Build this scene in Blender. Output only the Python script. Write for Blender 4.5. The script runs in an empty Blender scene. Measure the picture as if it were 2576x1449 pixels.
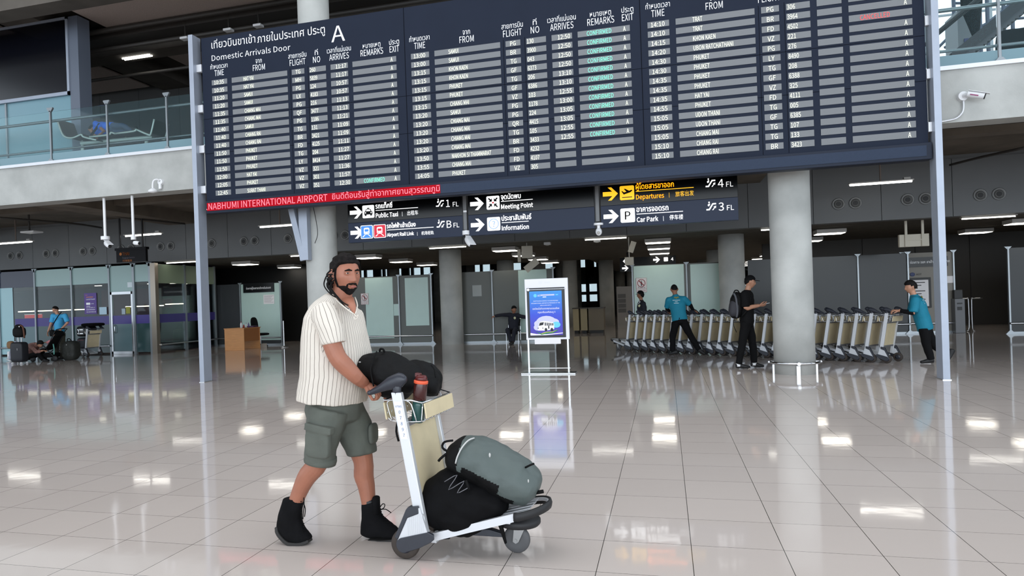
import bpy, math, random, os
import numpy as np
from mathutils import Vector, Matrix, noise

# ---------------------------------------------------------------- camera
W, HT = 2576, 1449
FPX, CXP, CYP = 1793.21, 1178.2, 759.23
EYE = Vector((0.0, 0.0, 1.4684))
RT = Vector((0.9633, 0.2662, -0.0345)).normalized()
FW = Vector((-0.2664, 0.9639, -0.0019))
FW = (FW - RT * FW.dot(RT)).normalized()
UP = RT.cross(FW)
scene = bpy.context.scene
COL = scene.collection
cam_data = bpy.data.cameras.new('camera')
cam = bpy.data.objects.new('camera', cam_data)
COL.objects.link(cam)
cam.matrix_world = Matrix(((RT.x, UP.x, -FW.x, EYE.x), (RT.y, UP.y, -FW.y, EYE.y), (RT.z, UP.z, -FW.z, EYE.z), (0, 0, 0, 1)))
cam_data.sensor_width = 36.0
cam_data.lens = FPX / W * 36.0
cam_data.shift_x = (W / 2 - CXP) / W
cam_data.shift_y = (CYP - HT / 2) / W
cam_data.clip_start = 0.05
cam_data.clip_end = 300
scene.camera = cam

# ---------------------------------------------------------------- world, daylight, exposure
world = bpy.data.worlds.new('world')
scene.world = world
world.use_nodes = True
world.node_tree.nodes['Background'].inputs[0].default_value = (0.80, 0.90, 1.0, 1)
world.node_tree.nodes['Background'].inputs[1].default_value = 2.0
scene.view_settings.view_transform = 'Standard'
scene.view_settings.look = 'None'
scene.view_settings.gamma = 1.0
scene.view_settings.exposure = 0.0
scene.cycles.max_bounces = 7
scene.cycles.diffuse_bounces = 4
scene.cycles.glossy_bounces = 4
scene.cycles.transparent_max_bounces = 16
scene.cycles.caustics_reflective = False
scene.cycles.caustics_refractive = False
scene.cycles.use_denoising = True


def area(name, loc, target, sx, sy, power, color):
    d = bpy.data.lights.new(name, 'AREA')
    d.shape = 'RECTANGLE'
    d.size, d.size_y, d.energy, d.color = sx, sy, power, color
    o = bpy.data.objects.new(name, d)
    o.location = loc
    o.rotation_euler = (Vector(target) - Vector(loc)).to_track_quat('-Z', 'Z').to_euler()
    COL.objects.link(o)
    return o


# daylight through the tall glass front of the hall (behind the photographer), and an added overhead fill
area('daylight_front_glazing', (3, -27.5, 8.0), (-2, 12, 4.0), 64, 14, 8800, (0.86, 0.93, 1.0))
area('overhead_floor_fill', (-4, 2.5, 15.6), (-4, 2.5, 0), 26, 12, 2250, (0.95, 0.97, 1.0))  # unseen fill added under the closed roof to brighten the floor


# ---------------------------------------------------------------- helpers
def ray(x, y):
    return RT * ((x - CXP) / FPX) - UP * ((y - CYP) / FPX) + FW


def at(x, y, Y):
    d = ray(x, y)
    return EYE + d * (Y / d.y)


def fl(x, y, z=0.0):
    d = ray(x, y)
    return EYE + d * ((z - EYE.z) / d.z)


def s2l(c):
    c = c / 255.0
    return c / 12.92 if c <= 0.04045 else ((c + 0.055) / 1.055) ** 2.4


MATS = {}


def mat(name, rgb, rough=0.5, metal=0.0, spec=0.5, emit=0.0, var=0.0, scale=8.0, bump=0.0, bscale=60.0, alpha=1.0, emit_rgb=None, stretch=None):
    if name in MATS:
        return MATS[name]
    m = bpy.data.materials.new(name)
    m.use_nodes = True
    nt = m.node_tree
    b = nt.nodes['Principled BSDF']
    lin = (s2l(rgb[0]), s2l(rgb[1]), s2l(rgb[2]), 1)
    b.inputs['Base Color'].default_value = lin
    b.inputs['Roughness'].default_value = rough
    b.inputs['Metallic'].default_value = metal
    b.inputs['Specular IOR Level'].default_value = spec
    if emit:
        e = emit_rgb or rgb
        b.inputs['Emission Color'].default_value = (s2l(e[0]), s2l(e[1]), s2l(e[2]), 1)
        b.inputs['Emission Strength'].default_value = emit
    if alpha < 1:
        b.inputs['Alpha'].default_value = alpha
    if var or bump:
        tc = nt.nodes.new('ShaderNodeTexCoord')
        mp = nt.nodes.new('ShaderNodeMapping')
        if stretch:
            mp.inputs['Scale'].default_value = stretch
        nt.links.new(tc.outputs['Object'], mp.inputs[0])
    if var:
        n = nt.nodes.new('ShaderNodeTexNoise')
        n.inputs['Scale'].default_value = scale
        n.inputs['Detail'].default_value = 5
        nt.links.new(mp.outputs[0], n.inputs['Vector'])
        r = nt.nodes.new('ShaderNodeMapRange')
        r.inputs['From Min'].default_value = 0.3
        r.inputs['From Max'].default_value = 0.7
        r.inputs['To Min'].default_value = 1 - var
        r.inputs['To Max'].default_value = 1 + var
        nt.links.new(n.outputs['Fac'], r.inputs['Value'])
        mx = nt.nodes.new('ShaderNodeVectorMath')
        mx.operation = 'SCALE'
        mx.inputs[0].default_value = lin[:3]
        nt.links.new(r.outputs[0], mx.inputs['Scale'])
        nt.links.new(mx.outputs[0], b.inputs['Base Color'])
    if bump:
        n2 = nt.nodes.new('ShaderNodeTexNoise')
        n2.inputs['Scale'].default_value = bscale
        n2.inputs['Detail'].default_value = 3
        nt.links.new(mp.outputs[0], n2.inputs['Vector'])
        bp = nt.nodes.new('ShaderNodeBump')
        bp.inputs['Strength'].default_value = bump
        bp.inputs['Distance'].default_value = 0.01
        nt.links.new(n2.outputs['Fac'], bp.inputs['Height'])
        nt.links.new(bp.outputs[0], b.inputs['Normal'])
    MATS[name] = m
    return m


def glass(name, rgb, opacity, rough=0.03, ior=1.45):
    """A tinted pane: mostly clear, partly its own colour, with a surface reflection."""
    if name in MATS:
        return MATS[name]
    m = bpy.data.materials.new(name)
    m.use_nodes = True
    nt = m.node_tree
    b = nt.nodes['Principled BSDF']
    b.inputs['Base Color'].default_value = (s2l(rgb[0]), s2l(rgb[1]), s2l(rgb[2]), 1)
    b.inputs['Roughness'].default_value = 0.25
    tr = nt.nodes.new('ShaderNodeBsdfTransparent')
    tr.inputs[0].default_value = (0.90, 0.96, 0.96, 1)
    gl = nt.nodes.new('ShaderNodeBsdfGlossy')
    gl.inputs['Roughness'].default_value = rough
    fr = nt.nodes.new('ShaderNodeFresnel')
    fr.inputs[0].default_value = ior
    m1 = nt.nodes.new('ShaderNodeMixShader')
    m1.inputs[0].default_value = opacity
    m2 = nt.nodes.new('ShaderNodeMixShader')
    nt.links.new(tr.outputs[0], m1.inputs[1])
    nt.links.new(b.outputs[0], m1.inputs[2])
    nt.links.new(fr.outputs[0], m2.inputs[0])
    nt.links.new(m1.outputs[0], m2.inputs[1])
    nt.links.new(gl.outputs[0], m2.inputs[2])
    nt.links.new(m2.outputs[0], nt.nodes['Material Output'].inputs[0])
    MATS[name] = m
    return m


def tag(o, label=None, cat=None, group=None, kind=None):
    if label:
        o['label'] = label
    if cat:
        o['category'] = cat
    if group:
        o['group'] = group
    if kind:
        o['kind'] = kind
    return o


def thing(name, label, cat, loc=(0, 0, 0), rz=0.0, group=None):
    o = bpy.data.objects.new(name, None)
    o.empty_display_size = 0.1
    COL.objects.link(o)
    o.location = loc
    o.rotation_euler = (0, 0, rz)
    return tag(o, label, cat, group)


def basis(o):
    M = Matrix.Identity(4)
    while o is not None:
        M = o.matrix_basis @ M
        o = o.parent
    return M


def dup(o, parent=None):
    c = o.copy()
    COL.objects.link(c)
    if parent is not None:
        c.parent = parent
    for ch in list(o.children):
        dup(ch, c)
    return c


def TR(x, y, z):
    return Matrix.Translation((x, y, z))


def RX(a):
    return Matrix.Rotation(a, 4, 'X')


def RY(a):
    return Matrix.Rotation(a, 4, 'Y')


def RZ(a):
    return Matrix.Rotation(a, 4, 'Z')


def spline(pts, vals, k=3):
    """Catmull-Rom resampling of a path and the values that ride on it"""
    n = len(pts)
    P, Vv = [], [[] for _ in vals]
    for i in range(n - 1):
        p0, p1, p2, p3 = pts[max(i - 1, 0)], pts[i], pts[i + 1], pts[min(i + 2, n - 1)]
        for j in range(k):
            t = j / k
            P.append(0.5 * ((2 * p1) + (p2 - p0) * t + (2 * p0 - 5 * p1 + 4 * p2 - p3) * t * t + (3 * p1 - p0 - 3 * p2 + p3) * t ** 3))
            for v, o in zip(vals, Vv):
                o.append(v[i] * (1 - t) + v[i + 1] * t)
    P.append(pts[-1])
    for v, o in zip(vals, Vv):
        o.append(v[-1])
    return P, Vv


class MB:
    """Collects shapes and links them as one mesh object."""

    def __init__(self, M=None):
        self.v, self.f, self.mi, self.sm = [], [], [], []
        self.M = M

    def add(self, vs, fs, mi=0, smooth=False, M=None):
        n = len(self.v)
        MM = self.M @ M if (self.M is not None and M is not None) else (M if M is not None else self.M)
        if MM is not None:
            vs = [MM @ Vector(p) for p in vs]
        self.v += [tuple(p) for p in vs]
        self.f += [tuple(i + n for i in q) for q in fs]
        self.mi += [mi] * len(fs)
        self.sm += [smooth] * len(fs)
        return self

    def box(self, c, s, mi=0, M=None):
        x, y, z = c
        a, b, d = s[0] / 2, s[1] / 2, s[2] / 2
        vs = [(x + i * a, y + j * b, z + k * d) for i in (-1, 1) for j in (-1, 1) for k in (-1, 1)]
        fs = [(0, 1, 3, 2), (4, 6, 7, 5), (0, 4, 5, 1), (2, 3, 7, 6), (0, 2, 6, 4), (1, 5, 7, 3)]
        return self.add(vs, fs, mi, False, M)

    def bb(self, lo, hi, mi=0):
        return self.box([(lo[i] + hi[i]) / 2 for i in range(3)], [abs(hi[i] - lo[i]) for i in range(3)], mi)

    def loft(self, rings, mi=0, smooth=True, cap=True, closed=True, M=None):
        n = len(rings[0])
        vs = [p for r in rings for p in r]
        fs = []
        for i in range(len(rings) - 1):
            for j in range(n if closed else n - 1):
                k = (j + 1) % n
                fs.append((i * n + j, i * n + k, (i + 1) * n + k, (i + 1) * n + j))
        if cap:
            fs.append(tuple(reversed(range(n))))
            fs.append(tuple((len(rings) - 1) * n + j for j in range(n)))
        return self.add(vs, fs, mi, smooth, M)

    def cyl(self, p0, p1, r0, r1=None, n=16, mi=0, smooth=True, cap=True):
        r1 = r0 if r1 is None else r1
        p0, p1 = Vector(p0), Vector(p1)
        t = (p1 - p0).normalized()
        a = t.orthogonal().normalized()
        b = t.cross(a)
        rings = [[p + (a * math.cos(2 * math.pi * j / n) + b * math.sin(2 * math.pi * j / n)) * r for j in range(n)] for p, r in ((p0, r0), (p1, r1))]
        if not cap or not smooth:
            return self.loft(rings, mi, smooth, cap)
        self.loft(rings, mi, True, False)
        return self.add([q for rr in rings for q in rr], [tuple(reversed(range(n))), tuple(range(n, 2 * n))], mi, False)

    def tube(self, pts, r, n=8, mi=0, cap=True, closed=False):
        pts = [Vector(p) for p in pts]
        rr = list(r) if isinstance(r, (list, tuple)) else [r] * len(pts)
        if len(pts) >= 3 and not closed:
            pts, (rr,) = spline(pts, [rr])
        a = None
        rings = []
        for i, p in enumerate(pts):
            if closed:
                t = pts[(i + 1) % len(pts)] - pts[i - 1]
            else:
                t = pts[min(i + 1, len(pts) - 1)] - pts[max(i - 1, 0)]
            t.normalize()
            if a is None:
                a = t.orthogonal()
            a = (a - t * a.dot(t)).normalized()
            b = t.cross(a)
            rings.append([p + (a * math.cos(2 * math.pi * j / n) + b * math.sin(2 * math.pi * j / n)) * rr[i] for j in range(n)])
        if closed:
            rings.append(rings[0])
            cap = False
        return self.loft(rings, mi, True, cap)

    def lathe(self, prof, n=24, mi=0, M=None, smooth=True):
        rings = [[(r * math.cos(2 * math.pi * j / n), r * math.sin(2 * math.pi * j / n), z) for j in range(n)] for r, z in prof]
        return self.loft(rings, mi, smooth, True, True, M)

    def prism(self, outline, t, mi=0, M=None, smooth=False):
        """outline in local xy, thickness t along local z"""
        n = len(outline)
        vs = [(x, y, 0) for x, y in outline] + [(x, y, t) for x, y in outline]
        fs = [tuple(reversed(range(n))), tuple(range(n, 2 * n))]
        fs += [(j, (j + 1) % n, n + (j + 1) % n, n + j) for j in range(n)]
        return self.add(vs, fs, mi, smooth, M)

    def ball(self, c, r, mi=0, nu=16, nv=10, e=1.0, M=None, fn=None):
        """ellipsoid / superellipsoid (e<1 boxier)"""
        rx, ry, rz = (r, r, r) if not isinstance(r, (list, tuple)) else r

        def p(u, ex):
            return math.copysign(abs(u) ** ex, u)
        rings = []
        for i in range(nv + 1):
            th = -math.pi / 2 + math.pi * i / nv
            th = max(-1.5697, min(1.5697, th))
            ring = []
            for j in range(nu):
                ph = 2 * math.pi * j / nu
                q = Vector((rx * p(math.cos(th), e) * p(math.cos(ph), e), ry * p(math.cos(th), e) * p(math.sin(ph), e), rz * p(math.sin(th), e)))
                if fn:
                    q = fn(q)
                ring.append(q + Vector(c))
            rings.append(ring)
        return self.loft(rings, mi, True, True, True, M)

    def limb(self, pts, ra, rb=None, ref=(0, 1, 0), n=14, mi=0, capk=0.55):
        """tapered organic tube: elliptical rings (ra along ref, rb across) with rounded ends"""
        pts = [Vector(p) for p in pts]
        rb = ra if rb is None else rb
        k = len(pts)
        if k >= 4:
            pts, (ra, rb) = spline(pts, [list(ra), list(rb)])
            k = len(pts)
        refs = [ref] * k
        t0 = (pts[1] - pts[0]).normalized()
        t1 = (pts[-1] - pts[-2]).normalized()
        P, A, B, R = [], [], [], []
        for s, d in ((0.0, 1.0), (0.5, 0.86)):
            q = 1 - s
            P.append(pts[0] - t0 * min(ra[0], rb[0]) * capk * q * 1.0)
            f = 0.35 if s == 0 else 0.82
            A.append(ra[0] * f); B.append(rb[0] * f); R.append(refs[0])
        P += pts; A += list(ra); B += list(rb); R += list(refs)
        for s in (0.5, 1.0):
            P.append(pts[-1] + t1 * min(ra[-1], rb[-1]) * capk * s)
            f = 0.82 if s == 0.5 else 0.35
            A.append(ra[-1] * f); B.append(rb[-1] * f); R.append(refs[-1])
        rings = []
        for i, p in enumerate(P):
            t = (P[min(i + 1, len(P) - 1)] - P[max(i - 1, 0)]).normalized()
            a = Vector(R[i])
            a = (a - t * a.dot(t)).normalized()
            b = t.cross(a)
            rings.append([p + a * (A[i] * math.cos(2 * math.pi * j / n)) + b * (B[i] * math.sin(2 * math.pi * j / n)) for j in range(n)])
        return self.loft(rings, mi, True, True)

    def text(self, s, size, M, sx=1.0, align='L', bold=0.0, mi=0, width=None):
        vs, fs, w = text_mesh(s, bold)
        k = size
        if width:
            sx = width / max(w * k, 1e-6)
        off = {'L': 0, 'C': -w / 2, 'R': -w}[align]
        return self.add([((x + off) * k * sx, y * k, 0.0) for x, y in vs], fs, mi, False, M)

    def mesh(self, name='mesh'):
        me = bpy.data.meshes.new(name)
        me.from_pydata(self.v, [], self.f)
        me.polygons.foreach_set('use_smooth', self.sm)
        me.polygons.foreach_set('material_index', self.mi)
        me.update()
        return me

    def build(self, name, mats, parent=None, world=False, bev=0.0, sub=0, loc=None, rz=0.0):
        if world and parent is not None:
            I = basis(parent).inverted()
            self.v = [tuple(I @ Vector(p)) for p in self.v]
        me = self.mesh(name)
        return link(name, me, mats, parent, bev, sub, loc, rz)


def link(name, me, mats, parent=None, bev=0.0, sub=0, loc=None, rz=0.0):
    for m in (mats if isinstance(mats, (list, tuple)) else [mats]):
        me.materials.append(m)
    o = bpy.data.objects.new(name, me)
    COL.objects.link(o)
    if parent is not None:
        o.parent = parent
    if loc is not None:
        o.location = loc
        o.rotation_euler = (0, 0, rz)
    if bev:
        bm = o.modifiers.new('bevel', 'BEVEL')
        bm.width = bev
        bm.segments = 2
        bm.limit_method = 'ANGLE'
    if sub:
        sm = o.modifiers.new('subdivision', 'SUBSURF')
        sm.levels = sm.render_levels = sub
    return o


def struct(name, mb, m, bev=0.0):
    o = mb.build(name, m, bev=bev)
    o['kind'] = 'structure'
    return o


FONT = None
try:
    for base in ('LOCAL', 'SYSTEM'):
        fp = os.path.join(bpy.utils.resource_path(base), 'datafiles', 'fonts', 'Noto Sans CJK Regular.woff2')
        if FONT is None and os.path.exists(fp):
            FONT = bpy.data.fonts.load(fp)          # a font that ships with Blender
except Exception:
    FONT = None
TXT = {}


def glyphs(s, font):
    cu = bpy.data.curves.new('lettering', 'FONT')
    cu.body = s
    cu.size = 1.0
    cu.resolution_u = 2
    cu.fill_mode = 'FRONT'
    if font is not None:
        cu.font = font
    o = bpy.data.objects.new('lettering', cu)
    COL.objects.link(o)
    dg = bpy.context.evaluated_depsgraph_get()
    me = bpy.data.meshes.new_from_object(o.evaluated_get(dg))
    vs = [(v.co.x, v.co.y) for v in me.vertices]
    fs = [tuple(p.vertices) for p in me.polygons]
    bpy.data.objects.remove(o)
    bpy.data.curves.remove(cu)
    bpy.data.meshes.remove(me)
    return vs, fs


FSCALE = 1.0
if FONT is not None:
    FSCALE = 0.71 / max(v[1] for v in glyphs('H', FONT)[0])


def text_mesh(s, bold=0.0):
    key = (s, bold)
    if key not in TXT:
        thai = any(0x0E00 <= ord(c) < 0x0E80 for c in s)
        vs, fs = glyphs(s, None if thai else FONT)
        k = 1.0 if thai or FONT is None else FSCALE
        x0 = min([v[0] for v in vs] or [0])
        vs = [((x - x0) * k, y * k) for x, y in vs]
        if bold:
            n, base = len(vs), list(vs)
            b = bold * 2.2
            vs = base + [(x + b, y) for x, y in base] + [(x + b / 2, y + b / 3) for x, y in base]
            fs = fs + [tuple(i + n for i in f) for f in fs] + [tuple(i + 2 * n for i in f) for f in fs]
        w = max([v[0] for v in vs] or [0])
        TXT[key] = (vs, fs, w)
    return TXT[key]


# frame of a wall facing the camera side (-Y): local x -> +X, local y -> +Z, local z -> -Y
def FACE(x, y, z):
    return TR(x, y, z) @ RX(math.pi / 2)


def remesh(mb, voxel, smooth=4, factor=0.5):
    """fuse overlapping closed shapes into one continuous skin"""
    o = bpy.data.objects.new('tmp', mb.mesh('tmp'))
    COL.objects.link(o)
    r = o.modifiers.new('r', 'REMESH')
    r.mode = 'VOXEL'
    r.voxel_size = voxel
    r.use_smooth_shade = True
    if smooth:
        s = o.modifiers.new('s', 'SMOOTH')
        s.iterations = smooth
        s.factor = factor
    dg = bpy.context.evaluated_depsgraph_get()
    me = bpy.data.meshes.new_from_object(o.evaluated_get(dg))
    bpy.data.objects.remove(o)
    return me


def displace(me, amp, scale, seed=0.0, stretch=(1, 1, 1)):
    n = len(me.vertices)
    co = np.empty(n * 3)
    no = np.empty(n * 3)
    me.vertices.foreach_get('co', co)
    me.vertices.foreach_get('normal', no)
    co = co.reshape(-1, 3)
    no = no.reshape(-1, 3)
    st = np.array(stretch) * scale
    d = np.array([noise.noise(Vector(c)) for c in (co * st + seed)])
    co = co + no * (d * amp)[:, None]
    me.vertices.foreach_set('co', co.ravel())
    me.update()
    return me


ORD = ['first', 'second', 'third', 'fourth', 'fifth', 'sixth', 'seventh', 'eighth', 'ninth', 'tenth', 'eleventh', 'twelfth', 'thirteenth', 'fourteenth',
       'fifteenth', 'sixteenth', 'seventeenth', 'eighteenth', 'nineteenth', 'twentieth', 'twenty-first', 'twenty-second', 'twenty-third', 'twenty-fourth']
PI = math.pi
rnd = random.Random(7)

# ---------------------------------------------------------------- materials
def floor_material():
    m = bpy.data.materials.new('polished_tile')
    m.use_nodes = True
    nt = m.node_tree
    N, L = nt.nodes, nt.links
    b = N['Principled BSDF']
    tc = N.new('ShaderNodeTexCoord')
    sep = N.new('ShaderNodeSeparateXYZ')
    L.new(tc.outputs['Object'], sep.inputs[0])
    facs, cells = [], []
    for ax, off in (('X', 4.903), ('Y', -3.826)):
        ad = N.new('ShaderNodeMath'); ad.operation = 'ADD'; ad.inputs[1].default_value = off + 50.0
        L.new(sep.outputs[ax], ad.inputs[0])
        mu = N.new('ShaderNodeMath'); mu.operation = 'MULTIPLY'; mu.inputs[1].default_value = 2.0
        L.new(ad.outputs[0], mu.inputs[0])
        fr = N.new('ShaderNodeMath'); fr.operation = 'FRACT'
        L.new(mu.outputs[0], fr.inputs[0])
        pp = N.new('ShaderNodeMath'); pp.operation = 'PINGPONG'; pp.inputs[1].default_value = 0.5
        L.new(fr.outputs[0], pp.inputs[0])
        lt = N.new('ShaderNodeMath'); lt.operation = 'LESS_THAN'; lt.inputs[1].default_value = 0.0042 if ax == 'X' else 0.0034
        L.new(pp.outputs[0], lt.inputs[0])
        facs.append(lt)
        fo = N.new('ShaderNodeMath'); fo.operation = 'FLOOR'
        L.new(mu.outputs[0], fo.inputs[0])
        cells.append(fo)
    mx = N.new('ShaderNodeMath'); mx.operation = 'MAXIMUM'
    L.new(facs[0].outputs[0], mx.inputs[0]); L.new(facs[1].outputs[0], mx.inputs[1])
    cb = N.new('ShaderNodeCombineXYZ')
    L.new(cells[0].outputs[0], cb.inputs[0]); L.new(cells[1].outputs[0], cb.inputs[1])
    wn = N.new('ShaderNodeTexWhiteNoise'); wn.noise_dimensions = '2D'
    L.new(cb.outputs[0], wn.inputs['Vector'])
    n1 = N.new('ShaderNodeTexNoise'); n1.inputs['Scale'].default_value = 260; n1.inputs['Detail'].default_value = 2
    L.new(tc.outputs['Object'], n1.inputs['Vector'])
    r1 = N.new('ShaderNodeMapRange'); r1.inputs['To Min'].default_value = 0.93; r1.inputs['To Max'].default_value = 1.05
    L.new(n1.outputs['Fac'], r1.inputs['Value'])
    r2 = N.new('ShaderNodeMapRange'); r2.inputs['To Min'].default_value = 0.965; r2.inputs['To Max'].default_value = 1.02
    L.new(wn.outputs['Value'], r2.inputs['Value'])
    mm = N.new('ShaderNodeMath'); mm.operation = 'MULTIPLY'
    L.new(r1.outputs[0], mm.inputs[0]); L.new(r2.outputs[0], mm.inputs[1])
    sc = N.new('ShaderNodeVectorMath'); sc.operation = 'SCALE'; sc.inputs[0].default_value = (s2l(206), s2l(195), s2l(188))
    L.new(mm.outputs[0], sc.inputs['Scale'])
    mix = N.new('ShaderNodeMix'); mix.data_type = 'RGBA'
    L.new(mx.outputs[0], mix.inputs[0]); L.new(sc.outputs[0], mix.inputs[6]); mix.inputs[7].default_value = (0.075, 0.068, 0.06, 1)
    L.new(mix.outputs[2], b.inputs['Base Color'])
    n3 = N.new('ShaderNodeTexNoise'); n3.inputs['Scale'].default_value = 1.3; n3.inputs['Detail'].default_value = 4
    L.new(tc.outputs['Object'], n3.inputs['Vector'])
    r3 = N.new('ShaderNodeMapRange'); r3.inputs['To Min'].default_value = 0.03; r3.inputs['To Max'].default_value = 0.09
    L.new(n3.outputs['Fac'], r3.inputs['Value']); L.new(r3.outputs[0], b.inputs['Roughness'])
    n4 = N.new('ShaderNodeTexNoise'); n4.inputs['Scale'].default_value = 5.0
    L.new(tc.outputs['Object'], n4.inputs['Vector'])
    bp = N.new('ShaderNodeBump'); bp.inputs['Strength'].default_value = 0.05; bp.inputs['Distance'].default_value = 0.01
    L.new(n4.outputs['Fac'], bp.inputs['Height']); L.new(bp.outputs[0], b.inputs['Normal'])
    b.inputs['IOR'].default_value = 1.55
    return m


M_FLOOR = floor_material()
M_CONC = mat('fair_faced_concrete', (176, 178, 175), 0.85, var=0.16, scale=1.6, bump=0.25, bscale=30)
M_CONC_DK = mat('dark_concrete', (112, 104, 94), 0.9, var=0.25, scale=1.1)
M_CEIL = mat('low_ceiling_slats', (84, 79, 71), 0.8, var=0.12, scale=2.0)
M_PANEL = mat('grey_wall_panel', (106, 109, 111), 0.55, var=0.04, scale=1.5)
M_UPANEL = mat('upper_wall_panel', (84, 84, 84), 0.6, var=0.05, scale=1.5)
M_BLACK = mat('black_paint', (18, 18, 20), 0.5)
M_DARKWALL = mat('dark_back_wall', (34, 34, 34), 0.7)
M_STEEL = mat('brushed_steel', (190, 192, 195), 0.3, 1.0)
M_CHROME = mat('polished_steel', (215, 217, 220), 0.12, 1.0)
M_ALU = mat('white_aluminium', (214, 216, 220), 0.38, 0.35)
M_POST = mat('silver_grey_paint', (158, 166, 180), 0.42, 0.3, var=0.04, scale=5)
M_RAIL = mat('grey_rail', (140, 146, 150), 0.35, 0.6)
M_WHITE = mat('white_plastic', (232, 233, 235), 0.4)
M_LIGHT = mat('fluorescent_tube', (255, 252, 244), 0.5, emit=9.0)
M_LIGHT2 = mat('light_diffuser', (255, 248, 234), 0.5, emit=7.0)
M_LAMPBOX = mat('lamp_housing', (186, 184, 180), 0.5)
M_BOARD = mat('board_navy', (30, 37, 52), 0.6, spec=0.12, var=0.05, scale=2)
M_PAPER = mat('paper', (232, 230, 232), 0.7)
M_RUBBER = mat('black_rubber', (28, 28, 30), 0.6)
M_TYRE = mat('worn_tyre', (58, 50, 45), 0.7, var=0.15, scale=30)
M_NAVYP = mat('navy_plastic', (42, 45, 54), 0.38, var=0.06, scale=30)
M_CREAM = mat('cream_laminate', (212, 197, 162), 0.5, var=0.06, scale=9)
M_PIPE = mat('dark_pipe', (58, 55, 52), 0.5)
M_GLASS = glass('clear_balustrade_glass', (110, 140, 150), 0.05, ior=1.2)
M_FROST = mat('frosted_glass', (178, 204, 197), 0.25, var=0.02, scale=3)
M_GREYGL = mat('grey_coated_glass', (98, 101, 98), 0.25, spec=0.2)
M_GREYGL2 = mat('dark_coated_glass', (60, 63, 65), 0.15, spec=0.15)

# ---------------------------------------------------------------- the building
m = MB(); m.bb((-46, -30, -0.2), (30, 74, 0))
struct('floor', m, M_FLOOR)

# service bulkhead with the round air nozzles (front face Y = 21)
m = MB()
m.bb((-34, 21.04, 3.2), (18, 21.4, 4.78))
for k in range(-7, 26):
    x0 = -23.155 + 1.6405 * k - 0.82
    m.bb((x0 + 0.007, 21.0, 3.2), (x0 + 1.6335, 21.05, 4.68))
struct('wall_bulkhead', m, M_PANEL)

# low slatted ceiling behind the bulkhead
m = MB()
m.bb((-34, 21.3, 3.27), (18, 34.2, 3.6)); m.bb((-3.3, 34.2, 3.27), (18, 66, 3.6))
for i in range(0, 150):
    y = 21.35 + 0.3 * i
    m.bb((-34 if y < 34 else -3.3, y, 3.215), (18, y + 0.27, 3.28))
struct('ceiling_low', m, M_CEIL)

# floor slab of the level above, its beams and fascia
m = MB()
m.bb((-40, 13.92, 4.21), (22, 14.4, 5.10))
struct('beam_balcony', m, M_CONC)
m = MB()
m.bb((-40, 14.4, 4.78), (22, 40, 5.10))
for x in (-24.9, -15.9, -6.9, 2.1, 11.1):
    m.bb((x - 0.5, 14.4, 4.42), (x + 0.5, 21.4, 4.8))
m.bb((-40, 17.3, 4.6), (22, 17.7, 4.8))
struct('slab_upper_floor', m, M_CONC_DK)
m = MB(); m.bb((-40, 13.87, 5.10), (22, 14.3, 5.17))
struct('trim_balcony_edge', m, M_ALU)

# columns on the nine metre grid
def column(x, y, top, r, name, base=True, z0=0.0):
    m = MB()
    n = 40
    pr = [(r, z0 + 0.0), (r, z0 + 1.2), (r, z0 + 2.4), (r, top)]
    m.lathe(pr, n, 0, TR(x, y, 0))
    struct(name, m, M_CONC)


column(-6.92, 13.62, 15.9, 0.325, 'column_1')
column(2.14, 13.52, 15.9, 0.335, 'column_2')
k = 3
for y in (22.9, 31.6, 40.6, 49.6, 58.6):
    for x in (-15.9, -6.95, 2.1, 11.1):
        if y == 22.9 and x == -15.9:
            continue
        column(x if y != 22.9 else x - 0.1, y + (0.45 if y == 22.9 else 0), 3.22 if (y < 34 or x > -3) else 8.9, 0.38, 'column_%d' % k)
        k += 1
# extra slender columns deep in the hall
for x, y in ((-4.6, 36), (-2.8, 36), (-1.9, 45), (-0.2, 45), (1.6, 45), (-3.2, 54)):
    column(x, y, 3.22 if x > -3.3 else 8.9, 0.36, 'column_%d' % k)
    k += 1

# upper level: back wall, ceiling with ducts and beams
m = MB()
m.bb((-40, 21.05, 5.1), (0.5, 21.3, 9.4))
for i in range(-14, 16):
    x0 = -22.4 + 1.64 * i
    if x0 < 0:
        m.bb((x0 + 0.006, 21.0, 5.1), (x0 + 1.634, 21.06, 9.4))
struct('wall_upper', m, M_UPANEL)
m = MB()
m.bb((-40, 13.9, 9.4), (0.5, 40, 9.7))
for x in (-24.9, -15.9, -6.9):
    m.bb((x - 0.55, 13.5, 9.08), (x + 0.55, 21.3, 9.45))
m.bb((-40, 13.4, 8.7), (0.5, 13.95, 9.7))
m.bb((-40, 17.1, 8.85), (0.5, 17.7, 9.45))
struct('ceiling_upper', m, mat('soot_grey_concrete', (84, 79, 73), 0.9, var=0.25, scale=1.2))
m = MB()
for x0 in (-23.6, -14.2, -5.3):
    w = 5.6 if x0 > -6 else 6.9
    m.bb((x0, 18.3, 9.12), (x0 + w, 20.6, 9.16))
    m.bb((x0, 14.5, 9.12), (x0 + w, 16.7, 9.16))
struct('ceiling_acoustic_panels', m, mat('perforated_panel', (190, 176, 168), 0.8, var=0.12, scale=40))

# roof over the front of the hall, side walls
m = MB(); m.bb((-40, -30, 16), (22, 13.6, 16.3)); m.bb((-40, 13.4, 9.6), (0.5, 13.8, 16.2))
struct('roof', m, mat('roof_soffit', (120, 120, 120), 0.9))
m = MB(); m.bb((-40.3, 13.8, 0), (-40, 66, 9.7))
struct('wall_left', m, M_DARKWALL)
m = MB(); m.bb((17.4, 13.8, 0), (17.7, 66, 4.8))
struct('wall_right', m, M_DARKWALL)
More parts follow.
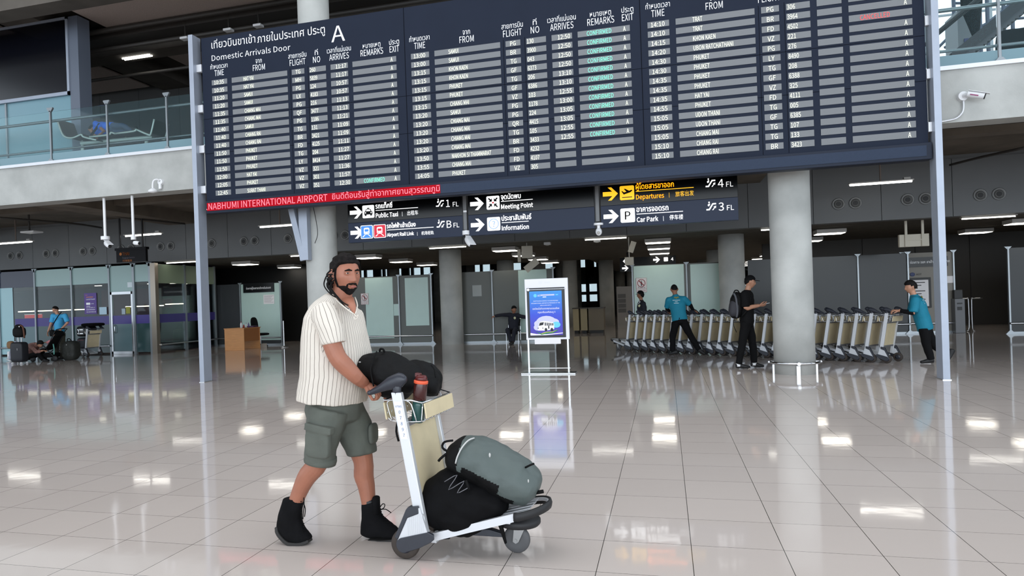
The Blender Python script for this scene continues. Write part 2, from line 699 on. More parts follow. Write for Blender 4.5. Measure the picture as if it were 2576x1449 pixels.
# far end wall of the hall: dark with window bays open to daylight
m = MB()
m.bb((-40, 66, 0), (18, 66.3, 0.7)); m.bb((-40, 66, 2.6), (18, 66.3, 4.15)); m.bb((-40, 66, 5.0), (18, 66.3, 9.2))
for i in range(0, 60):
    x = -40 + i * 1.0
    w = 0.84 if -7 < x < 4 else 0.3
    m.bb((x, 66, 0), (x + w, 66.3, 3.3))
    m.bb((x, 66, 3.3), (x + (0.25 if i % 3 else 0.8), 66.3, 5.1))
m.bb((-40, 66.05, 0.7), (18, 66.2, 1.0)); m.bb((-40, 66.05, 1.62), (18, 66.2, 1.9))
struct('wall_far', m, mat('far_wall_paint', (70, 72, 74), 0.7))
m = MB(); m.bb((-40, 34.2, 8.9), (-3.3, 66.3, 9.2)); m.bb((-3.5, 34.2, 3.25), (-3.3, 66, 9.0)); m.bb((-40, 34.2, 3.25), (-3.3, 34.4, 5.1))
struct('ceiling_far_hall', m, M_CEIL)
m = MB()
m.bb((-40, 66.32, 0.7), (18, 66.34, 5.05))
struct('window_2', m, glass('far_window_glass', (70, 110, 160), 0.35))
# dark partition wall above the glass screens at the sides, behind the frosted panels
m = MB()
m.bb((-19.2, 27.0, 0), (-13.1, 27.2, 3.25)); m.bb((-13.2, 26.2, 0), (-11.7, 26.4, 3.25))
struct('wall_back_left', m, mat('near_black_wall', (14, 14, 14), 0.6))
m = MB()
m.bb((3.6, 29.0, 0), (17.4, 29.2, 3.25))
for i in range(8):
    m.bb((3.6 + i * 1.7, 28.96, 0), (5.27 + i * 1.7, 29.02, 3.25))
struct('wall_back_right', m, mat('brown_grey_wall', (62, 59, 56), 0.6))

# window wall of the upper level at the right, open to the sky beyond
m = MB()
for i in range(0, 9):
    x = 1.2 + i * 2.4
    m.bb((x - 0.05, 33.9, 5.1), (x + 0.05, 34.1, 24))
for z in (5.1, 7.6, 10.1, 12.6, 15.1, 17.6, 20.1, 23.9):
    m.bb((1.2, 33.95, z), (20.5, 34.05, z + 0.07))
struct('window_1', m, M_RAIL)
m = MB(); m.bb((0.3, 21.3, 5.1), (0.5, 34, 9.4))
struct('wall_upper_return', m, M_UPANEL)

# ---------------------------------------------------------------- the arrivals board
YB = 12.55
M_STRIP = mat('led_strip_window', (120, 123, 126), 0.5, spec=0.15, var=0.10, scale=160)
M_PRINT = mat('printed_white_letters', (236, 238, 242), 0.5, emit=0.12)
M_LED = mat('led_white', (246, 250, 222), 0.5, emit=0.65)
M_LEDG = mat('led_green', (120, 250, 205), 0.5, emit=0.55)
M_LEDR = mat('led_red_dim', (235, 70, 70), 0.5, emit=0.5)
M_TICK = mat('ticker_red', (150, 0, 18), 0.6, spec=0.1, emit=0.45)
M_TICKW = mat('ticker_pink', (255, 120, 135), 0.5, emit=0.7)
M_TICKBG = mat('ticker_grille', (50, 60, 78), 0.6, spec=0.15, bump=0.6, bscale=120)
board = thing('flight_information_board', 'huge dark navy arrivals board held up between the two grey posts', 'flight board', (-2.45, YB, 3.4))
BX0, BX1, BZ1 = -8.90, 4.00, 6.965
m = MB()
m.bb((BX0, YB, 3.655), (BX1, YB + 0.22, BZ1))
m.build('board_panel', M_BOARD, board, world=True)
m = MB()
for x in (-4.53, -0.26):
    m.bb((x - 0.006, YB - 0.003, 3.66), (x + 0.006, YB + 0.01, BZ1))
for z in (4.62, 5.32):
    m.bb((BX0, YB - 0.002, z - 0.004), (BX1, YB + 0.01, z + 0.004))
for s in range(3):
    for dx in (1.76, 2.15):
        x = -8.681 + 4.27 * s + dx
        m.bb((x - 0.004, YB - 0.002, 3.68), (x + 0.004, YB + 0.01, 6.12))
m.build('panel_seams', mat('seam_black', (14, 17, 25), 0.7, spec=0.05), board, world=True)
m = MB()
m.bb((BX0 + 0.02, YB - 0.06, 3.40), (4.03, YB + 0.16, 3.66))
m.build('ticker_housing', mat('ticker_case', (28, 35, 50), 0.5, spec=0.2), board, world=True, bev=0.008)
m = MB()
m.bb((BX0 + 0.05, YB - 0.068, 3.45), (3.95, YB - 0.05, 3.615))
tk = m.build('ticker_screen', M_TICKBG, board, world=True)
m = MB()
m.bb((BX0 + 0.052, YB - 0.072, 3.452), (-3.91, YB - 0.066, 3.613))
m.build('lit_section', M_TICK, tk, world=True)
m = MB()
m.text('.NABHUMI INTERNATIONAL AIRPORT', 0.175, FACE(-8.86, YB - 0.074, 3.475), width=2.68)
m.text('ยินดีต้อนรับสู่ท่าอากาศยานสุวรรณภูมิ', 0.155, FACE(-6.08, YB - 0.074, 3.49), width=2.16)
m.build('lettering', M_TICKW, tk, world=True)

m = MB()
m.text('เที่ยวบินขาเข้า', 0.215, FACE(-8.66, YB - 0.004, 6.725), width=1.0)
m.text('ภายในประเทศ ประตู', 0.215, FACE(-7.615, YB - 0.004, 6.71), width=1.47)
m.text('Domestic Arrivals Door', 0.155, FACE(-8.665, YB - 0.004, 6.477), width=1.77)
m.text('A', 0.425, FACE(-6.015, YB - 0.004, 6.51), width=0.285)
m.build('title_lettering', M_PRINT, board, world=True)
HDR = [(0.176, 'กำหนดเวลา', 'TIME', 0.40, 0.215), (1.08, 'จาก', 'FROM', 0.14, 0.27), (1.93, 'สายการบิน', 'FLIGHT', 0.39, 0.34), (2.34, 'ที่', 'NO', 0.07, 0.155),
       (2.815, 'เวลาที่แน่นอน', 'ARRIVES', 0.50, 0.41), (3.49, 'หมายเหตุ', 'REMARKS', 0.36, 0.46), (3.945, 'ประตู', 'EXIT', 0.2, 0.19)]
COLS = [(0, 0.353), (0.459, 1.70), (1.80, 2.07), (2.176, 2.53), (2.63, 2.99), (3.087, 3.976)]
for s in range(3):
    X = -8.681 + 4.27 * s
    m = MB()
    for cx, th, en, wt, we in HDR:
        m.text(th, 0.135, FACE(X + cx - wt / 2, YB - 0.004, 6.31), width=wt)
        m.text(en, 0.165, FACE(X + cx - we / 2, YB - 0.004, 6.165), width=we)
    m.build('column_headings', M_PRINT, board, world=True)
ROWS = [
    "10:35|HAT YAI|TG|260|11:17||A;10:35|HAT YAI|MH|5839|11:17||A;11:20|SAMUI|PG|124|10:57||A;11:20|SAMUI|LX|4183|10:57||A;11:35|CHIANG MAI|PG|216|11:13||A;11:35|CHIANG MAI|QF|3477|11:13||A;11:40|SAMUI|PG|1186|11:21||A;11:40|CHIANG RAI|TG|131|11:09||A;11:40|CHIANG RAI|BR|3421|11:09||A;11:50|PHUKET|FD|4125|11:11||A;11:50|PHUKET|TG|204|11:27||A;11:50|PHUKET|LY|8414|11:27||A;12:00|HAT YAI|VZ|321|11:36||A;12:05|PHUKET|VZ|301|11:57||A;12:45|SURAT THANI|VZ|351|12:30|CONFIRMED|A",
    "13:00|SAMUI|PG|130|12:50|CONFIRMED|A;13:00|SAMUI|BR|3900|12:50|CONFIRMED|A;13:15|KHON KAEN|TG|043|12:50|CONFIRMED|A;13:15|KHON KAEN|GF|6373|12:50|CONFIRMED|A;13:15|PHUKET|TG|206|13:10|CONFIRMED|A;13:15|PHUKET|GF|6386|13:10|CONFIRMED|A;13:15|CHIANG MAI|VZ|103|12:55|CONFIRMED|A;13:20|SAMUI|PG|1178|13:00|CONFIRMED|A;13:20|CHIANG MAI|PG|224|13:05|CONFIRMED|A;13:20|CHIANG MAI|QR|4415|13:05|CONFIRMED|A;13:20|CHIANG MAI|TG|105|12:55|CONFIRMED|A;13:20|CHIANG MAI|BR|3433|12:55|CONFIRMED|A;13:50|NAKHON SI THAMMARAT|FD|4232|||;13:55|CHIANG MAI|FD|4107|||;14:05|PHUKET|VZ|305|||A",
    "14:10|TRAT|PG|306|||A;14:10|TRAT|BR|3964|||A;14:15|KHON KAEN|FD|4502||CANCELLED|;14:20|UBON RATCHATHANI|VZ|221|||A;14:30|PHUKET|PG|276|||A;14:30|PHUKET|LY|8490|||A;14:35|PHUKET|TG|208|||A;14:35|PHUKET|GF|6388|||A;14:35|HAT YAI|VZ|325|||A;14:55|PHUKET|FD|4111|||A;15:05|UDON THANI|TG|005|||A;15:05|UDON THANI|GF|6385|||A;15:05|CHIANG MAI|TG|107|||A;15:10|CHIANG RAI|TG|133|||A;15:10|CHIANG RAI|BR|3423|||A"]
for s in range(3):
    X = -8.681 + 4.27 * s
    for i, row in enumerate(ROWS[s].split(';')):
        z = 6.036 - 0.1591 * i
        m = MB()
        for a, b in COLS:
            m.bb((X + a, YB - 0.006, z - 0.051), (X + b, YB + 0.004, z + 0.051))
        r = m.build('flight_row', M_STRIP, board, world=True)
        t, frm, fc, no, arr, rem, ex = row.split('|')
        zb, yt = z - 0.042, YB - 0.009
        m = MB()
        m.text(t, 0.108, FACE(X + 0.055, yt, zb), width=0.225)
        m.text(frm, 0.108, FACE(X + 0.73, yt, zb), sx=0.62)
        m.text(fc, 0.108, FACE(X + 1.935, yt, zb), sx=0.85, align='C')
        m.text(no, 0.108, FACE(X + 2.19, yt, zb), width=0.033 * len(no) + 0.02)
        if arr:
            m.text(arr, 0.108, FACE(X + 2.74, yt, zb), width=0.215)
        if ex:
            m.text(ex, 0.108, FACE(X + 3.885, yt, zb), sx=0.65, align='C')
        m.build('lettering', M_LED, r, world=True)
        if rem:
            m = MB()
            m.text(rem, 0.108, FACE(X + 3.245, yt, zb), width=0.42)
            m.build('remark_lettering', M_LEDG if rem[1] == 'O' else M_LEDR, r, world=True)
m = MB()
for x in (-8.3, -4.5, -0.3, 3.4):
    m.bb((x - 0.05, YB + 0.22, 3.8), (x + 0.05, YB + 0.34, 6.9))
m.build('rear_frame', M_POST, board, world=True)

# ---------------------------------------------------------------- the two posts
for side, x0, x1, lab in ((-1, -9.115, -9.015, 'grey steel post holding the left end of the arrivals board'), (1, 4.05, 4.15, 'grey steel post holding the right end of the arrivals board')):
    p = thing('support_post', lab, 'post', ((x0 + x1) / 2, 12.55, 0))
    m = MB(); m.bb((x0, 12.42, 0.0), (x1, 12.69, 7.02 if side < 0 else 7.6))
    m.build('post_shaft', M_POST, p, world=True, bev=0.006)
    for z in (3.9, 4.72, 5.54, 6.36):
        m = MB()
        if side < 0:
            m.bb((x1, 12.52, z - 0.075), (BX0 + 0.0, 12.60, z + 0.075))
        else:
            m.bb((BX1 - 0.0, 12.52, z - 0.075), (x0, 12.60, z + 0.075))
        m.build('bracket', M_ALU, p, world=True, bev=0.004)
    m = MB(); m.bb((x0 - 0.01, 12.41, 0), (x1 + 0.01, 12.70, 0.012))
    m.build('base_plate', M_STEEL, p, world=True)

# braces of the board frame bolted to the left column
p = thing('column_brace', 'pair of grey steel brace arms fixed to the left concrete column below the board', 'brace', (-7.35, 13.2, 2.7))
m = MB()
a0, a1 = at(735, 530, 13.1), at(768, 655, 13.22)
m.cyl(a0 + Vector((0.08, 0, 0.8)) - Vector((0.25, 0, 0)), a1 + Vector((-0.02, 0, 0)), 0.09, 0.085, 4, 0, False)
m.build('slanted_arm', M_POST, p, world=True)
m = MB()
b0 = at(760, 655, 13.2)
m.bb((b0.x - 0.02, 13.14, b0.z), (b0.x + 0.17, 13.30, b0.z + 2.0))
m.build('upright_arm', M_POST, p, world=True, bev=0.004)
p2 = MB()
p2.tube([at(788, 520, 13.25), at(796, 560, 13.2), at(799, 590, 13.2), at(792, 612, 13.22)], 0.007, 6)
p2.build('cable', M_BLACK, p, world=True)

# ---------------------------------------------------------------- hanging direction signs
YS = 13.5
M_SG1 = mat('sign_black_acrylic', (10, 11, 13), 0.2, spec=0.2)
M_SG2 = mat('sign_navy_acrylic', (30, 40, 62), 0.3, spec=0.15)
M_SW = mat('sign_white_lit', (255, 255, 255), 0.5, emit=0.85)
M_SY = mat('sign_yellow_lit', (255, 190, 30), 0.5, emit=0.85)
M_SB = mat('sign_blue_lit', (60, 130, 220), 0.5, emit=0.5)
M_SRD = mat('sign_red_lit', (200, 25, 50), 0.5, emit=0.5)
ARROW = [(0, .07), (.30, .07), (.16, .21), (.27, .21), (.475, 0.0), (.27, -.21), (.16, -.21), (.30, -.07), (0, -.07)]


def rrect(x0, y0, x1, y1, r, n=4):
    out = []
    for cx, cy, a0 in ((x1 - r, y0 + r, -90), (x1 - r, y1 - r, 0), (x0 + r, y1 - r, 90), (x0 + r, y0 + r, 180)):
        for i in range(n + 1):
            a = math.radians(a0 + 90 * i / n)
            out.append((cx + r * math.cos(a), cy + r * math.sin(a)))
    return out


def poly(m, pts, x, z, k, y, mi=0):
    m.prism([(px * k, py * k) for px, py in pts], 0.003, mi, FACE(x, y, z))


def ring_pts(r0, r1, n=20):
    return [(r1 * math.cos(2 * PI * i / n), r1 * math.sin(2 * PI * i / n)) for i in range(n)], [(r0 * math.cos(2 * PI * i / n), r0 * math.sin(2 * PI * i / n)) for i in range(n)]


def escalator_icon(m, x, z, k, y, up, mi=0):
    poly(m, [(-.11, -.1), (-.02, -.1), (.08, .06), (.16, .06), (.16, .1), (.06, .1), (-.04, -.06), (-.11, -.06)], x, z, k, y, mi)
    poly(m, [(-.06, .02), (-.03, .02), (.0, .08), (-.03, .1), (-.07, .06)], x, z, k, y, mi)
    m.ball((x - .03 * k, y, z + .13 * k), (.022 * k, .004, .022 * k), mi, 10, 6)
    if up:
        poly(m, [(.05, -.1), (.08, -.1), (.13, -.03), (.15, -.05), (.16, .02), (.09, .0), (.11, -.02)], x, z, k, y, mi)
    else:
        poly(m, [(.15, .0), (.12, .0), (.08, -.06), (.06, -.04), (.05, -.11), (.12, -.09), (.1, -.075)], x, z, k, y, mi)


def train_icon(m, x, z, y, white, inner):
    s = 0.135
    poly(m, rrect(-s, -s, s, s, .025), x, z, 1, y, white)
    poly(m, rrect(-s + .012, -s + .012, s - .012, s - .012, .02), x, z, 1, y - .003, inner)
    poly(m, rrect(-.06, -.05, .06, .085, .03), x, z, 1, y - .006, white)
    poly(m, rrect(-.042, .005, .042, .055, .01), x, z, 1, y - .009, inner)
    for sx in (-1, 1):
        m.ball((x + sx * .035, y - .011, z - .022), (.011, .003, .011), inner, 8, 5)
        poly(m, [(sx * .03, -.06), (sx * .05, -.06), (sx * .1, -.1), (sx * .075, -.1)], x, z, 1, y - .006, white)


def sign_row(parent_sign, x0, x1, z0, z1, back, items, thai, eng, zh, fl, yel=False):
    m = MB(); m.bb((x0, YS, z0), (x1, YS + 0.16, z1))
    pn = m.build('sign_panel', back, parent_sign, world=True, bev=0.004)
    mats = [M_SW, M_SY, M_SG1, M_SB, M_SRD]
    w = 1 if yel else 0
    zc = (z0 + z1) / 2 - 0.0
    m = MB()
    y = YS - 0.004
    dx = {'taxi': 0, 'trains': 0, 'meet': 0.05, 'info': 0.05}.get(items, 0.03)
    poly(m, ARROW, x0 + 0.05, zc, 0.58, y, w)
    ix = x0 + 0.41 + dx
    if items == 'trains':
        train_icon(m, ix + 0.0, zc, y, 0, 3)
        train_icon(m, ix + 0.285, zc, y, 0, 4)
        tx = ix + 0.44
    else:
        poly(m, rrect(-.13, -.13, .13, .13, .025), ix + 0.05, zc, 1, y, w)
        yy, c = y - 0.004, ix + 0.05
        if items == 'taxi':
            poly(m, [(-.09, -.06), (-.09, -.005), (-.07, .005), (-.05, .05), (.05, .05), (.07, .005), (.09, -.005), (.09, -.06)], c, zc, 1, yy, 2)
            poly(m, [(-.025, .055), (-.025, .075), (.025, .075), (.025, .055)], c, zc, 1, yy, 2)
            poly(m, [(-.05, .008), (-.038, .04), (.038, .04), (.05, .008)], c, zc, 1, yy - .003, 0)
            for sx in (-1, 1):
                m.ball((c + sx * .062, yy - .003, zc - .022), (.014, .003, .014), 0, 8, 5)
                poly(m, [(sx * .04, -.085), (sx * .08, -.085), (sx * .08, -.06), (sx * .04, -.06)], c, zc, 1, yy, 2)
        if items == 'meet':
            for i in range(4):
                a = PI / 4 + i * PI / 2
                R = Matrix.Rotation(a, 2)
                pts = [R @ Vector(q) for q in ((.03, 0), (.075, .045), (.075, .013), (.125, .013), (.125, -.013), (.075, -.013), (.075, -.045))]
                poly(m, [tuple(q) for q in pts], c, zc, 1, yy, 2)
            m.ball((c, yy, zc), (.018, .004, .018), 4, 10, 6)
        if items == 'info':
            o_, i_ = ring_pts(.09, .1)
            for q in range(20):
                poly(m, [o_[q], o_[(q + 1) % 20], i_[(q + 1) % 20], i_[q]], c, zc, 1, yy, 3)
            m.text('?', 0.15, FACE(c, yy, zc - .055), align='C', mi=3)
        if items == 'park':
            m.text('P', 0.21, FACE(c, yy - .001, zc - .077), align='C', bold=0.012, mi=2)
        if items == 'plane':
            poly(m, [(-.1, .035), (-.08, .035), (-.055, .01), (-.01, .02), (-.055, .075), (-.03, .075), (.04, .035), (.085, .05), (.1, .035), (.06, .005), (-.06, -.03)], c, zc, 1, yy, 2)
            poly(m, [(-.09, -.09), (.09, -.09), (.09, -.075), (-.09, -.075)], c, zc, 1, yy, 2)
        tx = ix + 0.21
    small = items == 'trains'
    ts, es = (0.125, 0.095) if small else (0.14, 0.12)
    m.text(thai, ts, FACE(tx, y, zc + 0.05), bold=0.006, mi=w, sx=0.78)
    we = text_mesh(eng, 0.006)[2] * es * 0.84
    m.text(eng, es, FACE(tx, y, zc - (0.12 if small else 0.135)), bold=0.006, mi=w, sx=0.84)
    right = tx + we
    if zh:
        zs, off = (0.085, 0.16) if small else (0.105, 0.20)
        m.text('|', zs * 0.8, FACE(tx + we + off * 0.45, y, zc - 0.12), mi=w)
        m.text(zh, zs, FACE(tx + we + off, y, zc - 0.125), mi=w, sx=0.8)
        right = tx + we + off + text_mesh(zh)[2] * zs * 0.8
    m.bb((tx, y - .001, zc + 0.006), (right, y + .002, zc + 0.018), w)
    if fl:
        escalator_icon(m, x1 - 0.47, zc + 0.06, 0.62, y, fl[0] in '34')
        m.text(fl[0], 0.20, FACE(x1 - 0.33, y, zc - 0.02))
        m.text('FL', 0.125, FACE(x1 - 0.19, y, zc - 0.02))
    m.build('lettering', mats, pn, world=True)


g = 'hanging direction signs under the board'
s1 = thing('direction_sign', 'hanging two-row sign for public taxi and airport rail link', 'sign', (-5.0, YS, 3.1), 0, g)
sign_row(s1, -6.24, -3.79, 3.14, 3.56, M_SG1, 'taxi', 'รถแท็กซี่', 'Public Taxi', '出租车', '1')
sign_row(s1, -6.24, -3.79, 2.735, 3.14, M_SG2, 'trains', 'รถไฟฟ้าเข้าเมือง', 'Airport Rail Link', '机场轻轨', 'B')
s2 = thing('direction_sign', 'hanging two-row sign for meeting point and information', 'sign', (-2.4, YS, 3.1), 0, g)
sign_row(s2, -3.675, -1.225, 3.14, 3.56, M_SG1, 'meet', 'จุดนัดพบ', 'Meeting Point', '', '')
sign_row(s2, -3.675, -1.225, 2.735, 3.14, M_SG2, 'info', 'ประชาสัมพันธ์', 'Information', '', '')
s3 = thing('direction_sign', 'hanging two-row sign with yellow departures row above car park', 'sign', (0.1, YS, 3.1), 0, g)
sign_row(s3, -1.11, 1.30, 3.14, 3.57, M_SG1, 'plane', 'ผู้โดยสารขาออก', 'Departures', '旅客出发', '4', True)
sign_row(s3, -1.11, 1.30, 2.735, 3.14, M_SG2, 'park', 'อาคารจอดรถ', 'Car Park', '停车楼', '3')
for x, ln in ((-3.735, 'between the taxi sign and the meeting point sign'), (-1.165, 'between the meeting point sign and the departures sign')):
    hb = thing('sign_hanger', 'grey hanger bar ' + ln, 'hanger', (x, YS, 2.9))
    m = MB(); m.bb((x - 0.035, YS - 0.01, 2.86), (x + 0.03, YS + 0.05, 3.6))
    m.build('hanger_bar', mat('hanger_grey', (112, 114, 116), 0.5), hb, world=True)
    m = MB(); m.bb((x - 0.055, YS - 0.0, 2.74), (x - 0.035, YS + 0.05, 3.6))
    m.build('dark_edge', M_BLACK, hb, world=True)
    m = MB(); m.bb((x - 0.03, YS - 0.02, 3.2), (x + 0.035, YS - 0.008, 3.235))
    if x < -2:
        m.build('clip', M_WHITE, hb, world=True)
m = MB()
m.bb((-6.3, YS + 0.05, 3.57), (1.35, YS + 0.12, 3.62))
for x in (-6.0, -3.74, -1.17, 1.1):
    m.cyl((x, YS + 0.08, 3.6), (x, YS + 0.08, 4.25), 0.025, None, 8)
    m.bb((x - 0.03, YS + 0.05, 4.1), (x + 0.03, 13.95, 4.3))
tag(m.build('sign_rail', M_PIPE), 'dark steel rail carrying the hanging direction signs', 'rail')


# ---------------------------------------------------------------- security cameras
def bullet_camera(label, loc, rod, yaw, cap=0.08, tilt=0.45, fat=0.055, ln=0.24, hood=True, group=None):
    c = thing('security_camera', label, 'security camera', loc, 0, group)
    if rod:
        m = MB(); m.cyl((0, 0, 0.05), (0, 0, rod), 0.032, None, 12)
        m.build('drop_rod', M_WHITE, c)
    m = MB(); m.cyl((0, 0, -0.03), (0, 0, 0.05), cap, None, 20)
    m.build('mount', M_WHITE, c, bev=0.004)
    m = MB(); m.ball((0, 0, -0.06), 0.045, 0, 12, 8)
    m.build('swivel', M_BLACK, c)
    M = RZ(yaw) @ TR(0.02, 0, -0.1) @ RY(tilt)
    m = MB()
    m.ball((ln * 0.42, 0, 0), (ln * 0.55, fat, fat), 0, 16, 10, 0.75, M)
    m.build('camera_body', M_WHITE, c)
    m = MB(); m.cyl((ln * 0.93, 0, 0), (ln * 0.985, 0, 0), fat * 0.72, fat * 0.6, 14, 0, True)
    mm = m
    mm.v = [tuple(M @ Vector(p)) for p in mm.v]
    mm.build('lens', M_BLACK, c)
    if hood:
        m = MB()
        m.box((ln * 0.55, 0, fat * 1.05), (ln * 1.15, fat * 1.9, 0.012), 0, M)
        m.build('sun_hood', M_WHITE, c, bev=0.003)
    return c


bullet_camera('white bullet camera hanging beneath the taxi and rail link sign', (-3.735, YS + 0.02, 2.79), 0.06, -0.75, 0.075, 0.75, 0.06, 0.25)
c = thing('security_camera', 'small white dome camera beneath the meeting point sign end', 'security camera', (-1.16, YS + 0.02, 2.80))
m = MB(); m.cyl((0, 0, -0.01), (0, 0, 0.03), 0.09, None, 18); m.cyl((0, 0, -0.08), (0, 0, 0), 0.03, None, 12)
m.build('mount', M_WHITE, c)
m = MB(); m.ball((0, 0, -0.13), (0.06, 0.06, 0.075), 0, 16, 10)
m.build('camera_body', M_WHITE, c)
m = MB(); m.ball((0.0, -0.045, -0.15), (0.03, 0.03, 0.03), 0, 12, 8)
m.build('lens', M_LAMPBOX, c)
bullet_camera('white bullet camera on a thick rod under the balcony, left of its twin', (at(265, 600, 14.1).x, 14.1, at(265, 600, 14.1).z), at(263, 492, 14.1).z - at(265, 600, 14.1).z + 0.06, -0.5, 0.1, 0.4, 0.06, 0.3)
bullet_camera('slim white camera on a thin rod under the balcony, right of its twin', (at(336, 600, 14.1).x, 14.1, at(336, 600, 14.1).z), at(333, 488, 14.1).z - at(336, 600, 14.1).z + 0.06, -0.25, 0.06, 0.15, 0.05, 0.2, False)
# camera on the right fascia
c = thing('security_camera', 'white bullet camera mounted on the concrete fascia at upper right', 'security camera', tuple(at(2421, 243, 13.9)))
m = MB(); m.cyl((0, 0.02, 0), (0, -0.05, 0), 0.085, 0.075, 20)
m.build('mount', M_WHITE, c)
m = MB(); m.cyl((0, -0.05, 0), (0.05, -0.11, 0.0), 0.03, None, 10)
m.build('swivel', M_WHITE, c)
M = TR(0.05, -0.13, 0.0) @ RZ(-0.35) @ RY(0.35)
m = MB(); m.cyl((-0.02, 0, 0), (0.22, 0, 0), 0.052, None, 16); m.v = [tuple(M @ Vector(p)) for p in m.v]
m.build('camera_body', M_WHITE, c)
m = MB(); m.box((0.13, 0, 0.055), (0.3, 0.1, 0.008), 0, M); m.build('sun_hood', M_WHITE, c)
m = MB(); m.cyl((0.215, 0, 0), (0.235, 0, 0), 0.045, None, 14); m.v = [tuple(M @ Vector(p)) for p in m.v]
m.build('lens', M_BLACK, c)
m = MB(); m.box((0.08, -0.054, -0.01), (0.12, 0.004, 0.018), 0, M)
m.build('stripe', mat('camera_red_blue', (150, 60, 110), 0.5), c)
m = MB()
q = [(0, -0.03, -0.07), (0.0, -0.03, -0.18), (-0.02, -0.03, -0.27), (-0.09, -0.03, -0.35), (-0.2, -0.03, -0.385), (-0.5, -0.03, -0.41), (-0.9, -0.03, -0.44)]
m.tube(q, 0.016, 8)
m.build('conduit', M_ALU, c)
# small swan-neck fitting on the left fascia
c = thing('security_camera', 'white swan-neck dome camera fixed to the concrete fascia at upper left', 'security camera', tuple(at(405, 458, 13.9)))
m = MB(); m.cyl((0, 0.02, 0), (0, -0.04, 0), 0.075, 0.065, 18); m.bb((-0.03, -0.05, -0.16), (0.03, 0.0, -0.02))
m.build('mount', M_WHITE, c)
m = MB(); m.tube([(0, -0.04, 0.02), (-0.04, -0.08, 0.05), (-0.1, -0.12, 0.02), (-0.12, -0.13, -0.08), (-0.12, -0.13, -0.16)], 0.022, 10)
m.build('bent_arm', M_WHITE, c)
m = MB(); m.lathe([(0.03, 0.02), (0.1, -0.03), (0.11, -0.07), (0.02, -0.09)], 18, 0, TR(-0.12, -0.13, -0.17))
m.build('dome', M_WHITE, c)

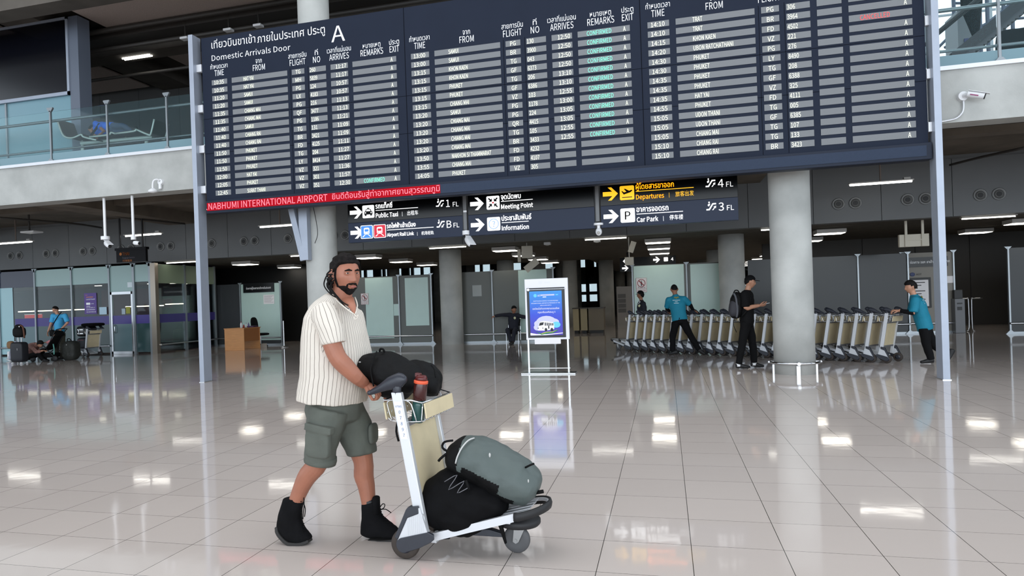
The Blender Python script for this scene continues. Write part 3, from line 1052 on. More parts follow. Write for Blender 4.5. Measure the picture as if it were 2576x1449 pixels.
# ---------------------------------------------------------------- luggage trolleys
def make_trolley(label, loc, rz, group=None, sticker=False):
    t = thing('luggage_trolley', label, 'luggage trolley', loc, rz, group)
    b0, b1 = Vector((0.118, 0, 0.13)), Vector((-0.022, 0, 0.955))

    def lean(z):
        return 0.118 - 0.14 * (z - 0.13) / 0.825
    for s in (-1, 1):
        y = 0.24 * s
        # upright post, leaning back
        m = MB()
        hw = 0.031
        vs = []
        for z in (0.16, 0.955):
            x = lean(z)
            vs += [(x - hw, y - 0.018, z), (x + hw, y - 0.018, z), (x + hw, y + 0.018, z), (x - hw, y + 0.018, z)]
        m.add(vs, [(3, 2, 1, 0), (4, 5, 6, 7), (0, 1, 5, 4), (1, 2, 6, 5), (2, 3, 7, 6), (3, 0, 4, 7)])
        po = m.build('upright_post', M_ALU, t, bev=0.004)
        if sticker and s < 0:
            m = MB()
            yy = y - 0.0195
            vs = [(lean(z) + dx, yy, z) for z in (0.69, 0.905) for dx in (-0.022, 0.024)]
            m.add(vs, [(0, 1, 3, 2)], 0)
            for i, (ch, z, sz) in enumerate((('VTBS', 0.88, 0.017), ('0', 0.845, 0.026), ('7', 0.812, 0.026), ('8', 0.779, 0.026), ('9', 0.746, 0.026), ('7', 0.713, 0.026))):
                m.text(ch, sz, FACE(lean(z) + 0.002, yy - 0.001, z - 0.01), align='C', mi=1)
            m.build('number_sticker', [mat('label_white', (236, 240, 250), 0.4), mat('label_blue', (70, 90, 140), 0.5)], po)
        # wheel
        m = MB()
        m.lathe([(0.052, -0.021), (0.076, -0.021), (0.0845, -0.014), (0.0865, 0), (0.0845, 0.014), (0.076, 0.021), (0.052, 0.021)], 32, 0, TR(0, y, 0.0865) @ RX(PI / 2))
        w = m.build('rear_wheel', M_TYRE, t)
        m = MB()
        m.lathe([(0.012, -0.024), (0.05, -0.022), (0.05, 0.022), (0.012, 0.024)], 24, 0, TR(0, y, 0.0865) @ RX(PI / 2))
        m.cyl((0, y - 0.035, 0.0865), (0, y + 0.035, 0.0865), 0.012, None, 12)
        m.build('hub', M_NAVYP, w)
        # wheel guard: ribbed aluminium wedge with a dark rim and a dark bracket
        yo = y + 0.014 * s
        M = TR(0, yo + 0.017, 0) @ RX(PI / 2)
        m = MB()
        m.prism([(-0.036, 0.112), (0.15, 0.165), (0.108, 0.305), (0.085, 0.30), (0.022, 0.245)], 0.034, 0, M)
        for i in range(9):
            x = 0.03 + i * 0.0115
            z0, z1 = 0.135 + 0.28 * x, min(0.27, 0.235 + x * 0.55)
            m.bb((x - 0.0025, yo - 0.019, z0), (x + 0.0025, yo + 0.019, z1))
        g = m.build('wheel_guard', M_ALU, t)
        m = MB()
        m.prism([(-0.052, 0.13), (-0.034, 0.115), (0.03, 0.243), (0.1, 0.272), (0.098, 0.315), (0.036, 0.307), (0.022, 0.29)], 0.046, 0, TR(0, yo + 0.023, 0) @ RX(PI / 2))
        m.build('guard_rim', M_NAVYP, g, bev=0.004)
        m = MB()
        ol = [(0.043 * math.cos(a), 0.0865 + 0.043 * math.sin(a)) for a in [math.radians(q) for q in range(110, 320, 15)]]
        m.prism(ol + [(0.10, 0.078), (0.17, 0.115), (0.187, 0.13), (0.187, 0.158), (0.155, 0.172)], 0.02, 0, TR(0, yo + (0.0 if s < 0 else 0.03) - 0.005, 0) @ RX(PI / 2))
        m.build('wheel_bracket', M_NAVYP, g, bev=0.003)
    # cream panel between the posts
    m = MB()
    for z0, z1, th in ((0.33, 0.765, 0.012),):
        vs = [(lean(z) + d, yy, z) for z in (z0, z1) for yy in (-0.222, 0.222) for d in (-th / 2, th / 2)]
        m.add(vs, [(0, 1, 3, 2), (4, 6, 7, 5), (0, 4, 5, 1), (2, 3, 7, 6), (0, 2, 6, 4), (1, 5, 7, 3)])
    m.build('back_panel', M_CREAM, t)
    m = MB()
    m.box((lean(0.77), 0, 0.772), (0.05, 0.446, 0.035))
    m.box((lean(0.315), 0, 0.315), (0.04, 0.446, 0.03))
    m.build('cross_bar', mat('grooved_aluminium', (150, 152, 156), 0.4, 0.6), t, bev=0.004)
    # wire basket with a cream board front and back
    m = MB()
    zr = 0.905
    rim = [(-0.115, -0.225, zr), (-0.02, -0.235, zr + 0.004), (0.06, -0.235, zr + 0.004), (0.125, -0.225, zr - 0.012), (0.135, 0, zr - 0.012), (0.125, 0.225, zr - 0.012), (0.06, 0.235, zr + 0.004), (-0.02, 0.235, zr + 0.004), (-0.115, 0.225, zr), (-0.125, 0, zr)]
    m.tube(rim, 0.0048, 7, closed=True)
    for s in (-1, 1):
        y = 0.232 * s
        m.tube([(-0.075, y, zr), (-0.09, y, zr - 0.02), (-0.07, y * 0.97, 0.80), (-0.05, y * 0.95, 0.785), (0.1, y * 0.95, 0.785), (0.118, y * 0.96, 0.80), (0.128, y * 0.97, zr - 0.02)], 0.004, 6)
        m.tube([(-0.04, y, zr - 0.002), (-0.03, y * 0.97, 0.79)], 0.003, 6)
        m.tube([(0.03, y, zr), (0.06, y, zr - 0.02), (0.085, y * 0.95, 0.786)], 0.004, 6)
    for i in range(8):
        yy = -0.2 + i * 0.057
        m.tube([(-0.105, yy, 0.84), (-0.085, yy, 0.785), (0.11, yy, 0.783), (0.128, yy, 0.80)], 0.003, 6)
    bk = m.build('wire_basket', M_CHROME, t)
    m = MB()
    m.box((0, 0, 0), (0.01, 0.45, 0.088), 0, TR(0.143, 0, 0.846) @ RY(-0.12))
    m.build('front_board', M_CREAM, bk, bev=0.003)
    m = MB()
    m.box((0, 0, 0), (0.01, 0.44, 0.10), 0, TR(-0.112, 0, 0.842) @ RY(-0.14))
    m.build('rear_board', M_CREAM, bk, bev=0.003)
    # moulded handle: two arms and a grip bar behind
    m = MB()
    for s in (-1, 1):
        y = 0.24 * s
        m.limb([(-0.025, y, 0.94), (-0.02, y, 1.0)], [0.018, 0.02], [0.026, 0.028], n=10)
        m.limb([(0.03, y, 1.028), (0.0, y, 1.026), (-0.06, y, 1.006), (-0.12, y, 0.98), (-0.19, y, 0.951)], [0.022, 0.028, 0.027, 0.021, 0.015], [0.024, 0.044, 0.040, 0.024, 0.014], n=14)
    m.limb([(-0.195, -0.25, 0.951), (-0.2, -0.12, 0.951), (-0.2, 0.12, 0.951), (-0.195, 0.25, 0.951)], [0.014] * 4, ref=(1, 0, 0), n=10)
    m.build('handle', M_NAVYP, t)
    # rising platform
    m = MB()
    for s in (-1, 1):
        pts = []
        for x, y, z in ((0.13, 0.205, 0.118), (0.36, 0.185, 0.183), (0.63, 0.165, 0.258)):
            pts.append((x, y * s, z))
        for a, bb in ((0, 1), (1, 2)):
            p, q = pts[a], pts[bb]
            vs = []
            for r in (p, q):
                vs += [(r[0], r[1] - 0.012, r[2] - 0.026), (r[0], r[1] + 0.012, r[2] - 0.026), (r[0], r[1] + 0.012, r[2] + 0.02), (r[0], r[1] - 0.012, r[2] + 0.02)]
            m.add(vs, [(3, 2, 1, 0), (4, 5, 6, 7), (0, 1, 5, 4), (1, 2, 6, 5), (2, 3, 7, 6), (3, 0, 4, 7)])
    for y in (-0.12, -0.06, 0.0, 0.06, 0.12):
        vs = []
        for x, z in ((0.14, 0.125), (0.70, 0.277)):
            vs += [(x, y - 0.019, z), (x, y + 0.019, z), (x, y + 0.019, z + 0.01), (x, y - 0.019, z + 0.01)]
        m.add(vs, [(3, 2, 1, 0), (4, 5, 6, 7), (0, 1, 5, 4), (1, 2, 6, 5), (2, 3, 7, 6), (3, 0, 4, 7)])
    m.box((0.16, 0, 0.105), (0.03, 0.41, 0.03)); m.box((0.58, 0, 0.225), (0.05, 0.33, 0.02))
    m.build('platform', M_ALU, t)
    m = MB()
    arc = [(0.63, -0.165, 0.262)] + [(0.65 + 0.135 * math.cos(math.radians(a)), 0.165 * math.sin(math.radians(a)), 0.262 + 0.033 * max(0, math.cos(math.radians(a)))) for a in range(-90, 91, 15)] + [(0.63, 0.165, 0.262)]
    m.tube(arc, 0.011, 8)
    m.build('front_rail', M_ALU, t)
    m = MB()
    m.limb([Vector(p) + Vector((0.008, 0, -0.004)) for p in arc], [0.013] * len(arc), [0.026] * len(arc), ref=(1, 0, 0), n=10) if False else None
    rings = []
    for i, p in enumerate(arc):
        p = Vector(p)
        tg = Vector(arc[min(i + 1, len(arc) - 1)]) - Vector(arc[max(i - 1, 0)])
        nrm = Vector((tg.y, -tg.x, 0)).normalized()
        rings.append([p + nrm * a + Vector((0, 0, b)) for a, b in ((0.002, -0.03), (0.018, -0.024), (0.022, 0), (0.016, 0.018), (0.004, 0.02))])
    m = MB(); m.loft(rings, 0, True, True)
    m.build('bumper', M_RUBBER, t)
    # swivel wheel
    m = MB()
    m.lathe([(0.03, -0.024), (0.112, -0.022), (0.122, -0.01), (0.122, 0.01), (0.112, 0.022), (0.03, 0.024)], 32, 0, TR(0.615, 0, 0.188))
    cw = m.build('swivel_roller', M_RUBBER, t)
    m = MB()
    m.lathe([(0.046, -0.019), (0.07, -0.019), (0.078, -0.011), (0.079, 0), (0.078, 0.011), (0.07, 0.019), (0.046, 0.019)], 32, 0, TR(0.595, 0, 0.079) @ RX(PI / 2))
    m.build('front_wheel', mat('grey_tyre', (82, 82, 84), 0.6), cw)
    m = MB()
    m.lathe([(0.008, -0.02), (0.047, -0.016), (0.047, 0.016), (0.008, 0.02)], 24, 0, TR(0.595, 0, 0.079) @ RX(PI / 2))
    m.build('front_hub', M_NAVYP, cw)
    m = MB()
    for s in (-1, 1):
        m.prism([(0.578, 0.07), (0.595, 0.06), (0.612, 0.07), (0.66, 0.17), (0.59, 0.17)], 0.006, 0, TR(0, 0.027 * s + 0.003, 0) @ RX(PI / 2))
        m.cyl((0.595, 0.027 * s, 0.079), (0.595, 0.034 * s, 0.079), 0.009, None, 10)
    m.build('fork', mat('zinc_fork', (150, 150, 150), 0.35, 0.8), cw)
    m = MB()
    m.prism([(0.31, 0.172), (0.345, 0.182), (0.358, 0.138), (0.44, 0.138), (0.525, 0.118), (0.525, 0.098), (0.345, 0.095), (0.325, 0.108)], 0.05, 0, TR(0, 0.0, 0) @ RX(PI / 2))
    m.build('foot_pedal', M_NAVYP, t, bev=0.004)
    return t


FT = Vector((-1.468, 4.075, 0))
trolley = make_trolley('luggage trolley with number sticker pushed by the bearded man, loaded with black and grey bags', tuple(FT), math.radians(-3.5), None, True)

# nested row, leading trolley far left, last one at the right
r0, r1 = fl(1585, 884), fl(2231, 914)
dirv = (r0 - r1).normalized()
rzr = math.atan2(dirv.y, dirv.x)
nrow = 24
first = None
for i in range(nrow):
    f = i / (nrow - 1)
    p = r0.lerp(r1, f)
    nl = Vector((-dirv.y, dirv.x, 0))
    c = p - nl * 0.255 + Vector((dirv.y, -dirv.x, 0)) * 0.0
    if i == 0:
        lab = 'empty luggage trolley leading the nested row, its platform sticking out at the far left end'
    elif i == nrow - 1:
        lab = 'empty luggage trolley at the right end of the nested row, cream panel fully in view'
    else:
        lab = 'empty cream-panelled luggage trolley, %s counted from the leading end of the nested row' % ORD[i]
    if first is None:
        first = make_trolley(lab, (c.x, c.y, 0), rzr, 'luggage trolleys nested in a row')
        t = first
    else:
        t = dup(first)
        t.location = (c.x, c.y, 0)
        t['label'] = lab

# trolley with suitcases beside the glass office
lt_pos = fl(232, 898)
lt = dup(first)
lt.location = (lt_pos.x, lt_pos.y + 0.1, 0)
lt.rotation_euler = (0, 0, math.radians(168))
lt['label'] = 'cream-panelled luggage trolley loaded with dark suitcases, beside the glass office'
del lt['group']

# ---------------------------------------------------------------- luggage on the front trolley
M_BAG = mat('black_nylon', (12, 12, 13), 0.7, spec=0.2, var=0.2, scale=12, bump=0.5, bscale=26)
M_BAG2 = mat('black_canvas', (9, 9, 11), 0.8, spec=0.15, var=0.15, scale=12, bump=0.5, bscale=18)
M_GREYBAG = mat('grey_green_nylon', (82, 92, 90), 0.62, var=0.06, scale=10, bump=0.35, bscale=22)
M_STRAP = mat('black_webbing', (11, 11, 12), 0.75, spec=0.2)
M_ZIP = mat('silver_zip', (190, 190, 188), 0.4)


def soft(mb, voxel=0.012, sm=4, amp=0.01, sc=9.0, seed=1.0):
    me = remesh(mb, voxel, sm)
    displace(me, amp, sc, seed)
    displace(me, amp * 0.5, sc * 2.6, seed + 7)
    return me


def localise(mb, parent):
    I = basis(parent).inverted()
    mb.v = [tuple(I @ Vector(p)) for p in mb.v]
    return mb


# duffel resting on the platform
YD = 4.03
bag = thing('duffel_bag', 'big black duffel bag slumped on the platform of the loaded trolley, under the grey backpack', 'bag', (at(1165, 1250, YD).x, YD, at(1165, 1330, YD).z))
m = MB()
cp = [(1094, 1285, 62), (1125, 1265, 80), (1170, 1268, 80), (1215, 1262, 60), (1268, 1262, 28)]
m.limb([at(x, y, YD) for x, y, r in cp], [0.17, 0.2, 0.21, 0.2, 0.16], [r / 415 for x, y, r in cp], ref=(0, 1, 0), n=24, capk=0.3)
m.limb([at(1135, 1215, YD), at(1160, 1185, YD + 0.03)], [0.17, 0.12], [0.1, 0.05], n=20)
localise(m, bag)
me = soft(m, 0.012, 5, 0.016, 7.0)
link('bag_body', me, [M_BAG2], bag)
m = MB()
zig = [(1118, 1212), (1150, 1195), (1128, 1232), (1168, 1210), (1150, 1240), (1176, 1228)]
m.tube([at(x, y, YD - 0.20) for x, y in zig], 0.0025, 5)
m.build('bungee_cord', mat('grey_cord', (105, 105, 110), 0.6), bag, world=True)
m = MB()
m.limb([at(1255, 1300, 3.93), at(1262, 1330, 3.95), at(1272, 1365, 3.97)], [0.03, 0.02, 0.012], [0.02, 0.012, 0.008], n=8)
m.limb([at(1097, 1330, 3.95), at(1110, 1352, 3.95), at(1130, 1352, 3.95)], [0.02, 0.015, 0.01], n=8)
m.build('hanging_strap', M_STRAP, bag, world=True)

# grey backpack lying on top
YG = 4.05
gp = thing('backpack', 'large grey-green backpack with black side panel lying across the loaded trolley', 'backpack', (at(1240, 1180, YG).x, YG, at(1240, 1250, YG).z))
m = MB()
cp = [(1140, 1148, 34), (1165, 1148, 50), (1200, 1156, 56), (1250, 1182, 60), (1300, 1208, 58), (1338, 1232, 42)]
m.limb([at(x, y, YG) for x, y, r in cp], [0.13, 0.16, 0.17, 0.18, 0.18, 0.15], [r / 415 for x, y, r in cp], ref=(0, 1, 0), n=32, capk=0.35)
localise(m, gp)
me = soft(m, 0.008, 5, 0.010, 8.0, 3.0)
axis = (at(1338, 1232, YG) - at(1150, 1145, YG)).normalized()
org = at(1150, 1145, YG)
gw = basis(gp)
me.materials.append(M_GREYBAG); me.materials.append(M_BAG)
nrm2 = axis.cross(Vector((0, 1, 0)))
for pgn in me.polygons:
    c = gw @ pgn.center - org
    along = c.dot(axis)
    across = -c.dot(nrm2) if nrm2.z > 0 else c.dot(nrm2)
    lim = 0.06 if along > 0.32 else (0.0 if along > 0.08 else 0.04)
    if along < 0.045 + 0.25 * across or (c.y < -0.01 and across > lim and along < 0.42) or across > 0.1:
        pgn.material_index = 1
o = bpy.data.objects.new('backpack_body', me); COL.objects.link(o); o.parent = gp
m = MB()
m.tube([at(1193, 1102, YG - 0.06), at(1178, 1108, YG - 0.105), at(1162, 1126, YG - 0.145), at(1150, 1150, YG - 0.165), at(1146, 1166, YG - 0.165)], 0.005, 6)
m.build('zip', M_ZIP, gp, world=True)
m = MB()
m.tube([at(1140, 1108, YG - 0.05), at(1118, 1112, YG - 0.06), at(1113, 1126, YG - 0.06), at(1128, 1137, YG - 0.08)], 0.007, 6)
m.build('grab_handle', M_STRAP, gp, world=True)
m = MB()
m.tube([at(1322, 1176, YG - 0.08), at(1334, 1170, YG - 0.1), at(1344, 1166, YG - 0.1)], 0.006, 6)
m.tube([at(1172, 1208, YG - 0.18), at(1180, 1232, YG - 0.19)], 0.009, 6)
m.tube([at(1125, 1140, YG - 0.09), at(1110, 1152, YG - 0.1), at(1103, 1160, YG - 0.1)], 0.008, 6)
m.tube([at(1345, 1240, YG - 0.05), at(1367, 1236, YG - 0.05)], 0.012, 6)
m.build('strap', M_STRAP, gp, world=True)
m = MB()
m.ball(tuple(at(1232, 1145, YG - 0.16)), (0.006, 0.006, 0.013), 0, 10, 8)
m.build('badge', M_ZIP, gp, world=True)
m = MB()
m.ball(tuple(at(1329, 1210, YG - 0.175)), (0.004, 0.004, 0.01), 0, 8, 6)
m.build('badge', M_ZIP, gp, world=True)

# two black bags on the basket and handle
YT = 4.10
b1 = thing('backpack', 'black rucksack lying across the trolley handle against the man\'s belly', 'backpack', (at(970, 950, YT).x, YT, at(970, 990, YT).z))
m = MB()
cp = [(916, 918, 26), (935, 922, 40), (965, 930, 46), (1000, 944, 44), (1035, 958, 34), (1055, 972, 22)]
m.limb([at(x, y, YT) for x, y, r in cp], [0.13, 0.17, 0.18, 0.18, 0.16, 0.12], [r / 405 for x, y, r in cp], ref=(0, 1, 0), n=24, capk=0.4)
m.limb([at(950, 955, YT), at(985, 978, YT), at(1020, 985, YT)], [0.15, 0.15, 0.12], [0.07, 0.06, 0.05], n=20)
localise(m, b1)
link('bag_body', soft(m, 0.011, 4, 0.013, 8.0, 5.0), [M_BAG], b1)
m = MB()
m.tube([at(955, 884, YT - 0.04), at(957, 878, YT - 0.05), at(964, 879, YT - 0.05), at(967, 886, YT - 0.04)], 0.007, 6)
m.tube([at(948, 884, YT - 0.12), at(932, 925, YT - 0.19), at(940, 972, YT - 0.2)], 0.005, 6)
m.build('strap', M_STRAP, b1, world=True)
m = MB(); m.ball(tuple(at(905, 911, YT - 0.15)), (0.008, 0.006, 0.004), 0, 8, 6); m.build('zip_pull', M_ZIP, b1, world=True)
b2 = thing('backpack', 'smaller black daypack slumped in the wire basket of the loaded trolley', 'backpack', (at(1065, 950, 4.22).x, 4.22, at(1065, 995, 4.22).z))
m = MB()
m.limb([at(1035, 930, 4.25), at(1062, 940, 4.24), at(1082, 962, 4.22), at(1078, 985, 4.2)], [0.11, 0.13, 0.13, 0.11], [0.07, 0.085, 0.07, 0.06], n=20, capk=0.4)
localise(m, b2)
link('bag_body', soft(m, 0.01, 3, 0.014, 9.0, 9.0), [M_BAG], b2)
m = MB()
m.tube([at(1085, 918, 4.12), at(1093, 930, 4.11), at(1096, 950, 4.1)], 0.005, 6)
m.build('strap', M_STRAP, b2, world=True)

# drinking bottle in the basket
bp_ = at(1050, 1062, 3.90)
bt = thing('drinking_bottle', 'maroon drinking bottle with an orange band standing in the trolley basket', 'bottle', tuple(bp_))
M = RY(0.13)
m = MB(); m.lathe([(0.03, 0.0), (0.037, 0.01), (0.038, 0.1), (0.037, 0.13)], 24, 0, M)
m.build('lower_body', mat('teal_translucent', (36, 78, 74), 0.25), bt)
m = MB(); m.lathe([(0.036, 0.13), (0.039, 0.135), (0.039, 0.225), (0.036, 0.235)], 24, 0, M)
m.build('upper_body', mat('maroon_translucent', (62, 22, 20), 0.2), bt)
m = MB(); m.lathe([(0.036, 0.225), (0.0415, 0.228), (0.0415, 0.243), (0.036, 0.246)], 24, 0, M)
m.build('orange_band', mat('orange_silicone', (226, 92, 58), 0.5), bt)
m = MB(); m.lathe([(0.036, 0.245), (0.036, 0.258), (0.03, 0.27), (0.026, 0.275)], 24, 0, M)
m.box((-0.02, 0, 0.275), (0.03, 0.03, 0.02), 0, M)
m.build('lid', mat('maroon_lid', (86, 26, 26), 0.3), bt)
m = MB(); m.tube([at(1000, 1060, 3.85), at(997, 1085, 3.84), at(1003, 1110, 3.84)], 0.007, 6)
m.build('dangling_strap', M_STRAP, b1, world=True)

# ---------------------------------------------------------------- people
M_SKIN = mat('skin_tan', (160, 104, 82), 0.5, var=0.06, scale=14)
M_SKIN2 = mat('skin_light', (188, 138, 112), 0.5, var=0.04, scale=14)
M_SKIN3 = mat('skin_brown', (150, 104, 80), 0.5, var=0.04, scale=14)
M_HAIR = mat('black_hair', (18, 16, 16), 0.7, spec=0.2, bump=0.6, bscale=90)
M_HAIRM = mat('dark_hair_greying', (24, 20, 19), 0.75, spec=0.15, var=0.5, scale=30, bump=0.8, bscale=110)
M_EYEW = mat('eye_white', (225, 218, 212), 0.2)
M_IRIS = mat('eye_iris', (40, 28, 22), 0.15)
M_BLACKC = mat('black_cloth', (11, 11, 13), 0.85, spec=0.2, bump=0.2, bscale=20)
M_NAVYC = mat('navy_uniform', (20, 23, 36), 0.8, bump=0.2, bscale=20)
M_TEAL = mat('teal_polo', (8, 122, 148), 0.75, var=0.06, scale=8, bump=0.2, bscale=18)
M_BLUEC = mat('sky_blue_polo', (70, 172, 222), 0.75, var=0.05, scale=8, bump=0.2, bscale=18)
M_SHOE = mat('black_shoe', (20, 20, 22), 0.6)


def g2(a, b, sa, sb):
    return math.exp(-(a / sa) ** 2 - (b / sb) ** 2)


def head_fn(q, sc=1.0, beak=1.0):
    """q: point on an ellipsoid (0.098, 0.077, 0.118); face looks along +x"""
    x, y, z = q.x, q.y, q.z
    t = max(0.0, -z / 0.118)
    f = max(0.0, x / 0.098)
    y *= 1 - 0.19 * t ** 1.8
    if x < 0:
        x *= 1 - 0.30 * t ** 1.3
    else:
        x *= 0.92 + 0.05 * t
    if f > 0:
        # brow, sockets, nose, lips, chin, cheek bones
        x += 0.005 * g2(z - 0.030, abs(y) - 0.026, 0.010, 0.022) * f
        x -= 0.012 * g2(z - 0.012, abs(y) - 0.031, 0.011, 0.016) * f
        nz = 0.0
        if -0.055 < z < 0.035:
            u = (0.03 - z) / 0.062
            nz = max(0.0, min(1.0, u)) ** 0.8 if z > -0.034 else max(0.0, (z + 0.052) / 0.018)
        x += 0.026 * nz * math.exp(-(y / (0.008 + 0.009 * nz)) ** 2) * beak
        x += 0.007 * g2(z + 0.036, abs(y) - 0.013, 0.009, 0.008)
        x += 0.007 * g2(z + 0.060, y, 0.007, 0.022) + 0.008 * g2(z + 0.074, y, 0.006, 0.018)
        x -= 0.004 * g2(z + 0.067, y, 0.0028, 0.024)
        x += 0.011 * g2(z + 0.103, y, 0.014, 0.022)
        y += math.copysign(0.004, y) * g2(z + 0.012, x - 0.06, 0.02, 0.03)
    return Vector((x, y, z)) * sc


HR = (0.098, 0.079, 0.118)


def head_shell(mb, M, sc, mask, h, nu=48, nv=36, bump=0.0, bs=40.0, seed=0.0, mi=0):
    """a cap of hair or beard: grows out of the head where mask(q) is 1, sinks into it elsewhere"""
    def fn(q):
        n = Vector((q.x / HR[0] ** 2, q.y / HR[1] ** 2, q.z / HR[2] ** 2)).normalized()
        k = max(0.0, min(1.0, mask(q)))
        off = -0.012 * (1 - k) + h * k
        if bump:
            off += k * bump * noise.noise(Vector(q) * bs + Vector((seed, seed, seed)))
        return head_fn(q, sc) + n * off
    mb.ball((0, 0, 0), HR, mi, nu, nv, 1.0, M, fn)


def sstep(a, b, x):
    t = max(0.0, min(1.0, (x - a) / (b - a)))
    return t * t * (3 - 2 * t)


def short_hair(q, front=0.070, side=-0.02, back=-0.055):
    """1 where there is hair: above the hairline that drops from forehead to nape"""
    u = q.x / HR[0]
    line = front if u > 0.55 else (front + (side - front) * (0.55 - u) / 0.65 if u > -0.1 else side + (back - side) * (-0.1 - u) / 0.9)
    if u > 0.15 and q.z < front:
        line = max(line, front - 0.09 * max(0, (0.75 - u)))
    return sstep(line - 0.008, line + 0.008, q.z)


def hand(mb, wrist, d, n, size=1.0, curl=0.5, side=1, thumb_out=0.6, spread=0.12):
    """d: direction the hand points, n: back-of-hand normal; fingers curl away from n"""
    d = Vector(d).normalized()
    n = Vector(n)
    n = (n - d * n.dot(d)).normalized()
    s = d.cross(n) * side
    w = Vector(wrist)
    k = size
    # palm
    mb.limb([w, w + d * 0.03 * k, w + d * 0.075 * k, w + d * 0.088 * k], [0.024 * k, 0.034 * k, 0.040 * k, 0.036 * k], [0.016 * k, 0.016 * k, 0.014 * k, 0.011 * k], ref=s, n=12)
    for i, (off, ln) in enumerate(((-0.031, 0.078), (-0.0105, 0.088), (0.0105, 0.082), (0.030, 0.064))):
        p = w + d * 0.084 * k + s * off * k
        dd = (d + s * off * spread * 10).normalized()
        pts, rr = [p - d * 0.012 * k, p], [0.0095 * k, 0.0095 * k]
        a = 0.0
        for j, fr in enumerate((0.45, 0.30, 0.25)):
            a += curl * (0.75, 1.0, 0.8)[j]
            v = dd * math.cos(a) - n * math.sin(a)
            p = p + v * ln * fr * k
            pts.append(p)
            rr.append((0.0088, 0.008, 0.0068)[j] * k)
        mb.limb(pts, rr, ref=s, n=8)
    p = w + d * 0.022 * k - s * 0.026 * k
    v1 = (d * 0.75 - s * thumb_out - n * 0.25).normalized()
    v2 = (d * 0.95 - s * 0.1 - n * (0.2 + curl * 0.5)).normalized()
    q = p + v1 * 0.044 * k
    mb.limb([p, q, q + v2 * 0.03 * k, q + v2 * 0.052 * k], [0.013 * k, 0.0105 * k, 0.0095 * k, 0.0075 * k], ref=n, n=8)


def join(*mes):
    vs, fs = [], []
    for me in mes:
        n = len(vs)
        vs += [tuple(v.co) for v in me.vertices]
        fs += [tuple(i + n for i in p.vertices) for p in me.polygons]
    me = bpy.data.meshes.new('body')
    me.from_pydata(vs, [], fs)
    me.polygons.foreach_set('use_smooth', [True] * len(fs))
    me.update()
    return me


def orient(c, yaw, pitch=0.0, roll=0.0):
    return Matrix.Translation(Vector(c)) @ RZ(yaw) @ RY(pitch) @ RX(roll)


class Person:
    """skeleton points in world space; builds one continuous body and clothing meshes around it"""

    def __init__(self, label, base, skin=None, group=None, voxel=0.009):
        self.root = thing('person', label, 'person', tuple(base), 0, group)
        self.skin = skin or M_SKIN3
        self.b = MB()
        self.fine = MB()
        self.vx = voxel

    def limb(self, *a, **k):
        self.b.limb([Vector(p) for p in a[0]], *a[1:], **k)
        return self

    def head(self, c, yaw, pitch=0.0, sc=1.0, roll=0.0, nu=40, nv=30, ears=True):
        self.hm, self.hs = orient(c, yaw, pitch, roll), sc
        self.b.ball((0, 0, 0), HR, 0, nu, nv, 1.0, self.hm, lambda q: head_fn(q, sc))
        if ears:
            for s in (-1, 1):
                M = self.hm @ TR(-0.004 * sc, 0.083 * s * sc, 0.0 * sc) @ RZ(-0.55 * s)
                self.b.ball((0, 0, 0), (0.025 * sc, 0.012 * sc, 0.036 * sc), 0, 12, 10, 1.0, M)
        return self

    def body(self, smooth=3, **k):
        me = remesh(localise(self.b, self.root), self.vx, smooth)
        if self.fine.v:
            me = join(me, remesh(localise(self.fine, self.root), min(self.vx, 0.004), 1))
        o = link('body', me, [self.skin], self.root)
        return o

    def wear(self, name, mb, m, voxel=0.01, smooth=5, amp=0.006, sc=9.0, seed=0.0, remeshed=True):
        localise(mb, self.root)
        if remeshed:
            me = remesh(mb, voxel, smooth)
            if amp:
                displace(me, amp, sc, seed)
        else:
            me = mb.mesh(name)
        return link(name, me, [m] if not isinstance(m, list) else m, self.root)

    def hair(self, m, mask, h=0.012, bump=0.004, bs=45.0, nu=40, nv=30, name='hair'):
        mb = MB()
        head_shell(mb, self.hm, self.hs, mask, h, nu, nv, bump, bs)
        localise(mb, self.root)
        return link(name, mb.mesh('hair'), [m], self.root)

    def eyes(self, m_iris=None):
        for s in (-1, 1):
            mb = MB()
            c = Vector((0.0745, 0.0305 * s, 0.0115)) * self.hs
            mb.ball(tuple(c), 0.0102 * self.hs, 0, 16, 12, 1.0, self.hm)
            mb.ball(tuple(c + Vector((0.0068, -0.0015, 0)) * self.hs), 0.0058 * self.hs, 1, 12, 8, 1.0, self.hm)
            localise(mb, self.root)
            e = mb.build('eye', [M_EYEW, m_iris or M_IRIS], self.root)
            mb = MB()
            for dz, rz_ in ((0.0078, 0.0066), (-0.0080, 0.0052)):
                mb.limb([Vector((0.0755, (0.0305 - 0.015) * s, 0.0105 + dz * 0.4)) * self.hs, Vector((0.0800, 0.0295 * s, 0.0115 + dz)) * self.hs, Vector((0.0735, (0.0305 + 0.0155) * s, 0.0100 + dz * 0.4)) * self.hs],
                        [rz_ * 0.8 * self.hs, rz_ * self.hs, rz_ * 0.8 * self.hs], ref=(0, 0, 1), n=10)
            mb.v = [tuple(self.hm @ Vector(p)) for p in mb.v]
            localise(mb, self.root)
            mb.build('eyelids', self.skin, e)


def V(*a):
    return Vector(a)


def shoe(mb, heel, toe, w=0.045, h=0.075):
    heel, toe = Vector(heel), Vector(toe)
    up = Vector((0, 0, 1))
    d = (toe - heel)
    s = d.cross(up).normalized()
    mb.limb([heel + d * 0.08 + up * h * 0.75, heel + d * 0.35 + up * h * 0.62, heel + d * 0.7 + up * h * 0.42, heel + d * 0.93 + up * h * 0.34], [w * 0.8, w * 0.85, w * 1.05, w * 0.85], [h * 0.72, h * 0.62, h * 0.42, h * 0.34], ref=s, n=14, capk=0.5)


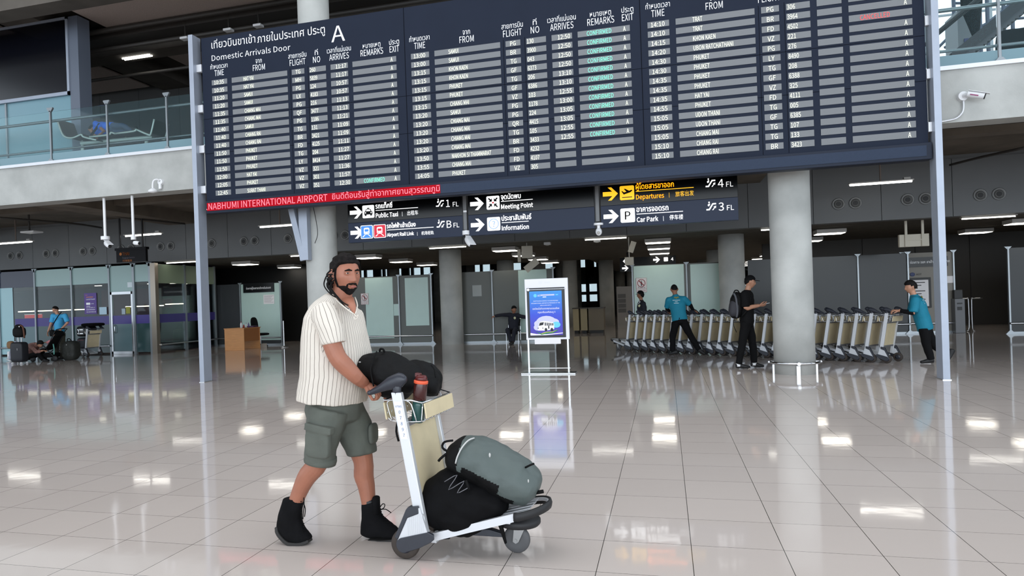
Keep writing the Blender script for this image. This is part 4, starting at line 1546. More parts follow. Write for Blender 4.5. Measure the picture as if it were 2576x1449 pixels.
# ======== the bearded man pushing the trolley
YM = 4.03
man = Person('bearded man in striped cream shirt and green cargo shorts pushing the loaded trolley', (at(850, 1366, YM).x, YM, 0), M_SKIN, None, 0.0045)
LAT = V(0.34, 0.94, 0)
hipR, hipL = at(832, 1030, 3.95), at(872, 1030, 4.13)
kneeR, ankR = at(803, 1160, 3.93), at(739, 1276, 3.96)
kneeL, ankL = at(914, 1160, 4.13), at(929, 1285, 4.13)
shR, elR, wrR = at(812, 800, 3.83), at(848, 897, 3.79), at(917, 965, 3.93)
shL, elL, wrL = at(884, 800, 4.22), at(905, 900, 4.30), at(950, 972, 4.26)
man.limb([at(845, 1035, YM), at(845, 960, YM), at(845, 880, YM), at(846, 820, YM), at(850, 778, YM)], [0.17, 0.19, 0.185, 0.18, 0.10], [0.13, 0.15, 0.14, 0.12, 0.075], ref=LAT, n=24)
man.limb([at(846, 790, YM), at(857, 752, YM - 0.005), at(862, 722, YM - 0.01)], [0.074, 0.067, 0.066], [0.074, 0.067, 0.066], ref=LAT, n=20)
man.limb([hipR, at(818, 1090, 3.93), kneeR, at(775, 1195, 3.94), at(759, 1225, 3.95), ankR, at(728, 1320, 3.96)], [0.10, 0.085, 0.062, 0.060, 0.052, 0.042, 0.04], n=18)
man.limb([hipL, at(895, 1090, 4.13), kneeL, at(915, 1195, 4.135), at(922, 1225, 4.135), ankL, at(930, 1330, 4.13)], [0.10, 0.085, 0.062, 0.063, 0.054, 0.040, 0.04], n=18)
man.limb([shR, at(830, 850, 3.80), elR, at(870, 922, 3.81), at(898, 950, 3.85), wrR], [0.06, 0.056, 0.053, 0.052, 0.042, 0.033], n=16)
man.limb([shL, at(893, 850, 4.27), elL, at(925, 935, 4.29), wrL], [0.06, 0.052, 0.046, 0.045, 0.03], n=16)
HC = at(868.5, 692, YM - 0.01)
man.head(HC, -0.60, 0.05, 1.06, nu=120, nv=90)
hand(man.fine, wrR, V(0.88, 0.05, -0.42), V(0.38, -0.25, 0.88), 1.0, 1.05, -1)
hand(man.fine, wrL, V(0.88, -0.05, -0.42), V(0.38, 0.25, 0.88), 1.0, 1.05, 1)
man.body(2)
man.eyes()
M_SKIN.node_tree.nodes['Principled BSDF'].inputs['Subsurface Weight'].default_value = 0.0


def man_hair(q):
    u = q.x / HR[0]
    v = abs(q.y) / HR[1]
    if u > 0.45:
        line = 0.066 - 0.018 * max(0.0, v - 0.35)
    elif u > 0.05:
        line = 0.056 - (0.45 - u) * 0.13
    elif u > -0.32:
        line = 0.028 if u > -0.22 else 0.0
    else:
        line = -0.06
    return sstep(line - 0.006, line + 0.006, q.z)


man.hair(M_HAIRM, man_hair, 0.013, 0.011, 46.0, 110, 84)


def beard_mask(q):
    u = q.x / HR[0]
    v = abs(q.y)
    z = q.z
    jaw = sstep(-0.044, -0.070, z) * sstep(-0.05, 0.1, u)
    side = sstep(0.08, 0.16, u) * sstep(0.42, 0.26, u) * sstep(0.075, 0.06, z)
    must = g2(z + 0.051, v - 0.012, 0.0075, 0.022) * 1.5 * (1 if u > 0.6 else 0)
    circ = g2(v - 0.031, z + 0.07, 0.009, 0.026) * 1.4 * (1 if u > 0.5 else 0)
    lips = g2(z + 0.067, v, 0.009, 0.023) * 1.3 if u > 0.7 else 0
    chin = 1.0 if (u > 0.55 and z < -0.082) else 0
    return max(jaw, side, must, circ, chin) - lips


man.hair(M_HAIRM, beard_mask, 0.0045, 0.0022, 120.0, 160, 130, 'beard')
mb = MB()
for s in (-1, 1):
    mb.limb([V(0.092, 0.012 * s, 0.026) * 1.06, V(0.0905, 0.028 * s, 0.0305) * 1.06, V(0.079, 0.049 * s, 0.025) * 1.06], [0.004, 0.005, 0.0025], [0.005, 0.0065, 0.003], n=8)
mb.v = [tuple(man.hm @ Vector(p)) for p in mb.v]
man.wear('eyebrow', mb, M_HAIRM, remeshed=False)
mb = MB()
mb.limb([V(0.0945, -0.017, -0.067), V(0.1, 0, -0.066), V(0.0945, 0.017, -0.067)], [0.004, 0.0055, 0.003], [0.004, 0.005, 0.003], ref=(0, 0, 1), n=8)
mb.v = [tuple(man.hm @ (Vector(p) * 1.06)) for p in mb.v]
man.wear('lips', mb, mat('lips', (158, 92, 84), 0.5), remeshed=False)
for pts, r in (([(836, 690), (824, 692), (818, 702), (815, 715), (820, 727), (833, 741), (845, 748)], 0.005),
               ([(838, 700), (828, 706), (825, 714), (829, 726), (842, 742), (856, 757), (868, 771)], 0.0052),
               ([(840, 705), (834, 715), (834, 727), (848, 745), (862, 760), (876, 768)], 0.005),
               ([(833, 680), (822, 690), (828, 700), (836, 703)], 0.0045)):
    mb = MB()
    n = len(pts)
    mb.tube([at(x, y, YM - 0.13 + 0.02 * math.sin(i)) for i, (x, y) in enumerate(pts)], [r * (1 - 0.35 * i / n) for i in range(n)], 7)
    man.wear('braid', mb, M_HAIR, remeshed=False)
mb = MB()
for i in range(9):
    x, y = rnd.uniform(824, 842), rnd.uniform(698, 735)
    mb.tube([at(834, 690 + i * 3, YM - 0.09), at(x - 2, y, YM - 0.08), at(x + 4, y + 12, YM - 0.06)], 0.006, 6)
man.wear('loose_locks', mb, M_HAIR, remeshed=False)
mb = MB()
mb.tube([at(848, 748, YM - 0.07), at(860, 765, YM - 0.115), at(874, 776, YM - 0.13), at(883, 778, YM - 0.125), at(885, 766, YM - 0.07)], 0.004, 6)
man.wear('necklace', mb, M_BLACK, remeshed=False)
mb = MB()
mb.ball(tuple(at(880, 778, YM - 0.14)), 0.009, 0, 10, 8)
man.wear('pendant', mb, M_STEEL, remeshed=False)

# shirt: torso and the near sleeve carry the stripes in a coordinate that runs round the cloth
TORSO = [(848, 742, 20, .075, .055), (845, 756, 36, .115, .085), (842, 775, 52, .175, .115), (842, 800, 64, .215, .14), (843, 840, 70, .235, .165), (846, 890, 78, .25, .18), (845, 940, 80, .25, .185), (839, 985, 78, .25, .187), (837, 1006, 77, .25, .185)]
mb = MB()
mb.limb([at(x, y, YM) for x, y, h, a, b in TORSO], [a for *_, a, b in TORSO], [b for *_, b in TORSO], ref=LAT, n=36, capk=0.03)
SLR = [at(814, 782, 3.88), at(825, 808, 3.83), at(836, 836, 3.805), at(840, 863, 3.80)]
SLL = [at(884, 792, 4.18), at(890, 815, 4.23), at(895, 850, 4.26)]
mb.limb(SLR, [0.076, 0.079, 0.074, 0.072], n=20, capk=0.02)
mb.limb(SLL, [0.078, 0.08, 0.076], n=20, capk=0.03)
localise(mb, man.root)
me = remesh(mb, 0.006, 7)
displace(me, 0.010, 5.5, 2.0, (1.2, 1.2, 0.6))
displace(me, 0.004, 15.0, 5.0)
W0 = basis(man.root)
# open the neck: push the v-neck area inwards
cm = Matrix.Identity(4)
u = np.zeros(len(me.vertices))
spine = [at(x, y, YM) for x, y, *_ in TORSO]
armd = (SLR[-1] - SLR[0]).normalized()
armb = V(0, 1, 0); armb = (armb - armd * armb.dot(armd)).normalized(); armc = armd.cross(armb)
for v in me.vertices:
    p = W0 @ v.co
    zz = max(spine[-1].z, min(spine[0].z, p.z))
    bi = max(i for i in range(len(spine) - 1) if spine[i].z >= zz - 1e-6)
    ft = (spine[bi].z - zz) / max(1e-6, spine[bi].z - spine[bi + 1].z)
    r = p - spine[bi].lerp(spine[bi + 1], ft)
    fwd = V(LAT.y, -LAT.x, 0)
    th = math.atan2(r.dot(LAT), r.dot(fwd))
    uu = th * 0.20 / 0.0235
    q = p - SLR[0]
    rad = 9.0
    for sa, sb in zip(SLR[:-1], SLR[1:]):
        sd_ = sb - sa
        tt = max(0.0, min(1.25, (p - sa).dot(sd_) / sd_.length_squared))
        rad = min(rad, (p - sa - sd_ * tt).length)
    if rad < 0.087 and p.y < 3.86 and q.dot(armd) > -0.01:
        uu = math.atan2(q.dot(armb), q.dot(armc)) * 0.08 / 0.0235 + 0.3
    u[v.index] = uu
at_ = me.attributes.new('stripe', 'FLOAT', 'POINT')
at_.data.foreach_set('value', u)
ms = bpy.data.materials.new('striped_cotton'); ms.use_nodes = True
nt = ms.node_tree; Nn, Ll = nt.nodes, nt.links
bs_ = Nn['Principled BSDF']; bs_.inputs['Roughness'].default_value = 0.85
an = Nn.new('ShaderNodeAttribute'); an.attribute_name = 'stripe'
tcn = Nn.new('ShaderNodeTexCoord'); nz = Nn.new('ShaderNodeTexNoise'); nz.inputs['Scale'].default_value = 14
Ll.new(tcn.outputs['Object'], nz.inputs['Vector'])
ma = Nn.new('ShaderNodeMath'); ma.operation = 'MULTIPLY_ADD'; ma.inputs[1].default_value = 0.22
Ll.new(nz.outputs['Fac'], ma.inputs[0]); Ll.new(an.outputs['Fac'], ma.inputs[2])
fr = Nn.new('ShaderNodeMath'); fr.operation = 'FRACT'; Ll.new(ma.outputs[0], fr.inputs[0])
pp = Nn.new('ShaderNodeMath'); pp.operation = 'PINGPONG'; pp.inputs[1].default_value = 0.5; Ll.new(fr.outputs[0], pp.inputs[0])
l1 = Nn.new('ShaderNodeMapRange'); l1.inputs['From Min'].default_value = 0.035; l1.inputs['From Max'].default_value = 0.085
Ll.new(pp.outputs[0], l1.inputs['Value'])
mxn = Nn.new('ShaderNodeMix'); mxn.data_type = 'RGBA'
mxn.inputs[6].default_value = (s2l(128), s2l(118), s2l(110), 1); mxn.inputs[7].default_value = (s2l(218), s2l(210), s2l(199), 1)
Ll.new(l1.outputs[0], mxn.inputs[0]); Ll.new(mxn.outputs[2], bs_.inputs['Base Color'])
bpn = Nn.new('ShaderNodeBump'); bpn.inputs['Strength'].default_value = 0.35; bpn.inputs['Distance'].default_value = 0.01
n2 = Nn.new('ShaderNodeTexNoise'); n2.inputs['Scale'].default_value = 22; n2.inputs['Detail'].default_value = 4
Ll.new(tcn.outputs['Object'], n2.inputs['Vector']); Ll.new(n2.outputs['Fac'], bpn.inputs['Height']); Ll.new(bpn.outputs[0], bs_.inputs['Normal'])
shirt = link('shirt', me, [ms], man.root)
M_CREAMC = mat('cream_cotton', (214, 206, 194), 0.85)
mb = MB()   # skin showing in the open neck
mb.limb([at(874, 752, 3.955), at(887, 772, 3.895), at(891, 788, 3.872)], [0.04, 0.022, 0.006], [0.012, 0.012, 0.006], ref=V(0.9, 0.3, 0), n=10)
localise(mb, man.root)
mb.build('open_neck', M_SKIN, man.root)
mb = MB()   # neckline band, lace and placket
mb.tube([at(836, 740, 3.96), at(848, 756, 3.905), at(868, 774, 3.87), at(890, 790, 3.86)], 0.0045, 6)
mb.tube([at(893, 748, 4.0), at(899, 768, 3.94), at(894, 790, 3.865)], 0.0045, 6)
mb.tube([at(891, 790, 3.85), at(897, 797, 3.84), at(900, 792, 3.84), at(899, 800, 3.84), at(893, 803, 3.838), at(891, 797, 3.842)], 0.0035, 6)
man.wear('neckline_trim', mb, M_CREAMC, remeshed=False)

# cargo shorts
M_SHORT = mat('olive_grey_twill', (88, 92, 85), 0.85, var=0.10, scale=9, bump=0.35, bscale=24)
mb = MB()
mb.limb([at(842, 996, YM), at(842, 1022, YM), at(848, 1060, YM)], [0.17, 0.19, 0.18], [0.15, 0.165, 0.14], ref=LAT, n=28, capk=0.2)
mb.limb([at(830, 1030, 3.94), at(818, 1080, 3.925), at(808, 1125, 3.92), at(806, 1158, 3.92)], [0.125, 0.12, 0.105, 0.10], [0.125, 0.115, 0.098, 0.092], n=22, capk=0.15)
mb.limb([at(866, 1030, 4.10), at(892, 1080, 4.12), at(908, 1125, 4.13), at(911, 1140, 4.13)], [0.12, 0.115, 0.105, 0.103], [0.125, 0.11, 0.094, 0.09], n=22, capk=0.12)
localise(mb, man.root)
me = remesh(mb, 0.007, 6)
displace(me, 0.010, 7.0, 11.0)
displace(me, 0.004, 20.0, 3.0)
shorts = link('cargo_shorts', me, [M_SHORT], man.root)
mb = MB()
ctr, wdir, ddir = at(800, 1110, 3.815), V(0.96, -0.25, 0.10), V(-0.10, 0.0, -1)
nd = V(-0.2, -1, 0)
mb.ball((0, 0, 0), (0.085, 0.028, 0.085), 0, 24, 16, 0.4, Matrix.Translation(ctr + V(0.0, 0, -0.015)) @ RZ(-0.15) @ RY(0.06))
mb.box((0.005, -0.006, 0.078), (0.185, 0.05, 0.042), 0, Matrix.Translation(ctr) @ RZ(-0.15) @ RY(0.16))
mb.limb([ctr + V(0.03, -0.028, 0.05), ctr + V(0.032, -0.032, -0.03), ctr + V(0.045, -0.028, -0.09)], [0.006] * 3, ref=(0, 1, 0), n=8)
localise(mb, man.root)
me = remesh(mb, 0.006, 3)
link('cargo_pocket', me, [M_SHORT], shorts)
mb = MB()
mb.ball(tuple(at(939, 1090, 4.12)), (0.018, 0.06, 0.065), 0, 16, 12, 0.6)
localise(mb, man.root)
link('cargo_pocket', remesh(mb, 0.007, 3), [M_SHORT], shorts)
mb = MB()
mb.limb([at(807, 1148, 3.92), at(806, 1158, 3.92), at(805, 1164, 3.92)], [0.103, 0.106, 0.103], [0.096, 0.099, 0.096], n=24, capk=0.02)
localise(mb, man.root)
mb.build('turned_hem', M_SHORT, shorts)

# boots
M_SUEDE = mat('black_suede', (15, 15, 17), 0.9, spec=0.15, var=0.3, scale=10, bump=0.4, bscale=40)
M_SOLE = mat('dark_rubber_sole', (38, 36, 35), 0.7)


def boot(slices, widths, bottom, Y, laces, hooks):
    """slices: back and front point of each cross-section from the shaft top to the toe"""
    bt_ = MB()
    mids, ha, dirs = [], [], []
    for x0, y0, x1, y1 in slices:
        p, q = at(x0, y0, Y), at(x1, y1, Y)
        mids.append((p + q) / 2); ha.append((q - p).length / 2); dirs.append((q - p).normalized())
    mids, (ha, wd, dx_, dz_) = spline(mids, [ha, widths, [d.x for d in dirs], [d.z for d in dirs]], 4)
    rings = []
    for c, a_, w, ex, ez in zip(mids, ha, wd, dx_, dz_):
        e = V(ex, 0, ez).normalized()
        rings.append([c + e * (a_ * math.copysign(abs(math.cos(2 * PI * j / 28)) ** 0.8, math.cos(2 * PI * j / 28))) + V(0, w * math.copysign(abs(math.sin(2 * PI * j / 28)) ** 0.8, math.sin(2 * PI * j / 28)), 0) for j in range(28)])
    bt_.loft(rings, 0, True, True)
    b = man.wear('boot', bt_, M_SUEDE, 0.005, 3, 0.005, 14.0, 4.0)
    sl = MB()
    q = [at(x, y, Y) for x, y in bottom]
    q, _ = spline(q, [[0] * len(q)], 3)
    rings, n_ = [], len(q)
    for i, p in enumerate(q):
        f = i / (n_ - 1)
        w = 0.036 + 0.016 * math.sin(PI * min(1, f * 1.15)) + (0.006 if f > 0.5 else 0)
        if f > 0.93:
            w *= 0.72
        if f < 0.07:
            w *= 0.85
        t = (q[min(i + 1, n_ - 1)] - q[max(i - 1, 0)]).normalized()
        nn = t.cross(V(0, 1, 0))
        if nn.z < 0:
            nn = -nn
        rings.append([p + V(0, -w, 0), p + V(0, -w, 0) + nn * 0.022, p + V(0, w, 0) + nn * 0.022, p + V(0, w, 0)])
    sl.loft(rings, 0, False, True)
    localise(sl, man.root)
    sl.build('sole', M_SOLE, b, bev=0.005)
    lc = MB()
    for pts in laces:
        lc.tube([at(x, y, Y - dy) for x, y, dy in pts], 0.003, 6)
    for (x, y, wy) in hooks:
        lc.tube([at(x, y, Y - wy), at(x + 2, y + 1, Y), at(x, y + 2, Y + wy)], 0.0035, 6)
    localise(lc, man.root)
    lc.build('laces', M_STRAP, b)
    return b


boot([(715, 1252, 764, 1250), (708, 1278, 760, 1277), (702, 1303, 757, 1301), (697, 1321, 760, 1314), (703, 1337, 766, 1326), (717, 1352, 774, 1337), (735, 1362, 780, 1346), (757, 1365, 783, 1354)],
     [0.054, 0.054, 0.053, 0.05, 0.05, 0.052, 0.05, 0.036],
     [(696, 1324), (702, 1338), (712, 1350), (728, 1364), (746, 1368), (766, 1368), (782, 1362)], 3.96,
     [[(764, 1250, .02), (765, 1270, .035), (763, 1290, .04), (762, 1306, .04)], [(762, 1262, .03), (768, 1280, .04), (766, 1300, .045)]],
     [(757 + 0.9 * i * (1 if i > 5 else 0.2), 1262 + 9 * i, 0.03) for i in range(9)])
boot([(912, 1266, 953, 1260), (912, 1285, 955, 1280), (911, 1305, 960, 1296), (908, 1325, 972, 1308), (908, 1343, 985, 1316), (925, 1350, 996, 1325), (960, 1351, 1005, 1335), (988, 1352, 1010, 1343)],
     [0.05, 0.05, 0.05, 0.048, 0.048, 0.052, 0.05, 0.036],
     [(905, 1361), (925, 1363), (945, 1361), (965, 1362), (990, 1361), (1012, 1358)], 4.13,
     [[(955, 1278, .03), (962, 1268, .04), (968, 1269, .04), (966, 1277, .04), (957, 1283, .03)], [(957, 1282, .03), (970, 1281, .05), (984, 1290, .06)]],
     [(955 + 0.6 * i * i, 1272 + 7 * i, 0.03) for i in range(8)])
mb = MB()
mb.limb([at(930, 1258, 4.13), at(930, 1275, 4.13)], [0.043, 0.043], n=16)
man.wear('sock', mb, M_BLACK, remeshed=False)
mb = MB()
mb.limb([at(946, 1252, 4.11), at(948, 1290, 4.11)], [0.035, 0.035], [0.022, 0.02], ref=(0, 1, 0), n=12)
man.wear('boot_tongue', mb, M_SUEDE, remeshed=False)


# ======== the other people
def torso(P, pel, chest, neck, lat, w=1.0):
    """pelvis / chest / neck-base points, lat = direction to the person's left"""
    m1 = pel.lerp(chest, 0.45)
    P.b.limb([pel, m1, chest, chest.lerp(neck, 0.6), neck], [0.15 * w, 0.135 * w, 0.165 * w, 0.14 * w, 0.06], [0.105 * w, 0.10 * w, 0.115 * w, 0.09 * w, 0.055], ref=lat, n=18)


def shirt_of(P, pel, chest, neck, lat, sleeves, m, name='shirt', w=1.0, hem=0.0, voxel=0.011):
    mb = MB()
    m1 = pel.lerp(chest, 0.45)
    lo = pel - (chest - pel).normalized() * hem
    mb.limb([lo, pel, m1, chest, chest.lerp(neck, 0.62), neck], [0.175 * w, 0.178 * w, 0.165 * w, 0.19 * w, 0.16 * w, 0.075], [0.128 * w, 0.132 * w, 0.128 * w, 0.135 * w, 0.105 * w, 0.066], ref=lat, n=22, capk=0.05)
    mb.limb([neck - (chest - neck) * -0.15, neck + V(0, 0, 0.025)], [0.078 * w, 0.066], n=14, capk=0.05)
    for pts, rr in sleeves:
        mb.limb(pts, [rr[0] + 0.004] + list(rr[1:]), n=14, capk=0.15)
        mb.limb([neck - V(0, 0, 0.045), Vector(pts[0])], [0.062 * w, 0.068 * w], n=12, capk=0.5)
        mb.ball(tuple(pts[0]), rr[0] + 0.002, 0, 14, 10)
    return P.wear(name, mb, m, voxel, 4, 0.010, 8.0, rnd.uniform(0, 50))


def trousers_of(P, pel, legs, lat, m, w=1.0, voxel=0.011, up=0.06):
    mb = MB()
    mb.limb([pel + V(0, 0, up), pel, pel - V(0, 0, 0.08)], [0.165 * w, 0.175 * w, 0.15 * w], [0.12 * w, 0.13 * w, 0.11 * w], ref=lat, n=20, capk=0.2)
    for hip, knee, ank in legs:
        mb.limb([hip, hip.lerp(knee, 0.5), knee, knee.lerp(ank, 0.5), ank], [0.10 * w, 0.088 * w, 0.074 * w, 0.068 * w, 0.062 * w], n=16, capk=0.15)
    return P.wear('trousers', mb, m, voxel, 4, 0.010, 9.0, rnd.uniform(0, 50))


def shoes_of(P, feet, m=None):
    for h, t in feet:
        mb = MB()
        shoe(mb, h, t)
        s = P.wear('shoe', mb, m or M_SHOE, 0.008, 2, 0)


# ---- young man in a black cap reading his phone
Y1 = 14.4
cp_ = Person('young man in black cap and black clothes walking with phone in hand and backpack on', (at(1885, 925, Y1).x, Y1, 0), M_SKIN2)
lat = V(0.05, 1, 0).normalized()
pel, chest, nk, hd = at(1879, 808, Y1), at(1879, 756, Y1), at(1880, 733, Y1), at(1887, 709.5, Y1)
hipR, hipL = at(1876, 812, Y1 - 0.09), at(1882, 812, Y1 + 0.09)
kR, aR = at(1868, 862, Y1 - 0.09), at(1858, 915, Y1 - 0.09)
kL, aL = at(1893, 862, Y1 + 0.08), at(1897, 912, Y1 + 0.1)
sR, eR, wR = at(1874, 741, Y1 - 0.19), at(1876, 774, Y1 - 0.22), at(1909, 769, Y1 - 0.12)
sL, eL, wL = at(1884, 741, Y1 + 0.19), at(1888, 772, Y1 + 0.2), at(1910, 768, Y1 + 0.02)
torso(cp_, pel, chest, nk, lat, 0.92)
cp_.limb([nk - V(0, 0, 0.03), nk, hd], [0.058, 0.054, 0.052], n=12)
cp_.head(hd, -0.02, 0.1, 0.98)
for h_, k_, a_ in ((hipR, kR, aR), (hipL, kL, aL)):
    cp_.limb([h_, k_, a_], [0.08, 0.055, 0.04], n=12)
for s_, e_, w_ in ((sR, eR, wR), (sL, eL, wL)):
    cp_.limb([s_, e_, e_.lerp(w_, 0.5), w_], [0.05, 0.042, 0.040, 0.028], n=12)
hand(cp_.fine, wR, V(1, 0.1, 0.1), V(0.1, -0.6, -0.7), 0.95, 0.55, 1)
hand(cp_.fine, wL, V(1, -0.2, 0.1), V(0, 0.6, -0.7), 0.95, 0.5, -1)
cp_.body()
cp_.hair(M_HAIR, lambda q: short_hair(q, 0.062, 0.0, -0.06), 0.010, 0.004)
shirt_of(cp_, pel, chest, nk, lat, [([sR, sR.lerp(eR, 0.5), sR.lerp(eR, 0.92)], [0.075, 0.074, 0.075]), ([sL, sL.lerp(eL, 0.5), sL.lerp(eL, 0.92)], [0.075, 0.074, 0.075])], M_BLACKC, 'tshirt', 0.95, 0.05)
trousers_of(cp_, pel, ((hipR, kR, aR), (hipL, kL, aL)), lat, M_BLACKC, 0.98)
shoes_of(cp_, ((at(1850, 926, Y1 - 0.09), at(1889, 927, Y1 - 0.09)), (at(1888, 922, Y1 + 0.1), at(1923, 924.5, Y1 + 0.1))))
mb = MB()
for a_, b_ in ((aR, -0.03), (aL, -0.03)):
    mb.cyl(a_ + V(0, 0, -0.05), a_ + V(0, 0, 0.02), 0.045, 0.05, 12)
cp_.wear('sock', mb, M_WHITE, remeshed=False)
mb = MB()   # cap: crown shell and peak
head_shell(mb, cp_.hm, 0.98, lambda q: sstep(0.036, 0.044, q.z + 0.10 * (q.x + 0.02) * (-1)), 0.018, 36, 28)
mb.prism([(0.07, -0.07), (0.12, -0.065), (0.165, -0.035), (0.175, 0), (0.165, 0.035), (0.12, 0.065), (0.07, 0.07)], 0.008, 0, cp_.hm @ TR(-0.005, 0, 0.047) @ RY(0.12))
cp_.wear('cap', mb, M_BLACKC, remeshed=False)
pk = thing('backpack', 'black and grey backpack worn by the man in the black cap', 'backpack', tuple(at(1853, 768, Y1)))
mb = MB()
q0 = at(1853, 768, Y1)
mb.ball((0, 0, 0), (0.125, 0.17, 0.255), 0, 24, 18, 0.75, Matrix.Translation(q0) @ RY(0.14))
localise(mb, pk)
link('bag_body', soft(mb, 0.012, 3, 0.008, 8.0, 2.0), [M_BAG], pk)
mb = MB()
mb.ball((-0.04, -0.05, -0.06), (0.10, 0.14, 0.16), 0, 20, 14, 0.7, Matrix.Translation(q0) @ RY(0.14))
localise(mb, pk)
mb.build('front_pocket', mat('charcoal_fabric', (52, 52, 58), 0.8), pk)
mb = MB()
mb.tube([at(1846, 738, Y1 - 0.13), at(1852, 752, Y1 - 0.165), at(1855, 785, Y1 - 0.17), at(1853, 798, Y1 - 0.14)], 0.018, 8)
mb.build('grey_panel', mat('grey_fabric', (84, 86, 92), 0.8), pk, world=True)
mb = MB()
mb.tube([at(1845, 739, Y1), at(1849, 731, Y1), at(1856, 731, Y1), at(1860, 738, Y1)], 0.012, 8)
mb.tube([at(1862, 742, Y1 - 0.14), at(1874, 735, Y1 - 0.15), at(1886, 750, Y1 - 0.17), at(1882, 775, Y1 - 0.18), at(1866, 796, Y1 - 0.15)], 0.016, 8)
mb.tube([at(1845, 804, Y1 - 0.1), at(1846, 820, Y1 - 0.12), at(1853, 836, Y1 - 0.12)], 0.006, 6)
mb.build('strap', M_STRAP, pk, world=True)
ph = thing('mobile_phone', 'pale mobile phone held by the man in the black cap', 'phone', tuple(at(1926, 764, Y1 - 0.06)))
mb = MB(); mb.box((0, 0, 0), (0.14, 0.07, 0.009), 0, RY(-0.2))
mb.build('phone_body', M_WHITE, ph, bev=0.003)
mb = MB(); mb.box((0, 0, 0.0052), (0.125, 0.062, 0.001), 0, RY(-0.2))
mb.build('phone_screen', mat('phone_glass', (30, 34, 44), 0.1), ph)

# ---- trolley pusher seen from behind
Y2 = 17.55
pu = Person('trolley worker in teal polo seen from behind, leaning into the middle of the nested row', (at(1730, 892, Y2).x, Y2, 0), M_SKIN3)
lat = V(-1, 0.1, 0).normalized()
pel, chest, nk, hd = at(1710, 804, Y2), at(1703, 765, Y2 + 0.05), at(1699, 744, Y2 + 0.08), at(1696, 728, Y2 + 0.13)
hL, kL, aL = at(1700, 812, Y2), at(1692, 848, Y2 + 0.05), at(1692, 884, Y2)
hR, kR, aR = at(1720, 812, Y2), at(1738, 846, Y2 + 0.05), at(1759, 880, Y2 - 0.05)
sL, eL, wL = at(1682, 755, Y2 + 0.06), at(1678, 777, Y2 + 0.18), at(1684, 783, Y2 + 0.4)
sR, eR, wR = at(1721, 752, Y2 + 0.06), at(1737, 768, Y2 + 0.15), at(1745, 782, Y2 + 0.3)
torso(pu, pel, chest, nk, lat)
pu.limb([nk - V(0, 0, 0.03), nk, hd], [0.06, 0.056, 0.055], n=12)
pu.head(hd, 1.75, 0.15, 0.97)
for s_, e_, w_ in ((sL, eL, wL), (sR, eR, wR)):
    pu.limb([s_, e_, w_], [0.05, 0.043, 0.03], n=12)
for h_, k_, a_ in ((hL, kL, aL), (hR, kR, aR)):
    pu.limb([h_, k_, a_], [0.08, 0.055, 0.04], n=12)
hand(pu.fine, wR, V(0.5, 0.5, -0.1), V(0.2, -0.3, 0.9), 1.0, 0.7, -1)
hand(pu.fine, wL, V(0.2, 0.8, -0.1), V(-0.2, -0.3, 0.9), 1.0, 0.7, 1)
pu.body()
pu.hair(M_HAIR, lambda q: short_hair(q, 0.06, 0.015, -0.04), 0.006, 0.003)
sh = shirt_of(pu, pel, chest, nk, lat, [([sL, sL.lerp(eL, 0.45), sL.lerp(eL, 0.8)], [0.075, 0.073, 0.074]), ([sR, sR.lerp(eR, 0.45), sR.lerp(eR, 0.8)], [0.075, 0.073, 0.074])], M_TEAL, 'polo_shirt', 1.02, 0.02)
mb = MB()
for s_, e_, w_ in ((sL, eL, wL), (sR, eR, wR)):
    mb.limb([s_.lerp(e_, 0.7), e_, e_.lerp(w_, 0.85)], [0.05, 0.048, 0.036], n=12)
pu.wear('arm_sleeve', mb, M_BLACKC, 0.01, 2, 0.003)
trousers_of(pu, pel, ((hL, kL, aL), (hR, kR, aR)), lat, M_BLACKC, 1.0)
shoes_of(pu, ((at(1705, 891, Y2 - 0.05), at(1680, 893, Y2 - 0.05)), (at(1757, 885, Y2 - 0.05), at(1775, 893, Y2 - 0.1))))


def back_print(P, c, lat_, up_, nrm):
    """yellow logo and small white lines printed on the back of the polo"""
    X = V(*(-lat_)).normalized()
    U = (up_ - X * up_.dot(X)).normalized()
    Z = X.cross(U)
    M = Matrix(((X.x, U.x, Z.x, c.x), (X.y, U.y, Z.y, c.y), (X.z, U.z, Z.z, c.z), (0, 0, 0, 1)))
    mb = MB()
    mb.prism([(-0.06, 0.03), (-0.03, 0.065), (0.01, 0.05), (0.04, 0.07), (0.065, 0.035), (0.02, 0.03), (0.0, 0.01), (-0.02, 0.03)], 0.004, 0, M)
    for k, (w, y) in enumerate(((0.17, -0.02), (0.06, -0.055), (0.11, -0.09))):
        mb.box((0, y, 0), (w, 0.014, 0.004), 1, M)
    localise(mb, P.root)
    mb.build('back_print', [mat('print_olive', (120, 120, 50), 0.7), mat('print_pale', (170, 205, 215), 0.7)], P.root)


back_print(pu, at(1701, 753, Y2 + 0.05) + V(0, -0.135, 0), lat, (nk - pel), None)

# ---- trolley pusher at the right end
Y3 = 15.1
pv = Person('trolley worker in teal polo with mop-like black hair pushing the row from its right end', (at(2335, 914, Y3).x, Y3, 0), M_SKIN2)
lat = V(-0.25, -1, 0).normalized()
pel, chest, nk, hd = at(2326, 822, Y3), at(2309, 768, Y3), at(2299, 744, Y3), at(2290, 722, Y3)
hN, kN, aN = at(2325, 826, Y3 - 0.09), at(2331, 866, Y3 - 0.09), at(2342, 904, Y3 - 0.09)
hF, kF, aF = at(2330, 826, Y3 + 0.09), at(2347, 866, Y3 + 0.1), at(2384, 893, Y3 + 0.12)
sN, eN, wN = at(2303, 756, Y3 - 0.19), at(2297, 787, Y3 - 0.24), at(2262, 781, Y3 - 0.14)
sF, eF, wF = at(2301, 756, Y3 + 0.19), at(2292, 785, Y3 + 0.2), at(2262, 783, Y3 + 0.15)
torso(pv, pel, chest, nk, lat, 0.95)
pv.limb([nk - V(0, 0, 0.03), nk, hd], [0.058, 0.054, 0.052], n=12)
